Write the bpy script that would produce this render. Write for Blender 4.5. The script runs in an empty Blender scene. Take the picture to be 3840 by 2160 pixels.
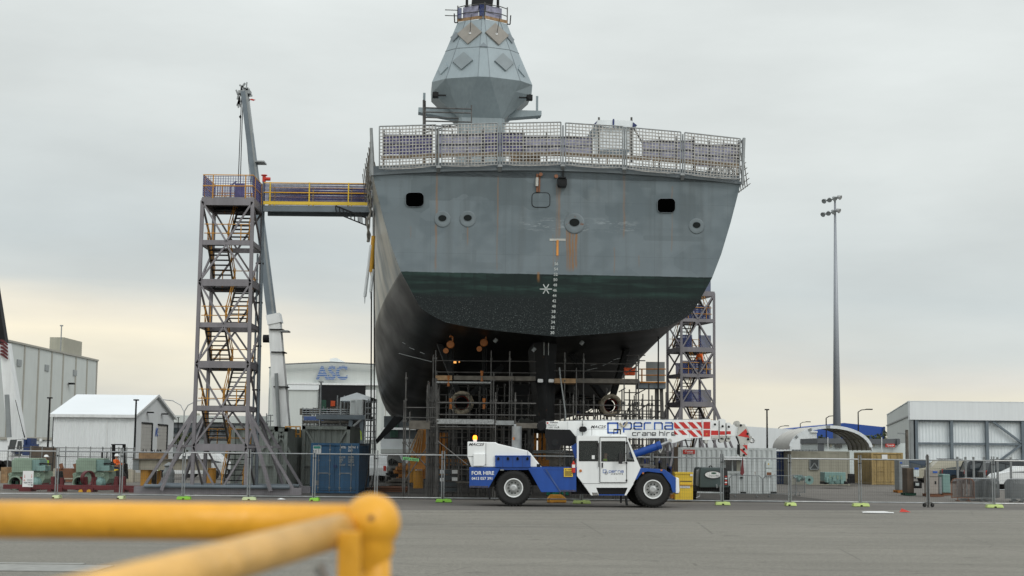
import bpy, math, random
from mathutils import Vector, Matrix
random.seed(7)
SC = bpy.context.scene
COL = SC.collection
# ---------------------------------------------------------------- camera, sky, sun, exposure
F = 5700.0; PITCH = math.atan(613 / F); ROLL = 0.010; CAMZ = 2.25
_f = Vector((0, math.cos(PITCH), math.sin(PITCH))); _r = Vector((1, 0, 0)); _u = Vector((0, -math.sin(PITCH), math.cos(PITCH)))
RI = _r * math.cos(ROLL) + _u * math.sin(ROLL); UP = _u * math.cos(ROLL) - _r * math.sin(ROLL)
CAM = Vector((0, 0, CAMZ))
cd = bpy.data.cameras.new('camera'); cam = bpy.data.objects.new('camera', cd); COL.objects.link(cam)
cd.sensor_width = 36; cd.lens = F / 3840 * 36; cd.clip_start = .1; cd.clip_end = 6000
cam.matrix_world = Matrix(((RI.x, UP.x, -_f.x, 0), (RI.y, UP.y, -_f.y, 0), (RI.z, UP.z, -_f.z, CAMZ), (0, 0, 0, 1)))
cd.dof.use_dof = True; cd.dof.focus_distance = 66; cd.dof.aperture_fstop = 4.0
SC.camera = cam
SC.render.resolution_x = 1024; SC.render.resolution_y = 576
SC.view_settings.view_transform = 'Standard'; SC.view_settings.look = 'None'; SC.view_settings.gamma = 1
SC.view_settings.exposure = -0.14

def lin(c):
    return tuple((v / 255 / 12.92 if v / 255 <= .04045 else ((v / 255 + .055) / 1.055) ** 2.4) for v in c)
W = bpy.data.worlds.new('World'); SC.world = W; W.use_nodes = True
SUN_EL, SUN_AZ = math.radians(42), math.radians(140)      # sun behind the camera's right shoulder, veiled by cloud
def build_world():
    nt = W.node_tree; N = nt.nodes; L = nt.links
    for n in list(N): N.remove(n)
    out = N.new('ShaderNodeOutputWorld'); bg1 = N.new('ShaderNodeBackground'); bg2 = N.new('ShaderNodeBackground'); add = N.new('ShaderNodeAddShader')
    sky = N.new('ShaderNodeTexSky'); sky.sky_type = 'NISHITA'; sky.sun_disc = False; sky.sun_elevation = SUN_EL; sky.sun_rotation = SUN_AZ
    L.new(sky.outputs[0], bg1.inputs[0]); bg1.inputs[1].default_value = .006
    tc = N.new('ShaderNodeTexCoord'); sep = N.new('ShaderNodeSeparateXYZ'); L.new(tc.outputs['Generated'], sep.inputs[0])
    # warp the elevation a little so that the bands of cloud undulate
    mp = N.new('ShaderNodeMapping'); mp.inputs['Scale'].default_value = (2.2, 2.2, 16); mp.inputs['Location'].default_value = (3.1, 1.7, .4); L.new(tc.outputs['Generated'], mp.inputs[0])
    n1 = N.new('ShaderNodeTexNoise'); n1.inputs['Scale'].default_value = 1.6; n1.inputs['Detail'].default_value = 5; n1.inputs['Roughness'].default_value = .5; L.new(mp.outputs[0], n1.inputs[0])
    def m(op, a, b=None, c=None):
        n = N.new('ShaderNodeMath'); n.operation = op
        for i, v in enumerate((a, b, c)):
            if v is None: continue
            if isinstance(v, (int, float)): n.inputs[i].default_value = v
            else: L.new(v, n.inputs[i])
        return n.outputs[0]
    w = m('MULTIPLY_ADD', n1.outputs[0], .05, -.025)
    e = m('ADD', sep.outputs[2], w)
    # the bright band under the cloud sits lower towards the right
    e = m('MULTIPLY_ADD', sep.outputs[0], .075, e)
    cr = N.new('ShaderNodeValToRGB'); L.new(e, cr.inputs[0])
    stops = [(0.0, (214, 212, 204)), (.030, (217, 215, 203)), (.050, (222, 217, 200)), (.066, (212, 210, 202)), (.085, (201, 205, 202)), (.115, (194, 201, 201)), (.15, (201, 207, 206)), (.20, (207, 212, 210)), (.28, (214, 219, 217)), (1.0, (236, 240, 242))]
    r = cr.color_ramp
    r.elements[0].position = stops[0][0]; r.elements[0].color = (*lin(stops[0][1]), 1); r.elements[1].position = 1; r.elements[1].color = (*lin(stops[-1][1]), 1)
    for p, c in stops[1:-1]:
        q = r.elements.new(p); q.color = (*lin(c), 1)
    mp2 = N.new('ShaderNodeMapping'); mp2.inputs['Scale'].default_value = (3, 3, 9); L.new(tc.outputs['Generated'], mp2.inputs[0])
    n2 = N.new('ShaderNodeTexNoise'); n2.inputs['Scale'].default_value = 1.5; n2.inputs['Detail'].default_value = 6; L.new(mp2.outputs[0], n2.inputs[0])
    k = m('MULTIPLY_ADD', n2.outputs[0], .44, .92)
    # cloud thins towards the sun, behind the camera and overhead
    back = m('MAXIMUM', m('MULTIPLY', sep.outputs[1], -1.0), 0.0)
    hi = m('MAXIMUM', m('SUBTRACT', sep.outputs[2], .33), 0.0)
    g = m('ADD', m('MULTIPLY_ADD', back, .45, 1.0), m('MULTIPLY', hi, .45))
    k = m('MULTIPLY', k, g)
    gl = m('MULTIPLY', m('MAXIMUM', m('SUBTRACT', 1.0, m('MULTIPLY', m('ABSOLUTE', m('SUBTRACT', e, .052)), 26.0)), 0.0), m('MAXIMUM', m('MULTIPLY_ADD', sep.outputs[0], -1.9, .15), 0.0))
    mw = N.new('ShaderNodeMix'); mw.data_type = 'RGBA'; mw.clamp_factor = True; L.new(gl, mw.inputs[0]); L.new(cr.outputs[0], mw.inputs[6]); mw.inputs[7].default_value = (*lin((255, 244, 218)), 1)
    st = N.new('ShaderNodeMapping'); st.inputs['Scale'].default_value = (3.2, 3.2, 13); st.inputs['Rotation'].default_value = (0, .06, 0); L.new(tc.outputs['Generated'], st.inputs[0])
    n3 = N.new('ShaderNodeTexNoise'); n3.inputs['Scale'].default_value = 1.3; n3.inputs['Detail'].default_value = 7; n3.inputs['Roughness'].default_value = .6; L.new(st.outputs[0], n3.inputs[0])
    k = m('MULTIPLY', k, m('MULTIPLY_ADD', n3.outputs[0], .22, .93))
    L.new(mw.outputs[2], bg2.inputs[0]); L.new(k, bg2.inputs[1])
    L.new(bg1.outputs[0], add.inputs[0]); L.new(bg2.outputs[0], add.inputs[1]); L.new(add.outputs[0], out.inputs[0])
build_world()
sd = bpy.data.lights.new('sun', 'SUN'); sd.energy = .85; sd.angle = math.radians(14); sd.color = (1, .95, .88)
sun = bpy.data.objects.new('sun', sd); COL.objects.link(sun)
_sd = Vector((math.cos(SUN_EL) * math.sin(SUN_AZ), math.cos(SUN_EL) * math.cos(SUN_AZ), math.sin(SUN_EL)))
sun.rotation_euler = (-_sd).to_track_quat('-Z', 'Y').to_euler(); sun.location = (0, 0, 60)

# ---------------------------------------------------------------- survey: where a sight line from the camera meets the world
def ray(px, py):
    return _f + RI * ((px - 1920) / F) + UP * ((1080 - py) / F)
def at(px, py, D):
    d = ray(px, py); return CAM + d * (D / d.y)
def gnd(px, py):
    d = ray(px, py); return CAM + d * (-CAMZ / d.z)
def xat(px, D, z=0.0):           # x of a point seen at column px, at distance D and height z
    depth = D * math.cos(PITCH) + (z - CAMZ) * math.sin(PITCH)
    return ((px - 1920) / F * depth - RI.z * (z - CAMZ) - RI.y * D) / RI.x

# ---------------------------------------------------------------- mesh building
class MB:
    def __init__(s): s.v = []; s.f = []; s.mi = []; s.m = 0
    def add(s, vs, fs):
        b = len(s.v); s.v += [Vector(v) for v in vs]; s.f += [tuple(b + i for i in f) for f in fs]; s.mi += [s.m] * len(fs); return s
    def box(s, c, d, rz=0.0, rot=None):
        hx, hy, hz = d[0] / 2, d[1] / 2, d[2] / 2
        R = rot if rot else Matrix.Rotation(rz, 3, 'Z')
        vs = [Vector(c) + R @ Vector((x, y, z)) for x in (-hx, hx) for y in (-hy, hy) for z in (-hz, hz)]
        return s.add(vs, [(0, 1, 3, 2), (4, 6, 7, 5), (0, 4, 5, 1), (2, 3, 7, 6), (0, 2, 6, 4), (1, 5, 7, 3)])
    def bx(s, x0, x1, y0, y1, z0, z1):
        return s.box(((x0 + x1) / 2, (y0 + y1) / 2, (z0 + z1) / 2), (abs(x1 - x0), abs(y1 - y0), abs(z1 - z0)))
    def pbox(s, x0, y0, x1, y1, D, dep):      # a box whose front face spans these sight lines at distance D
        a = at(x0, (y0 + y1) / 2, D); b = at(x1, (y0 + y1) / 2, D); t = at((x0 + x1) / 2, y0, D); u = at((x0 + x1) / 2, y1, D)
        return s.bx(a.x, b.x, D, D + dep, u.z, t.z)
    def bar(s, p, q, w, h=None, up=None):
        p = Vector(p); q = Vector(q); h = h or w; d = (q - p)
        if d.length < 1e-6: return s
        d.normalize(); up = Vector(up) if up else (Vector((0, 0, 1)) if abs(d.z) < .95 else Vector((0, 1, 0)))
        a = d.cross(up).normalized() * (w / 2); b = a.cross(d).normalized() * (h / 2)
        vs = [p - a - b, p + a - b, p + a + b, p - a + b, q - a - b, q + a - b, q + a + b, q - a + b]
        return s.add(vs, [(0, 3, 2, 1), (4, 5, 6, 7), (0, 1, 5, 4), (1, 2, 6, 5), (2, 3, 7, 6), (3, 0, 4, 7)])
    def tube(s, p, q, r, n=8, r2=None, caps=True):
        p = Vector(p); q = Vector(q); r2 = r if r2 is None else r2; d = (q - p)
        if d.length < 1e-6: return s
        d.normalize(); up = Vector((0, 0, 1)) if abs(d.z) < .95 else Vector((0, 1, 0))
        a = d.cross(up).normalized(); b = a.cross(d).normalized(); vs = []
        for i in range(n):
            t = 2 * math.pi * i / n; o = a * math.cos(t) + b * math.sin(t); vs += [p + o * r, q + o * r2]
        fs = [(2 * i, 2 * ((i + 1) % n), 2 * ((i + 1) % n) + 1, 2 * i + 1) for i in range(n)]
        if caps: fs += [tuple(2 * i for i in range(n))[::-1], tuple(2 * i + 1 for i in range(n))]
        return s.add(vs, fs)
    def path(s, pts, r, n=6):
        for a, b in zip(pts, pts[1:]): s.tube(a, b, r, n)
        return s
    def lathe(s, c, axis, prof, n=24):        # prof: (radius, offset along the axis)
        c = Vector(c); ax = Vector(axis).normalized(); up = Vector((0, 0, 1)) if abs(ax.z) < .9 else Vector((0, 1, 0))
        a = ax.cross(up).normalized(); b = a.cross(ax); vs = []; m = len(prof)
        for i in range(n):
            t = 2 * math.pi * i / n; o = a * math.cos(t) + b * math.sin(t)
            for r, h in prof: vs.append(c + ax * h + o * r)
        fs = [(i * m + j, i * m + j + 1, ((i + 1) % n) * m + j + 1, ((i + 1) % n) * m + j) for i in range(n) for j in range(m - 1)]
        return s.add(vs, fs)
    def prism(s, pts, d):                      # closed polygon extruded along vector d
        n = len(pts); d = Vector(d); vs = [Vector(p) for p in pts] + [Vector(p) + d for p in pts]
        return s.add(vs, [tuple(range(n)), tuple(range(2 * n - 1, n - 1, -1))] + [(i, i + n, (i + 1) % n + n, (i + 1) % n) for i in range(n)])
    def pprism(s, pp, D, dep):
        return s.prism([at(x, y, D) for x, y in pp], (0, dep, 0))
    def quad(s, *p): return s.add(p, [tuple(range(len(p)))])
    def corr(s, p0, p1, z0, z1, pitch=.28, dep=.036):     # trapezoid-corrugated sheet
        p0 = Vector((p0[0], p0[1], 0)); p1 = Vector((p1[0], p1[1], 0)); L = (p1 - p0).length; n = max(2, round(L / pitch)); d = (p1 - p0) / n
        nr = Vector((d.y, -d.x, 0)).normalized() * dep; P = []
        for i in range(n):
            for fr, o in ((0, 0), (.32, 0), (.5, 1), (.82, 1)): P.append(p0 + d * (i + fr) + nr * o)
        P.append(p1); vs = []
        z1b = z1 if isinstance(z1, tuple) else (z1, z1)
        for k, p in enumerate(P):
            fr = k / (len(P) - 1); vs += [Vector((p.x, p.y, z0)), Vector((p.x, p.y, z1b[0] * (1 - fr) + z1b[1] * fr))]
        return s.add(vs, [(2 * i, 2 * i + 2, 2 * i + 3, 2 * i + 1) for i in range(len(P) - 1)])
    def build(s, name, mats, parent=None, smooth=False, bevel=0, **props):
        o = ORG.get(parent.name, Vector((0, 0, 0))) if parent else props.pop('origin', None)
        if o is None:
            o = Vector((sum(v.x for v in s.v) / len(s.v), sum(v.y for v in s.v) / len(s.v), min(v.z for v in s.v)))
        o = Vector(o); me = bpy.data.meshes.new(name); me.from_pydata([v - o for v in s.v], [], s.f)
        for mm in (mats if isinstance(mats, (list, tuple)) else [mats]): me.materials.append(mm)
        me.polygons.foreach_set('material_index', s.mi)
        if smooth: me.polygons.foreach_set('use_smooth', [True] * len(me.polygons))
        me.update(); ob = bpy.data.objects.new(name, me); COL.objects.link(ob)
        if parent: ob.parent = parent
        else: ob.location = o
        ORG[ob.name] = o
        if bevel:
            bv = ob.modifiers.new('bevel', 'BEVEL'); bv.width = bevel; bv.segments = 2; bv.limit_method = 'ANGLE'; bv.angle_limit = math.radians(40)
        for k, v in props.items(): ob[k] = v
        return ob
ORG = {}
def thing(name, loc, label, cat, group=None):
    o = bpy.data.objects.new(name, None); COL.objects.link(o); o.location = loc; ORG[o.name] = Vector(loc); o.empty_display_size = .3
    o['label'] = label; o['category'] = cat
    if group: o['group'] = group
    return o
def tag(o, label, cat, group=None):
    o['label'] = label; o['category'] = cat
    if group: o['group'] = group
    return o
def copy_thing(o, loc, label=None, rz=None):
    def rec(a, par):
        c = a.copy(); COL.objects.link(c)
        if par: c.parent = par
        for k in a.children: rec(k, c)
        return c
    c = rec(o, None); c.location = loc; ORG[c.name] = Vector(loc)
    if rz is not None: c.rotation_euler = (0, 0, rz)
    if label: c['label'] = label
    return c

# ---------------------------------------------------------------- materials
def mat(name, col, rough=.6, metal=0.0, var=.12, scale=1.2, bump=0.0, bscale=30, rust=0.0, rustcol=(.16, .06, .025), streak=0.0, emit=None, es=0, alpha=1.0, spec=.4, det=4):
    m = bpy.data.materials.new(name); m.use_nodes = True; nt = m.node_tree; N = nt.nodes; L = nt.links; B = N['Principled BSDF']
    B.inputs['Roughness'].default_value = rough; B.inputs['Metallic'].default_value = metal; B.inputs['Specular IOR Level'].default_value = spec
    if emit: B.inputs['Emission Color'].default_value = (*emit, 1); B.inputs['Emission Strength'].default_value = es
    if alpha < 1: B.inputs['Alpha'].default_value = alpha
    tc = N.new('ShaderNodeTexCoord'); ns = N.new('ShaderNodeTexNoise'); ns.inputs['Scale'].default_value = scale; ns.inputs['Detail'].default_value = det
    L.new(tc.outputs['Object'], ns.inputs[0])
    mr = N.new('ShaderNodeMapRange'); mr.inputs[1].default_value = .3; mr.inputs[2].default_value = .7; mr.inputs[3].default_value = 1 - var; mr.inputs[4].default_value = 1 + var; L.new(ns.outputs[0], mr.inputs[0])
    src = mr.outputs[0]
    if streak:
        mp = N.new('ShaderNodeMapping'); mp.inputs['Scale'].default_value = (3.2, 3.2, .22); L.new(tc.outputs['Object'], mp.inputs[0])
        n2 = N.new('ShaderNodeTexNoise'); n2.inputs['Scale'].default_value = 1.4; n2.inputs['Detail'].default_value = 5; L.new(mp.outputs[0], n2.inputs[0])
        m2 = N.new('ShaderNodeMapRange'); m2.inputs[1].default_value = .35; m2.inputs[2].default_value = .7; m2.inputs[3].default_value = 1 + streak * .4; m2.inputs[4].default_value = 1 - streak; L.new(n2.outputs[0], m2.inputs[0])
        mu = N.new('ShaderNodeMath'); mu.operation = 'MULTIPLY'; L.new(src, mu.inputs[0]); L.new(m2.outputs[0], mu.inputs[1]); src = mu.outputs[0]
    vm = N.new('ShaderNodeVectorMath'); vm.operation = 'SCALE'; vm.inputs[0].default_value = col; L.new(src, vm.inputs['Scale']); cs = vm.outputs[0]
    if rust:
        n3 = N.new('ShaderNodeTexNoise'); n3.inputs['Scale'].default_value = scale * 3 + 1; n3.inputs['Detail'].default_value = 8; L.new(tc.outputs['Object'], n3.inputs[0])
        r3 = N.new('ShaderNodeMapRange'); r3.inputs[1].default_value = .72 - rust * .3; r3.inputs[2].default_value = .82 - rust * .3; L.new(n3.outputs[0], r3.inputs[0])
        mx = N.new('ShaderNodeMix'); mx.data_type = 'RGBA'; L.new(r3.outputs[0], mx.inputs[0]); L.new(cs, mx.inputs[6]); mx.inputs[7].default_value = (*rustcol, 1); cs = mx.outputs[2]
    L.new(cs, B.inputs['Base Color'])
    if bump:
        nb = N.new('ShaderNodeTexNoise'); nb.inputs['Scale'].default_value = bscale; nb.inputs['Detail'].default_value = 5; L.new(tc.outputs['Object'], nb.inputs[0])
        bp = N.new('ShaderNodeBump'); bp.inputs['Strength'].default_value = bump; bp.inputs['Distance'].default_value = .03; L.new(nb.outputs[0], bp.inputs['Height']); L.new(bp.outputs[0], B.inputs['Normal'])
    return m
M = {}
def mk(k, *a, **kw): M[k] = mat(k, *a, **kw)
mk('white_paint', (.74, .76, .76), .35, var=.05, streak=.10)
mk('crane_white', (.80, .82, .82), .3, var=.03, streak=.05, rust=.02)
mk('crane_blue', (.012, .065, .30), .35, var=.12, streak=.10)
mk('decal_blue', (.02, .10, .42), .5, var=.04)
mk('decal_red', (.50, .03, .025), .45, var=.1)
mk('decal_black', (.03, .03, .035), .5, var=.05)
mk('decal_white', (.75, .76, .76), .5, var=.05)
mk('black', (.010, .010, .011), .6, var=.2, spec=.2)
mk('dark_steel', (.014, .015, .016), .6, var=.3, rust=.1, spec=.2)
mk('void', (.001, .001, .001), .9, spec=0.0)
mk('rubber', (.016, .016, .016), .8, var=.25, bump=.2, bscale=15)
mk('rim_grey', (.42, .43, .42), .5, var=.15, rust=.1)
mk('galv', (.27, .285, .29), .45, .55, var=.2, scale=3)
mk('galv_bright', (.42, .43, .43), .4, .5, var=.15, scale=3)
mk('scaf', (.085, .083, .08), .5, .4, var=.5, scale=2, rust=.12)
mk('tower_grey', (.20, .19, .205), .5, var=.12, scale=.8, streak=.12, rust=.05)
mk('yellow', (.62, .33, .03), .5, var=.15)
mk('yellow_orange', (.52, .25, .035), .5, var=.15, rust=.06)
mk('bright_yellow', (.72, .50, .05), .45, var=.1)
mk('amber_rail', (.78, .38, .028), .34, var=.08, scale=14, bump=.15, bscale=60, rust=.02, rustcol=(.12, .06, .03))
mk('worn_rail', (.72, .42, .12), .42, var=.16, scale=11, bump=.3, bscale=50, rust=.06, rustcol=(.30, .20, .10))
mk('purple_mesh', (.085, .08, .19), .7, var=.3, scale=3)
mk('pale_mesh', (.27, .27, .36), .7, var=.3, scale=3)
mk('timber', (.30, .19, .10), .8, var=.3, scale=4, bump=.2)
mk('grey_timber', (.115, .105, .09), .85, var=.35, scale=3)
mk('rope', (.36, .355, .34), .85, var=.25, scale=6)
mk('rope_dirty', (.20, .19, .17), .85, var=.4, scale=4)
mk('mast_grey', (.27, .325, .35), .45, var=.06, scale=.6, streak=.05)
mk('mast_dark', (.17, .20, .22), .45, var=.06, scale=.6, streak=.05)
mk('radar_tan', (.25, .235, .21), .6, var=.12, scale=1.5)
mk('radar_grey', (.20, .235, .25), .5, var=.06)
mk('concrete', (.40, .37, .30), .85, var=.15, scale=1, streak=.2)
mk('orange_steel', (.48, .19, .03), .55, var=.25, rust=.15)
mk('tarp_white', (.72, .76, .78), .5, var=.08, bump=.3, bscale=2)
mk('tarp_blue', (.018, .03, .12), .5, var=.2)
mk('red', (.5, .035, .02), .5, var=.2)
mk('red_orange', (.65, .09, .02), .6, var=.15)
mk('maroon', (.11, .017, .02), .5, var=.25)
mk('machine_green', (.23, .31, .24), .5, var=.15, rust=.08)
mk('machine_teal', (.19, .31, .29), .5, var=.15, rust=.05)
mk('lime_block', (.50, .62, .22), .6, var=.1)
mk('green_block', (.22, .50, .05), .6, var=.1)
mk('pale_block', (.52, .60, .34), .6, var=.12)
mk('shed_wall', (.54, .57, .55), .6, var=.04, scale=.3, streak=.05)
mk('shed_white', (.74, .77, .78), .5, var=.03, scale=.3, streak=.04)
mk('shed_roof', (.72, .76, .78), .5, var=.03, scale=.2)
mk('shed_trim', (.34, .33, .29), .6, var=.05)
mk('hall_wall', (.56, .59, .57), .6, var=.03, scale=.1, streak=.04)
mk('roller_door', (.50, .49, .46), .6, var=.06)
mk('blue_cladding', (.02, .07, .30), .5, var=.08, scale=.2)
mk('container_blue', (.03, .11, .22), .5, var=.15, scale=1.2, streak=.25, rust=.07)
mk('container_navy', (.02, .045, .14), .5, var=.15, rust=.1)
mk('container_white', (.55, .59, .59), .5, var=.08, streak=.2, rust=.08)
mk('container_tan', (.36, .26, .11), .6, var=.15, streak=.2, rust=.09)
mk('container_grey', (.23, .255, .235), .6, var=.15, streak=.25, rust=.07)
mk('container_dark', (.045, .055, .06), .6, var=.2, rust=.05)
mk('cabin_tan', (.33, .32, .26), .6, var=.05, streak=.08)
mk('office_white', (.62, .68, .67), .6, var=.04)
mk('roof_dark', (.12, .13, .14), .6, var=.1)
mk('steel_blue_grey', (.14, .17, .195), .5, var=.12)
mk('translucent', (.74, .79, .81), .45, var=.06, scale=.6, streak=.06)
mk('fabric', (.55, .54, .50), .7, var=.08, scale=.8)
mk('fabric_in', (.42, .40, .34), .7, var=.1)
mk('hivis', (.45, .75, .06), .7, var=.1, spec=.2)
mk('hivis_orange', (.75, .13, .02), .7, var=.1, spec=.2)
mk('navy_cloth', (.02, .025, .05), .8, var=.2)
mk('skin', (.45, .25, .17), .6, var=.05)
mk('hat_white', (.78, .8, .8), .4, var=.03)
mk('hair', (.03, .02, .015), .8, var=.2)
mk('mirror_dark', (.02, .02, .022), .2, var=.1)
mk('glass', (.025, .035, .036), .08, var=.05, alpha=.36, spec=.6)
mk('glass_dark', (.02, .03, .035), .1, var=.05, spec=.7)
mk('bark', (.06, .045, .035), .9, var=.3)
mk('leaf', (.045, .06, .025), .8, var=.4, scale=2, spec=.2)
mk('leaf_b', (.075, .085, .04), .8, var=.3, scale=2, spec=.2)
mk('lamp_glass', (.7, .72, .7), .2, var=.05)
mk('amber_lit', (.9, .3, .02), .4, emit=(1, .22, .01), es=4.5)
mk('chain_orange', (.27, .085, .012), .5, var=.2)
mk('dirty_white', (.45, .45, .42), .6, var=.25, rust=.08)
mk('car_dark', (.02, .025, .03), .25, var=.1)
mk('car_blue', (.03, .05, .08), .25, var=.1)
mk('car_white', (.68, .7, .7), .25, var=.04)
mk('car_sand', (.40, .38, .30), .3, var=.05)
mk('barrier', (.20, .215, .22), .45, .5, var=.2)
mk('rusty', (.20, .09, .05), .8, var=.3)
mk('cardboard', (.33, .30, .27), .7, var=.1)
mk('plastic_grey', (.23, .25, .255), .4, var=.12)
mk('dark_green', (.02, .08, .05), .5, var=.15)
mk('bronze_scale', (.34, .30, .23), .8, var=.45, scale=9, bump=.5, rust=.15)
mk('hub_red', (.30, .05, .04), .7, var=.3)
mk('generator_green', (.055, .08, .08), .45, var=.12, streak=.15)
mk('brown_cladding', (.10, .075, .055), .8, var=.2, streak=.2)
mk('decal_rust', (.45, .16, .05), .7, var=.3)
mk('brass_orange', (.60, .25, .05), .5, var=.2)

mk('screen_sheet', (.02, .035, .13), .6, var=.4, scale=4, alpha=.62)
M['rust_note'] = M['rusty']
def striped(name, c1, c2, scale, duty=.5):      # horizontal bars of paint
    m = bpy.data.materials.new(name); m.use_nodes = True; nt = m.node_tree; N = nt.nodes; L = nt.links; B = N['Principled BSDF']; B.inputs['Roughness'].default_value = .6
    tc = N.new('ShaderNodeTexCoord'); sp = N.new('ShaderNodeSeparateXYZ'); L.new(tc.outputs['Object'], sp.inputs[0])
    a = N.new('ShaderNodeMath'); a.operation = 'MULTIPLY'; a.inputs[1].default_value = scale; L.new(sp.outputs[2], a.inputs[0])
    b = N.new('ShaderNodeMath'); b.operation = 'FRACT'; L.new(a.outputs[0], b.inputs[0])
    c = N.new('ShaderNodeMath'); c.operation = 'LESS_THAN'; c.inputs[1].default_value = duty; L.new(b.outputs[0], c.inputs[0])
    mx = N.new('ShaderNodeMix'); mx.data_type = 'RGBA'; mx.inputs[6].default_value = (*c2, 1); mx.inputs[7].default_value = (*c1, 1); L.new(c.outputs[0], mx.inputs[0]); L.new(mx.outputs[2], B.inputs['Base Color'])
    M[name] = m
striped('letter_stripes', (.02, .10, .33), (.56, .59, .57), 3.1, .70)

def text(s, px0, py0, px1, py1, D, m, parent, name='lettering', shear=0.0, thick=.003, bold=.018):
    cu = bpy.data.curves.new('t', 'FONT'); cu.body = s; cu.extrude = 0; cu.offset = bold; cu.shear = shear; cu.resolution_u = 3
    ob = bpy.data.objects.new('t', cu); COL.objects.link(ob); bpy.context.view_layer.update()
    me = bpy.data.meshes.new_from_object(ob.evaluated_get(bpy.context.evaluated_depsgraph_get()))
    bpy.data.objects.remove(ob); vs = [v.co.copy() for v in me.vertices]; fs = [tuple(p.vertices) for p in me.polygons]; bpy.data.meshes.remove(me)
    x0 = min(v.x for v in vs); x1 = max(v.x for v in vs); y0 = min(v.y for v in vs); y1 = max(v.y for v in vs)
    mb = MB(); out = []
    for v in vs:
        fx = (v.x - x0) / (x1 - x0); fy = (v.y - y0) / (y1 - y0)
        p = at(px0 + (px1 - px0) * fx, py1 + (py0 - py1) * fy, D) if not callable(D) else D(px0 + (px1 - px0) * fx, py1 + (py0 - py1) * fy)
        out.append(p)
    mb.add(out, fs)
    return mb.build(name, m, parent)
def ribbon(mb, pts, D, w):                       # stroke lettering, w in sight-line units
    P = [at(x, y, D) for x, y in pts]; sw = w / F * D
    for a, b in zip(P, P[1:]):
        d = (b - a).normalized() * sw * .45; mb.bar(a - d, b + d, sw, .004, up=(0, 1, 0))
    return mb
# ================================================================ GROUND
def ground_mat(name, base, var, speck, crack=True, patch=.12):
    m = bpy.data.materials.new(name); m.use_nodes = True; nt = m.node_tree; N = nt.nodes; L = nt.links; B = N['Principled BSDF']; B.inputs['Roughness'].default_value = .85; B.inputs['Specular IOR Level'].default_value = .25
    tc = N.new('ShaderNodeTexCoord'); P = tc.outputs['Object']
    def noise(sc, det, scl=(1, 1, 1), rough=.5):
        mp = N.new('ShaderNodeMapping'); mp.inputs['Scale'].default_value = scl; L.new(P, mp.inputs[0]); n = N.new('ShaderNodeTexNoise'); n.inputs['Scale'].default_value = sc; n.inputs['Detail'].default_value = det; n.inputs['Roughness'].default_value = rough; L.new(mp.outputs[0], n.inputs[0]); return n.outputs[0]
    def rng(s, a, b, c, d):
        r = N.new('ShaderNodeMapRange'); r.inputs[1].default_value = a; r.inputs[2].default_value = b; r.inputs[3].default_value = c; r.inputs[4].default_value = d; L.new(s, r.inputs[0]); return r.outputs[0]
    def mul(a, b):
        n = N.new('ShaderNodeMath'); n.operation = 'MULTIPLY'; L.new(a, n.inputs[0]); L.new(b, n.inputs[1]); return n.outputs[0]
    k = mul(rng(noise(.12, 4), .3, .7, 1 - patch, 1 + patch), rng(noise(9, 6, rough=.7), .3, .7, 1 - var, 1 + var))
    k = mul(k, rng(noise(.35, 3, (.35, 2.2, 1)), .35, .65, 1 - patch * .7, 1 + patch * .6))
    k = mul(k, rng(noise(55, 3, rough=.8), .35, .65, 1 - speck, 1 + speck))
    k = mul(k, rng(noise(1.1, 5), .62, .72, 1.0, .80))
    k = mul(k, rng(noise(.8, 5, (.05, 2.2, 1), .6), .58, .70, 1.0, .86)); k = mul(k, rng(noise(.5, 4, (.35, 1, 1), .65), .30, .36, .84, 1.0))
    vs_ = N.new('ShaderNodeTexVoronoi'); vs_.inputs['Scale'].default_value = .22; L.new(P, vs_.inputs[0]); k = mul(k, rng(vs_.outputs['Distance'], .04, .10, .78, 1.0))
    if crack:
        v = N.new('ShaderNodeTexVoronoi'); v.feature = 'DISTANCE_TO_EDGE'; v.inputs['Scale'].default_value = .16; mp = N.new('ShaderNodeMapping'); L.new(P, mp.inputs[0]); L.new(mp.outputs[0], v.inputs[0])
        k = mul(k, rng(v.outputs[0], .001, .004, .72, 1.0))
    vm = N.new('ShaderNodeVectorMath'); vm.operation = 'SCALE'; vm.inputs[0].default_value = base; L.new(k, vm.inputs['Scale']); L.new(vm.outputs[0], B.inputs['Base Color'])
    bp = N.new('ShaderNodeBump'); bp.inputs['Strength'].default_value = .5; bp.inputs['Distance'].default_value = .02; L.new(noise(40, 5), bp.inputs['Height']); L.new(bp.outputs[0], B.inputs['Normal'])
    return m
GM = ground_mat('yard_asphalt', (.150, .140, .125), .10, .16)
GA = ground_mat('road_asphalt', (.195, .186, .160), .20, .42, patch=.10)
GB = ground_mat('dark_asphalt', (.140, .131, .119), .08, .12, patch=.10)
def sheet(name, pts, z, m, label=None):
    mb = MB(); mb.quad(*[(p[0], p[1], z) for p in pts]); o = mb.build(name, m, origin=(0, 0, 0)); o['kind'] = 'structure'; return o
sheet('ground', [(-2500, -60), (2500, -60), (2500, 4000), (-2500, 4000)], 0.0, GM)
g1 = gnd(0, 1914); g2 = gnd(3840, 1914); gd = (g2 - g1).normalized(); VE = 69.2
AL, AR = g1 - gd * 60, g2 + gd * 16
sheet('road', [(AL.x, -40), (AR.x, -40), (AR.x, AR.y), (AL.x, AL.y)], .008, GA)
sheet('verge', [(AL.x, AL.y), (AR.x, AR.y), (AR.x, VE), (AL.x, VE)], .004, GB)
sheet('hull_shade', [(-13, VE + 2), (16, VE + 2), (10, 205), (-22, 205)], .006, ground_mat('shaded_ground', (.075, .07, .063), .2, .2, patch=.3))  # darker ground sheet: the shade under the hull put into its colour
lm = mat('worn_line', (.34, .33, .29), .8, var=.25, scale=3)
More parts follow.
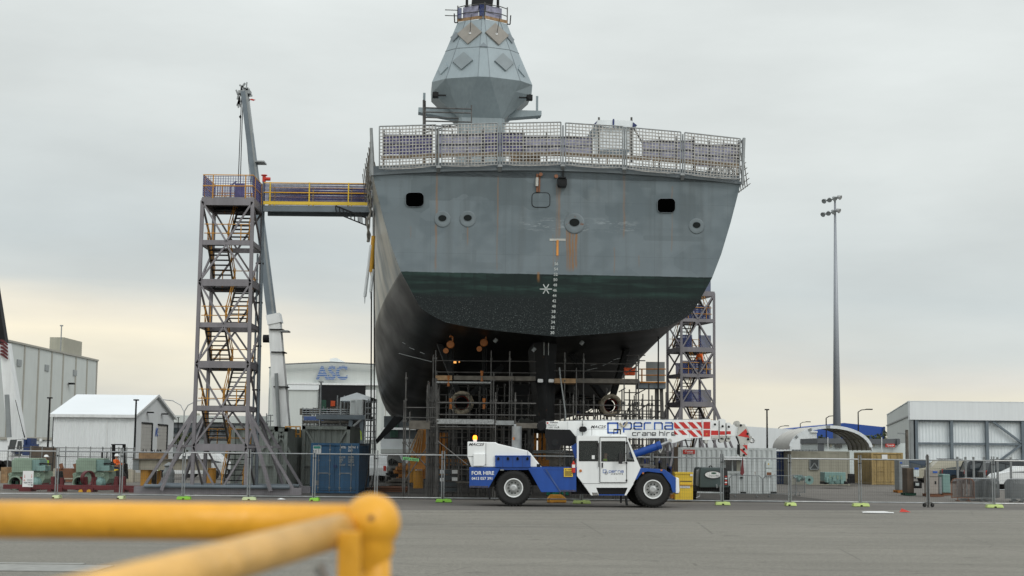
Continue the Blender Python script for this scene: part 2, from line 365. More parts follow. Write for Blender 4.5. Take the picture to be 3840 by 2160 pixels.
l1 = gnd(0, 1985); l2 = gnd(3840, 1960); ld = (l2 - l1).normalized() * 14; ln = Vector((0, .05, 0))
sheet('road_line', [l1 - ld - ln, l2 + ld - ln, l2 + ld + ln, l1 - ld + ln], .012, lm)
l1 = gnd(0, 1917.5); l2 = gnd(3840, 1917.5); ld = (l2 - l1).normalized() * 14; ln = Vector((0, .09, 0))
sheet('road_seam', [l1 - ld - ln, l2 + ld - ln, l2 + ld + ln, l1 - ld + ln], .012, lm)

# ================================================================ THE SHIP
PHI = math.radians(4.5)
BASE = Vector((xat(2092, 69.5, 11), 69.5, 0)); RX = Vector((math.cos(PHI), math.sin(PHI), 0)); FW = Vector((-math.sin(PHI), math.cos(PHI), 0))
def S(b, t, z): return BASE + RX * b + FW * t + Vector((0, 0, z))
def ST(px, py, t=0.0):           # across-ship and height of the point seen on the frame t metres forward of the stern
    d = ray(px, py); p0 = S(0, t, 0); k = (p0 - CAM).dot(FW) / d.dot(FW); p = CAM + d * k; return (p - BASE).dot(RX), p.z
def SP(px, py, t=0.0):
    b, z = ST(px, py, t); return S(b, t, z)
WL = (ST(2670, 1043)[1] + ST(1473, 1015)[1]) / 2
ship = thing('warship', BASE, 'huge grey and black warship hull seen stern-on, raised on supports above the yard', 'warship')

def hull_mat(transom):
    m = bpy.data.materials.new('transom_paint' if transom else 'hull_paint'); m.use_nodes = True; nt = m.node_tree; N = nt.nodes; L = nt.links; B = N['Principled BSDF']
    tc = N.new('ShaderNodeTexCoord'); P = tc.outputs['Object']; sp = N.new('ShaderNodeSeparateXYZ'); L.new(P, sp.inputs[0]); X, Y, Z = sp.outputs
    def ma(op, a, b=None, c=None, clamp=False):
        n = N.new('ShaderNodeMath'); n.operation = op; n.use_clamp = clamp
        for i, v in enumerate((a, b, c)):
            if v is None: continue
            if isinstance(v, (int, float)): n.inputs[i].default_value = v
            else: L.new(v, n.inputs[i])
        return n.outputs[0]
    def rng(s, a, b, c, d):
        r = N.new('ShaderNodeMapRange'); r.inputs[1].default_value = a; r.inputs[2].default_value = b; r.inputs[3].default_value = c; r.inputs[4].default_value = d; L.new(s, r.inputs[0]); return r.outputs[0]
    def noise(sc, det, scl=(1, 1, 1), rough=.5, loc=(0, 0, 0)):
        mp = N.new('ShaderNodeMapping'); mp.inputs['Scale'].default_value = scl; mp.inputs['Location'].default_value = loc; L.new(P, mp.inputs[0]); n = N.new('ShaderNodeTexNoise'); n.inputs['Scale'].default_value = sc; n.inputs['Detail'].default_value = det; n.inputs['Roughness'].default_value = rough; L.new(mp.outputs[0], n.inputs[0]); return n.outputs[0]
    def mix(f, a, b):
        n = N.new('ShaderNodeMix'); n.data_type = 'RGBA'; L.new(f, n.inputs[0])
        for i, v in ((6, a), (7, b)):
            if isinstance(v, tuple): n.inputs[i].default_value = (*v, 1)
            else: L.new(v, n.inputs[i])
        return n.outputs[2]
    # grey topside paint: patches of touch-up paint, vertical weathering
    blk = noise(.55, 2, (1, 1, 1.3)); g = mix(rng(blk, .45, .55, 0, 1), (.118, .148, .164), (.150, .184, .202))
    patch = N.new('ShaderNodeTexBrick'); patch.inputs['Scale'].default_value = .42; patch.inputs['Color1'].default_value = (.92, .92, .92, 1); patch.inputs['Color2'].default_value = (1.08, 1.08, 1.08, 1); patch.inputs['Mortar'].default_value = (.97, .97, .97, 1); patch.inputs['Mortar Size'].default_value = .004
    cb = N.new('ShaderNodeCombineXYZ'); L.new(X if transom else Y, cb.inputs[0]); L.new(Z, cb.inputs[1]); L.new(cb.outputs[0], patch.inputs[0])
    g2 = N.new('ShaderNodeMix'); g2.data_type = 'RGBA'; g2.blend_type = 'MULTIPLY'; g2.inputs[0].default_value = .55 if transom else 1; L.new(g, g2.inputs[6]); L.new(patch.outputs[0], g2.inputs[7]); g = g2.outputs[2]
    st = noise(1.2, 5, (1.6, 1.6, .10) if transom else (.5, .5, .12), loc=(2, 0, 0)); g = mix(rng(st, .50, .72, 0, .6), g, (.085, .098, .10))
    if not transom:
        s2 = noise(1.0, 4, (1, .35, .05), loc=(9, 1, 0)); g = mix(rng(s2, .40, .58, 0, .75), g, (.40, .385, .33))  # pale beige streaks: reflections on the hull side painted into the colour
    dirt = noise(.9, 6); g = mix(rng(dirt, .60, .75, 0, .35), g, (.21, .24, .25))
    if transom:      # squarish patches of newer and older paint, and a tone growing lighter towards the waterline
        vb = N.new('ShaderNodeTexVoronoi'); vb.distance = 'CHEBYCHEV'; vb.inputs['Scale'].default_value = .55; mpv = N.new('ShaderNodeMapping'); mpv.inputs['Scale'].default_value = (1, .01, 1.4); L.new(P, mpv.inputs[0]); L.new(mpv.outputs[0], vb.inputs[0]); hv = N.new('ShaderNodeSeparateXYZ'); L.new(vb.outputs['Color'], hv.inputs[0])
        g = mix(rng(hv.outputs[0], .80, .82, 0, .45), g, (.098, .122, .132)); g = mix(rng(hv.outputs[1], .80, .82, 0, .35), g, (.17, .205, .225))
        g = mix(rng(Z, WL + 3.2, WL + .1, 0, .35), g, (.185, .222, .245))
        ws = ma('MULTIPLY', rng(ma('ABSOLUTE', ma('SUBTRACT', ma('FRACT', ma('MULTIPLY', Z, .40)), .5)), .0, .006, .35, 0), 1.0); g = mix(ws, g, (.07, .085, .09))
        wv = ma('MULTIPLY', rng(ma('ABSOLUTE', ma('SUBTRACT', ma('FRACT', ma('MULTIPLY_ADD', X, .29, .2)), .5)), .0, .005, .3, 0), 1.0); g = mix(wv, g, (.07, .085, .09))
    if transom:
        # rust weeps: (across, half width, z top, z bottom, strength)
        rz = []
        for px, w, y0, y1, k in ((1639, .07, 640, 1020, .55), (1868, .05, 660, 1020, .45), (2097, .10, 680, 900, .5), (2088, .05, 690, 1000, .3), (2137, .10, 850, 1022, 1.0), (2149, .07, 850, 1022, .95), (2161, .08, 850, 1015, .9), (2127, .05, 850, 1020, .7), (1755, .05, 830, 925, .6), (2340, .07, 660, 900, .4), (2075, .035, 880, 1010, .35), (2305, .04, 930, 1030, .45), (2018, .08, 700, 722, .9), (2520, .05, 700, 950, .3), (2090, .09, 900, 980, .8), (2020, .09, 1022, 1062, .7), (1540, .04, 850, 900, .3), (2395, .05, 960, 1010, .3)):
            (b, z0) = ST(px, y0); (_, z1) = ST(px, y1); x = (S(b, 0, 0) - BASE).x
            wob = ma('MULTIPLY_ADD', noise(1.5, 2, (1, 1, .6)), .16, -.08)
            a = ma('ABSOLUTE', ma('SUBTRACT', ma('ADD', X, wob), x)); a = rng(a, 0, w, k, 0); c = ma('MULTIPLY', rng(Z, z0, z0 + .05, 1, 0), rng(Z, z1, z1 + .25, 0, 1)); rz.append(ma('MULTIPLY', a, c))
        tot = rz[0]
        for q in rz[1:]: tot = ma('MAXIMUM', tot, q)
        tot = ma('MULTIPLY', tot, rng(noise(6, 5, (1, 1, .15)), .3, .6, .4, 1.1), clamp=True)
        # white scuffs along the berthing line
        sc = ma('MULTIPLY', rng(noise(2.2, 8, (.7, 1, 3.5), .75, (5, 0, 1)), .52, .60, 0, .55), ma('MULTIPLY', rng(ma('ABSOLUTE', ma('SUBTRACT', Z, ST(2200, 845)[1])), .12, .38, 1, 0), rng(ma('ABSOLUTE', ma('SUBTRACT', X, ST(2170, 845)[0])), 2.2, 2.9, 1, 0)))
        g = mix(sc, g, (.34, .38, .40))
    zn = ma('MULTIPLY_ADD', noise(.5, 4, (1, 1, 1)), .3, -.15)
    # boot-topping (dark green, scraped) and anti-fouling (near black, speckled with barnacle scars)
    green = mix(rng(noise(1.3, 6, (.25, .25, 2.5), .6), .46, .66, 0, .9), (.0045, .0135, .0125), (.018, .044, .037)) if transom else (.006, .0062, .006)
    lap = ma('FRACT', ma('MULTIPLY_ADD', X, 1.7, ma('MULTIPLY', noise(.4, 2), .9)))
    green = mix(ma('MULTIPLY', rng(lap, .0, .5, .55, 0), rng(noise(.7, 4), .4, .6, .2, 1)), green, (.003, .009, .009)) if transom else green
    zw = ma('ADD', Z, ma('MULTIPLY_ADD', noise(3, 6), .05, -.025))
    g = mix(rng(zw, WL - .012, WL + .012, 1, 0), g, green)
    vo = N.new('ShaderNodeTexVoronoi'); vo.inputs['Scale'].default_value = 12; L.new(P, vo.inputs[0])
    hs = N.new('ShaderNodeSeparateXYZ'); L.new(vo.outputs['Color'], hs.inputs[0])
    dots = ma('MULTIPLY', rng(vo.outputs['Distance'], .13, .20, 1, 0), ma('GREATER_THAN', hs.outputs[0], .45))
    dots = ma('MULTIPLY', dots, rng(noise(.8, 4), .3, .6, .25, .9))
    vo2 = N.new('ShaderNodeTexVoronoi'); vo2.inputs['Scale'].default_value = 27; L.new(P, vo2.inputs[0]); hs2 = N.new('ShaderNodeSeparateXYZ'); L.new(vo2.outputs['Color'], hs2.inputs[0])
    d2 = ma('MULTIPLY', rng(vo2.outputs['Distance'], .16, .28, .8, 0), ma('GREATER_THAN', hs2.outputs[0], .45)); dots = ma('MAXIMUM', dots, d2)
    dots = ma('MULTIPLY', dots, rng(ma('ADD', Z, noise(.6, 5)), WL - .3, WL - 1.9, .15, 1.15), clamp=True)
    black = mix(dots, (.0042, .0085, .0095), (.17, .20, .20)) if transom else mix(rng(noise(2, 5, (.3, .3, 2)), .5, .75, 0, .6), (.0040, .0042, .0042), (.012, .012, .0115))
    g = mix(rng(ma('ADD', Z, zn), WL - 1.15 if transom else WL - .6, WL - .85 if transom else WL - .5, 1, 0), g, black)
    if transom: g = mix(tot, g, (.27, .13, .04))
    L.new(g, B.inputs['Base Color']); B.inputs['Roughness'].default_value = .5 if transom else .34; B.inputs['Specular IOR Level'].default_value = .25 if transom else .42
    # plates dish slightly between the frames
    bp = N.new('ShaderNodeBump'); bp.inputs['Strength'].default_value = .45 if transom else .16; bp.inputs['Distance'].default_value = .06
    L.new(noise(.9, 2, (1, .7, .8)), bp.inputs['Height']); L.new(bp.outputs[0], B.inputs['Normal'])
    if not transom: L.new(rng(Z, WL - .1, WL, .10, .5), B.inputs['Specular IOR Level'])
    if not transom: L.new(rng(noise(.5, 3, (.3, .3, 1)), .4, .6, .36, .46), B.inputs['Roughness'])
    return m
HM = hull_mat(False); TM = hull_mat(True)
RPX = [(2778, 697), (2740, 835), (2705, 952), (2670, 1043), (2652, 1075), (2623, 1128), (2594, 1175), (2558, 1198), (2505, 1223), (2435, 1235), (2347, 1245), (2230, 1254), (2092, 1263)]
T0 = [ST(x, y) for x, y in RPX]; T0[-1] = (0.0, T0[-1][1])
ZD = T0[0][1] + .12; T0[0] = (T0[0][0], ZD)
MID = [(8.95, 14.9), (8.95, 12.7), (8.93, 11.3), (8.9, 10.2), (8.88, 9.5), (8.8, 8.6), (8.65, 7.7), (8.4, 6.9), (8.0, 6.0), (7.4, 5.3), (6.0, 4.85), (3.0, 4.6), (0, 4.5)]
BOW = [(.6, 18.5), (.4, 15.5), (.3, 13), (.22, 11), (.2, 10), (.18, 9), (.16, 8), (.14, 7), (.12, 6.2), (.1, 5.6), (.08, 5.1), (.04, 4.8), (0, 4.5)]
def section(t):
    if t <= 48:
        u = t / 48; ub = 1 - (1 - u) ** 1.9; uz = u * u * (3 - 2 * u) * .55 + u * .45
        return [(a[0] + (b[0] - a[0]) * (ub if i < 5 else (ub * .5 + uz * .5)), a[1] + (b[1] - a[1]) * uz) for i, (a, b) in enumerate(zip(T0, MID))]
    if t <= 75: return MID
    u = (t - 75) / 66; u2 = u ** 1.7
    return [(a[0] + (b[0] - a[0]) * (u2 if i < 1 else u ** 1.25), a[1] + (b[1] - a[1]) * u * u) for i, (a, b) in enumerate(zip(MID, BOW))]
ts = [0, 2, 4, 6, 8, 10, 12, 14, 16, 19, 22, 25, 28, 32, 36, 40, 44, 48, 54, 60, 68, 75, 85, 95, 105, 115, 125, 134, 141]
mb = MB()
for sd_ in (-1, 1):
    vs = []; fs = []; n = 13
    for t in ts:
        for b, z in section(t): vs.append(S(sd_ * b, t, z))
    for i in range(len(ts) - 1):
        for j in range(n - 1):
            q = (i * n + j, i * n + j + 1, (i + 1) * n + j + 1, (i + 1) * n + j); fs.append(q if sd_ < 0 else q[::-1])
    mb.add(vs, fs)
hull = mb.build('hull', HM, ship, smooth=True)
# transom plate with two open mooring ports
def rrect(x0, y0, x1, y1, r, n=4, t=-.0, proj=SP):
    pts = []
    for cx, cy, a0 in ((x1 - r, y0 + r, -90), (x1 - r, y1 - r, 0), (x0 + r, y1 - r, 90), (x0 + r, y0 + r, 180)):
        for k in range(n + 1):
            a = math.radians(a0 + 90 * k / n); pts.append(proj(cx + r * math.cos(a), cy + r * math.sin(a), t))
    return pts
CAMB = .42
mb = MB(); out = []
top = [S(T0[0][0] * (1 - 2 * k / 24), 0, ZD + CAMB * (1 - (1 - 2 * k / 24) ** 2)) for k in range(25)]
poly = top + [S(-b, 0, z) for b, z in T0[1:]] + [S(b, 0, z) for b, z in T0[1:-1]][::-1]
mb.prism(poly, FW * .05); transom = mb.build('transom', TM, ship)
# deck
mb = MB()
for i in range(len(ts) - 1):
    a = section(ts[i])[0]; b = section(ts[i + 1])[0]; z0 = a[1]; z1 = b[1]
    mb.quad(S(-a[0], ts[i], z0), S(a[0], ts[i], z0), S(b[0], ts[i + 1], z1), S(-b[0], ts[i + 1], z1))
mb.prism(top, FW * 2.0)
mb.build('deck', M['mast_dark'], ship)
mb = MB()                                        # low coaming behind the nets
for a, b in zip(top, top[1:]): mb.bar(a + FW * .35 + Vector((0, 0, .22)), b + FW * .35 + Vector((0, 0, .22)), .06, .44)
mb.build('coaming', M['mast_dark'], ship)
mb = MB()                                        # rolled deck-edge plate
for a, b in zip(top, top[1:]): mb.bar(a - FW * .03, b - FW * .03, .14, .12)
mb.build('deck_edge', M['mast_dark'], ship)
for x0, y0, x1, y1 in ((1521, 722, 1589, 775), (2465, 744, 2532, 797)):
    mb = MB(); mb.prism(rrect(x0, y0, x1, y1, 16, t=-.06), FW * .05); o = mb.build('mooring_port', M['void'], ship)
    mb = MB(); P_ = rrect(x0, y0, x1, y1, 16, t=-.05)
    for a, b in zip(P_, P_[1:] + P_[:1]): mb.bar(a, b, .02)
    mb.build('rim', M['mast_dark'], o)
mb = MB(); mb.prism(rrect(1996, 724, 2061, 776, 14, t=-.02), FW * .02)
o = mb.build('hatch', TM, ship); mb = MB(); P_ = rrect(1995, 723, 2062, 777, 14, t=-.01)
for a, b in zip(P_, P_[1:] + P_[:1]): mb.bar(a, b, .03)
mb.build('seal', M['black'], o)
mk('bore_dark', (.012, .015, .015), .7, spec=.1)
for x, y, r, k in ((1659, 822, 30, 1), (1754, 821, 30, 1), (2154, 838, 38, 1.2), (2612, 848, 29, 1)):
    c = SP(x, y); R = r * .0128
    mb = MB(); mb.lathe(c, -FW, [(R, 0), (R * .99, .02), (R * .85, .02), (R * .70, .022), (R * .55, .02), (R * .4, .005), (0, .005)], 28)
    o = mb.build('fairlead', mat('fairlead_paint', (.145, .175, .19), .55, var=.2, rust=.12 if r < 35 else .3), ship, smooth=True)
    mb = MB(); c2 = SP(x, y - 4); vs = [c2 - FW * .04 + RX * (R * .48 * math.cos(a)) + Vector((0, 0, R * .36 * math.sin(a))) for a in [i * math.tau / 20 for i in range(20)]]
    mb.prism(vs, FW * .02); mb.build('opening', M['bore_dark'], o)
# draught marks, load symbols
def ship_at(t): return lambda x, y: SP(x, y, t)
mk('mark_white', (.42, .45, .44), .7, var=.25, scale=6)
for i, n in enumerate(range(56, 28, -2)):
    y = 989 + i * 19.9; x = 2086 - i * 1.15
    text(str(n), x - 7, y - 5.5, x + 7.5, y + 5.5, ship_at(-.012), M['mark_white'], ship, name='draught_mark')
def mark(pts, m, name, t=-.012, w=.06):
    mb = MB(); P_ = [SP(x, y, t) for x, y in pts]
    for a, b in zip(P_, P_[1:]): mb.bar(a, b, w, .006, up=FW)
    return mb.build(name, m, ship)
mb = MB()
for a, b in (((2024, 1084), (2070, 1084)), ((2037, 1066), (2058, 1101)), ((2058, 1066), (2037, 1101))): mb.bar(SP(*a, -.012), SP(*b, -.012), .045, .006, up=FW)
mb.build('load_mark', M['mark_white'], ship)
mb = MB(); mb.bar(SP(2061, 899, -.014), SP(2121, 899, -.014), .10, .008, up=FW); mb.build('datum_bar', M['dirty_white'], ship)
mb = MB(); mb.bar(SP(2091, 900, -.02), SP(2090, 958, -.02), .10, .008, up=FW); mb.build('datum_stem', M['brass_orange'], ship)
# stern fittings: light box, rusty bracket
mb = MB(); c = SP(2108, 684, -.12); mb.box(c, (.42, .3, .30), PHI); mb.box(c + Vector((0, -.05, .2)), (.34, .35, .05), PHI); mb.box(c + Vector((0, -.05, -.2)), (.36, .35, .05), PHI); mb.bar(SP(2112, 640, -.1), SP(2112, 672, -.1), .08); mb.build('stern_light_box', M['dark_steel'], ship)
mb = MB(); mb.bar(SP(2015, 652, -.06), SP(2015, 720, -.06), .1, .06); mb.bar(SP(2024, 658, -.06), SP(2023, 720, -.06), .06, .05); mb.lathe(SP(2027, 655, -.1), -FW, [(.09, 0), (.09, .1), (0, .1)], 10); mb.lathe(SP(2085, 662, -.1), -FW, [(.09, 0), (.09, .1), (0, .1)], 10); mb.build('rusty_bracket', M['rusty'], ship)
mb = MB(); mb.tube(SP(2014, 666, -.12), SP(2013, 698, -.12), .07, 10); mb.build('flag_staff_socket', M['dirty_white'], ship)
# ---- safety nets round the flight deck
def net(frame, sag=.04, seed=1, rope=M['rope'], nx=17, ny=13, name='safety_net'):
    rnd = random.Random(seed); tl, tr, br, bl = frame
    fr = MB()
    for a, b in ((tl, tr), (tr, br), (br, bl), (bl, tl)): fr.tube(a, b, .032, 6)
    o = fr.build(name, M['galv'], ship); g = MB()
    def pt(u, v):
        p = (tl * (1 - u) + tr * u) * (1 - v) + (bl * (1 - u) + br * u) * v
        return p + (br - tr).normalized() * (sag * math.sin(math.pi * u) * (.3 + v)) - FW * (.09 * math.sin(math.pi * u) * math.sin(math.pi * v)) + Vector((rnd.uniform(-.008, .008), 0, rnd.uniform(-.01, .01)))
    G = [[pt(i / nx, j / ny) for j in range(ny + 1)] for i in range(nx + 1)]
    for i in range(nx + 1):
        for j in range(ny + 1):
            if i < nx: g.bar(G[i][j], G[i + 1][j], .04)
            if j < ny: g.bar(G[i][j], G[i][j + 1], .04)
    g.build('netting', rope, o); return o
for k, (a, b, c, d) in enumerate((((1423, 474), (1634, 468), (1634, 621), (1423, 633)), ((1657, 468), (1866, 462), (1866, 617), (1657, 621)), ((1884, 462), (2103, 458), (2103, 616), (1884, 617)),
        ((2121, 461), (2335, 474), (2335, 629), (2121, 618)), ((2350, 477), (2553, 495), (2550, 650), (2350, 632)), ((2568, 497), (2776, 520), (2772, 671), (2568, 652)))):
    net([SP(*p, -.35) for p in (a, b, c, d)], seed=k)
for x, y0, y1 in ((1645, 470, 640), (1875, 462, 636), (2111, 462, 634), (2342, 474, 646), (2560, 495, 668)):    # hinged stanchions
    mb = MB(); mb.bar(SP(x, y0 + 8, -.2), SP(x, y1 - 18, -.2), .07); mb.bar(SP(x - 1, y1 - 18, -.28), SP(x - 1, y1 + 6, -.02), .16, .1); mb.bar(SP(x - 9, y1 - 14, -.3), SP(x + 9, y1 - 14, -.3), .1); mb.build('net_stanchion', M['galv'], ship)
# side nets, hanging bunched
def side_net(sgn, px0, seed):
    rnd = random.Random(seed); g = MB(); e = T0[0][0] * sgn
    for k in range(34):
        t = rnd.uniform(.5, 9); z = ZD + rnd.uniform(.3, 1.9); b = e + sgn * (.12 + .16 * (ZD + 2.0 - z) / 2.0 * rnd.uniform(.3, 1)); p = S(b, t, z); pts = [p]
        for _ in range(5): p = p + Vector((rnd.uniform(-.06, .06), rnd.uniform(-.4, .6), rnd.uniform(-.24, .12))); pts.append(p)
        g.path(pts, .025, 4)
    for j in range(9):
        g.path([S(e + sgn * (.05 + .05 * j), t, ZD + 2.0 - j * .25) for t in (0, 2, 4, 6, 9)], .022, 4)
    for j in range(22):
        g.path([S(e + sgn * (.05 + .26 * v), j * .42, ZD + 2.0 - v * 2.15) for v in (0, .5, 1)], .022, 4)
    o = g.build('side_net', M['rope_dirty'], ship)
    f = MB(); zt = ZD + 2.05
    for t in (0, 3, 6, 9): f.tube(S(e + sgn * .1, t, ZD - .1), S(e + sgn * .1, t, zt), .05, 6)
    f.tube(S(e + sgn * .1, -.3, zt), S(e + sgn * .1, 9, zt), .05, 6); f.tube(S(e, -.3, ZD - .1), S(e + sgn * .1, -.3, zt + .05), .07, 6); f.build('net_frame', M['galv'], o)
side_net(-1, 0, 3); side_net(1, 0, 4)
# ---- rudder, skeg, shaft brackets
mb = MB()
def rud(x0, x1, y, t): return [SP(x0, y, t), SP((x0 + x1) / 2, y, t - .5), SP(x1, y, t)]
R0 = rud(2000, 2089, 1262, 3.2); R1 = rud(2022, 2078, 1585, 3.2)
vs = R0 + [p + FW * 3.4 for p in R0[::-1]] ; vs2 = R1 + [p + FW * 2.4 for p in R1[::-1]]
mb.add(vs + vs2, [(0, 1, 7, 6), (1, 2, 8, 7), (2, 3, 9, 8), (3, 4, 10, 9), (4, 5, 11, 10), (5, 0, 6, 11), (6, 7, 8, 9, 10, 11), (5, 4, 3, 2, 1, 0)])
rd = mb.build('rudder', M['dark_steel'], ship)
for x in (2026, 2067):
    mb = MB(); c = SP(x, 1428, 2.6); mb.box(c, (.26, .16, .17), PHI); mb.build('anode', M['decal_white'], rd, bevel=.04)
for x in (2040, 2057):
    mb = MB()
    mb.bar(SP(x, 1272, 2.62), SP(x, 1332, 2.62), .03, .02)
    mb.build('rudder_mark', M['mark_white'], rd)
mb = MB(); mb.prism([SP(1925, 1440, 9), SP(1990, 1440, 9), SP(1965, 1600, 9), SP(1935, 1600, 9)], FW * 3); mb.build('skeg', M['dark_steel'], ship)
for cx, cy, R, xa, ya, xb, yb in ((1733, 1510, 43, 1643, 1270, 1855, 1400), (2292, 1520, 42, 2365, 1270, 2130, 1310)):
    t = 8.0; c = SP(cx, cy, t); q = .0138 * R
    mb = MB(); mb.lathe(c, FW, [(q, 0), (q, .9), (q * .68, .9), (q * .62, .2), (q * .64, 0), (q * .86, -.06), (q, 0)], 36); br = mb.build('shaft_boss', M['bronze_scale'], ship, smooth=True)
    mb = MB(); mb.lathe(c, FW, [(q * .60, .85), (q * .60, .15), (q * .56, .1), (q * .56, .85)], 30); mb.build('bearing', M['hub_red'], br, smooth=True)
    mb = MB(); a = SP(xa, ya, t); b = SP(xb, yb, t)
    for e in (a, b):
        d = (e - c).normalized(); mb.bar(c + d * q * .9 + FW * .45, e + FW * .45 + d * .6, .26, .7, up=FW)
    mb.build('shaft_strut', M['dark_steel'], ship)
    mb = MB(); mb.tube(c + FW * .9, S(((c - BASE).dot(RX)) * .85, 34, 6.2), .3, 14); mb.build('propeller_shaft', M['dark_steel'], ship)
# bilge keel fin
mb = MB(); a0 = SP(1497, 1563, 44); mb.prism([SP(1478, 1560, 30), SP(1513, 1567, 30), SP(1413, 1663, 30), SP(1408, 1650, 30)], FW * 4); mb.build('bilge_keel', M['dark_steel'], ship)
for x0, y0, x1, y1 in ((1495, 1325, 1620, 1357), (1535, 1303, 1553, 1311), (1508, 1284, 1520, 1290), (1575, 1320, 1592, 1327), (1665, 1240, 1735, 1250), (1832, 1261, 1902, 1271), (2150, 1276, 2218, 1268), (2310, 1262, 2380, 1254), (2215, 1370, 2240, 1364), (2260, 1372, 2295, 1355), (2200, 1388, 2240, 1380), (2300, 1350, 2325, 1343)):
    t = 4.5; mb = MB(); mb.bar(SP(x0, y0, t), SP(x1, y1, t), .05, .03); mb.build('hull_anode_strip', M['plastic_grey'], ship)
mk('mast_shaded', (.235, .28, .30), .45, var=.06, scale=.6, streak=.08)  # the mast grey darkened, shade of the lower facets put into the colour
# ---- mast: faceted tower of flat radar faces
TMAST = 60.0; mc = ST(1804, 300, TMAST)[0]
def mz(y): return ST(1808, y, TMAST)[1]
def ring(front, yz, k=1.0, cx=0.0):
    P_ = [(x * k, y * k) for x, y in front]; full = P_ + [(-x, y) for x, y in P_[::-1]]; full += [(x, -y) for x, y in full[::-1]]
    out_ = []
    for x, y in full:
        if not out_ or (Vector((x, y)) - Vector(out_[-1])).length > 1e-4: out_.append((x, y))
    return [S(mc + cx + x, TMAST + y, yz) for x, y in out_]
fW = [(4.30, -1.9), (3.15, -3.3), (.5, -4.3)]
def loft(mb, A, B):
    n = len(A); mb.add(A + B, [(i, (i + 1) % n, (i + 1) % n + n, i + n) for i in range(n)])
zW, zM, zT, zL, zB = mz(333), mz(212), mz(100), mz(370), mz(462)
RT = ring([(2.15, -1.0), (1.5, -1.65), (.12, -2.3)], zT); RM = ring([(3.15, -1.4), (2.3, -2.45), (.32, -3.2)], zM); RW = ring(fW, zW); RL = ring([(4.25, -1.75), (2.77, -2.92), (.85, -3.68)], zL); RB = ring([(1.95, -1.9), (1.85, -2.0), (1.7, -2.15)], zB)
mb = MB(); loft(mb, RT, RM); loft(mb, RM, RW); mb.add(RT, [tuple(range(len(RT)))]); mast = mb.build('mast', M['mast_grey'], ship)
mb = MB(); loft(mb, RW, RL); loft(mb, RL, RB); RBB = ring([(2.2, -2.3), (2.0, -2.5), (1.7, -2.7)], zB - 8); loft(mb, RB, RBB); mb.build('mast_base', M['mast_shaded'], mast)
mb = MB()
for A in (RM,):
    for a, b in zip(A, A[1:] + A[:1]): mb.bar(a, b, .05)
mb.build('seam', M['mast_dark'], mast)
def face_panel(a, b, c, d, u, v, r, m, nm, th=.16, kx=1.0):        # diamond on the facet a-b (top) d-c (bottom)
    o_ = (a * (1 - u) + b * u) * (1 - v) + (d * (1 - u) + c * u) * v; ex = ((b + c) - (a + d)).normalized(); nn = ex.cross((a + b) - (c + d)).normalized()
    if nn.dot(CAM - o_) < 0: nn = -nn
    ey = nn.cross(ex).normalized(); mbq = MB(); mbq.prism([o_ + ex * r * kx, o_ + ey * r, o_ - ex * r * kx, o_ - ey * r], nn * th); return mbq.build(nm, m, mast)
# ring order: +x side, +corner, +front, -front, -corner, -side ...
for i, j, u in ((1, 2, .45), (4, 3, .45)):
    face_panel(RT[i], RT[j], RM[j], RM[i], u, .5, 1.12, M['radar_tan'], 'radar_panel')
    face_panel(RM[i], RM[j], RW[j], RW[i], .42, .46, .9, M['radar_grey'], 'radar_panel')
for i, j in ((0, 1), (5, 4)):
    face_panel(RM[i], RM[j], RW[j], RW[i], .5, .62, .62, M['mast_grey'], 'antenna_plate', .1)
    face_panel(RT[i], RT[j], RM[j], RM[i], .45, .55, .5, M['mast_dark'], 'antenna_plate', .12)
for sg in (-1, 1):
    mb = MB(); p = S(mc + sg * 4.0, TMAST - 2.6, mz(388)); mb.box(p, (.5, .5, .45), PHI); mb.lathe(p - FW * .3, -FW, [(.2, 0), (.22, .15), (0, .15)], 10); mb.bar(p, p + RX * (-sg * .9), .12); mb.build('floodlight', M['dark_steel'], mast)
    mb = MB(); zy = mz(440); mb.prism([S(mc + sg * 2.0, TMAST - 1, zy - .25), S(mc + sg * 5.2, TMAST - 1, zy + .1), S(mc + sg * 5.2, TMAST - 1, zy + .5), S(mc + sg * 2.0, TMAST - 1, zy + .5)], FW * 1.2) if sg > 0 else mb.prism([S(mc - 2.0, TMAST - 1, zy - .45), S(mc - 5.4, TMAST - 1, zy + .1), S(mc - 5.4, TMAST - 1, zy + .5), S(mc - 2.0, TMAST - 1, zy + .5)], FW * 1.2)
    mb.build('yardarm', M['mast_grey'], mast)
    mb = MB(); mb.bar(S(mc + sg * 4.9, TMAST, zy), S(mc + sg * 4.9, TMAST, zy + 2.0), .2); mb.build('aerial_post', M['mast_grey'], mast)
for i, j in ((1, 2), (4, 3)):                     # taped edges, cables and clips on the tan faces; plate seams
    o_ = (RT[i] * .55 + RT[j] * .45) * .5 + (RM[i] * .55 + RM[j] * .45) * .5; mb = MB(); mb.tube(o_ - FW * .3, o_ + Vector((.3 if i == 1 else .1, -.3, 1.6)), .025, 6); mb.build('test_cable', M['black'], mast)
    mb = MB(); mb.lathe(o_ - FW * .26, -FW, [(0, 0), (.1, 0), (.1, .03), (0, .03)], 10); mb.build('cable_gland', M['decal_white'], mast)
for A, B_ in ((RT, RM), (RM, RW)):
    for k in (1, 2, 3, 4): mb = MB(); mb.bar(A[k] - FW * .01, B_[k] - FW * .01, .035); mb.build('seam', M['mast_dark'], mast)
for sg in (-1, 1): mb = MB(); q = RT[0 if sg > 0 else 5]; mb.path([q, q + RX * sg * .25, q + RX * sg * .3 + Vector((0, 0, .8))], .05, 6); mb.build('bracket', M['dark_steel'], mast)
mb = MB(); mb.prism([S(mc - .35, TMAST - 3.3, zM), S(mc + .35, TMAST - 3.3, zM), S(mc, TMAST - 3.05, zM + .45)], FW * .1); mb.build('gusset', M['mast_dark'], mast)
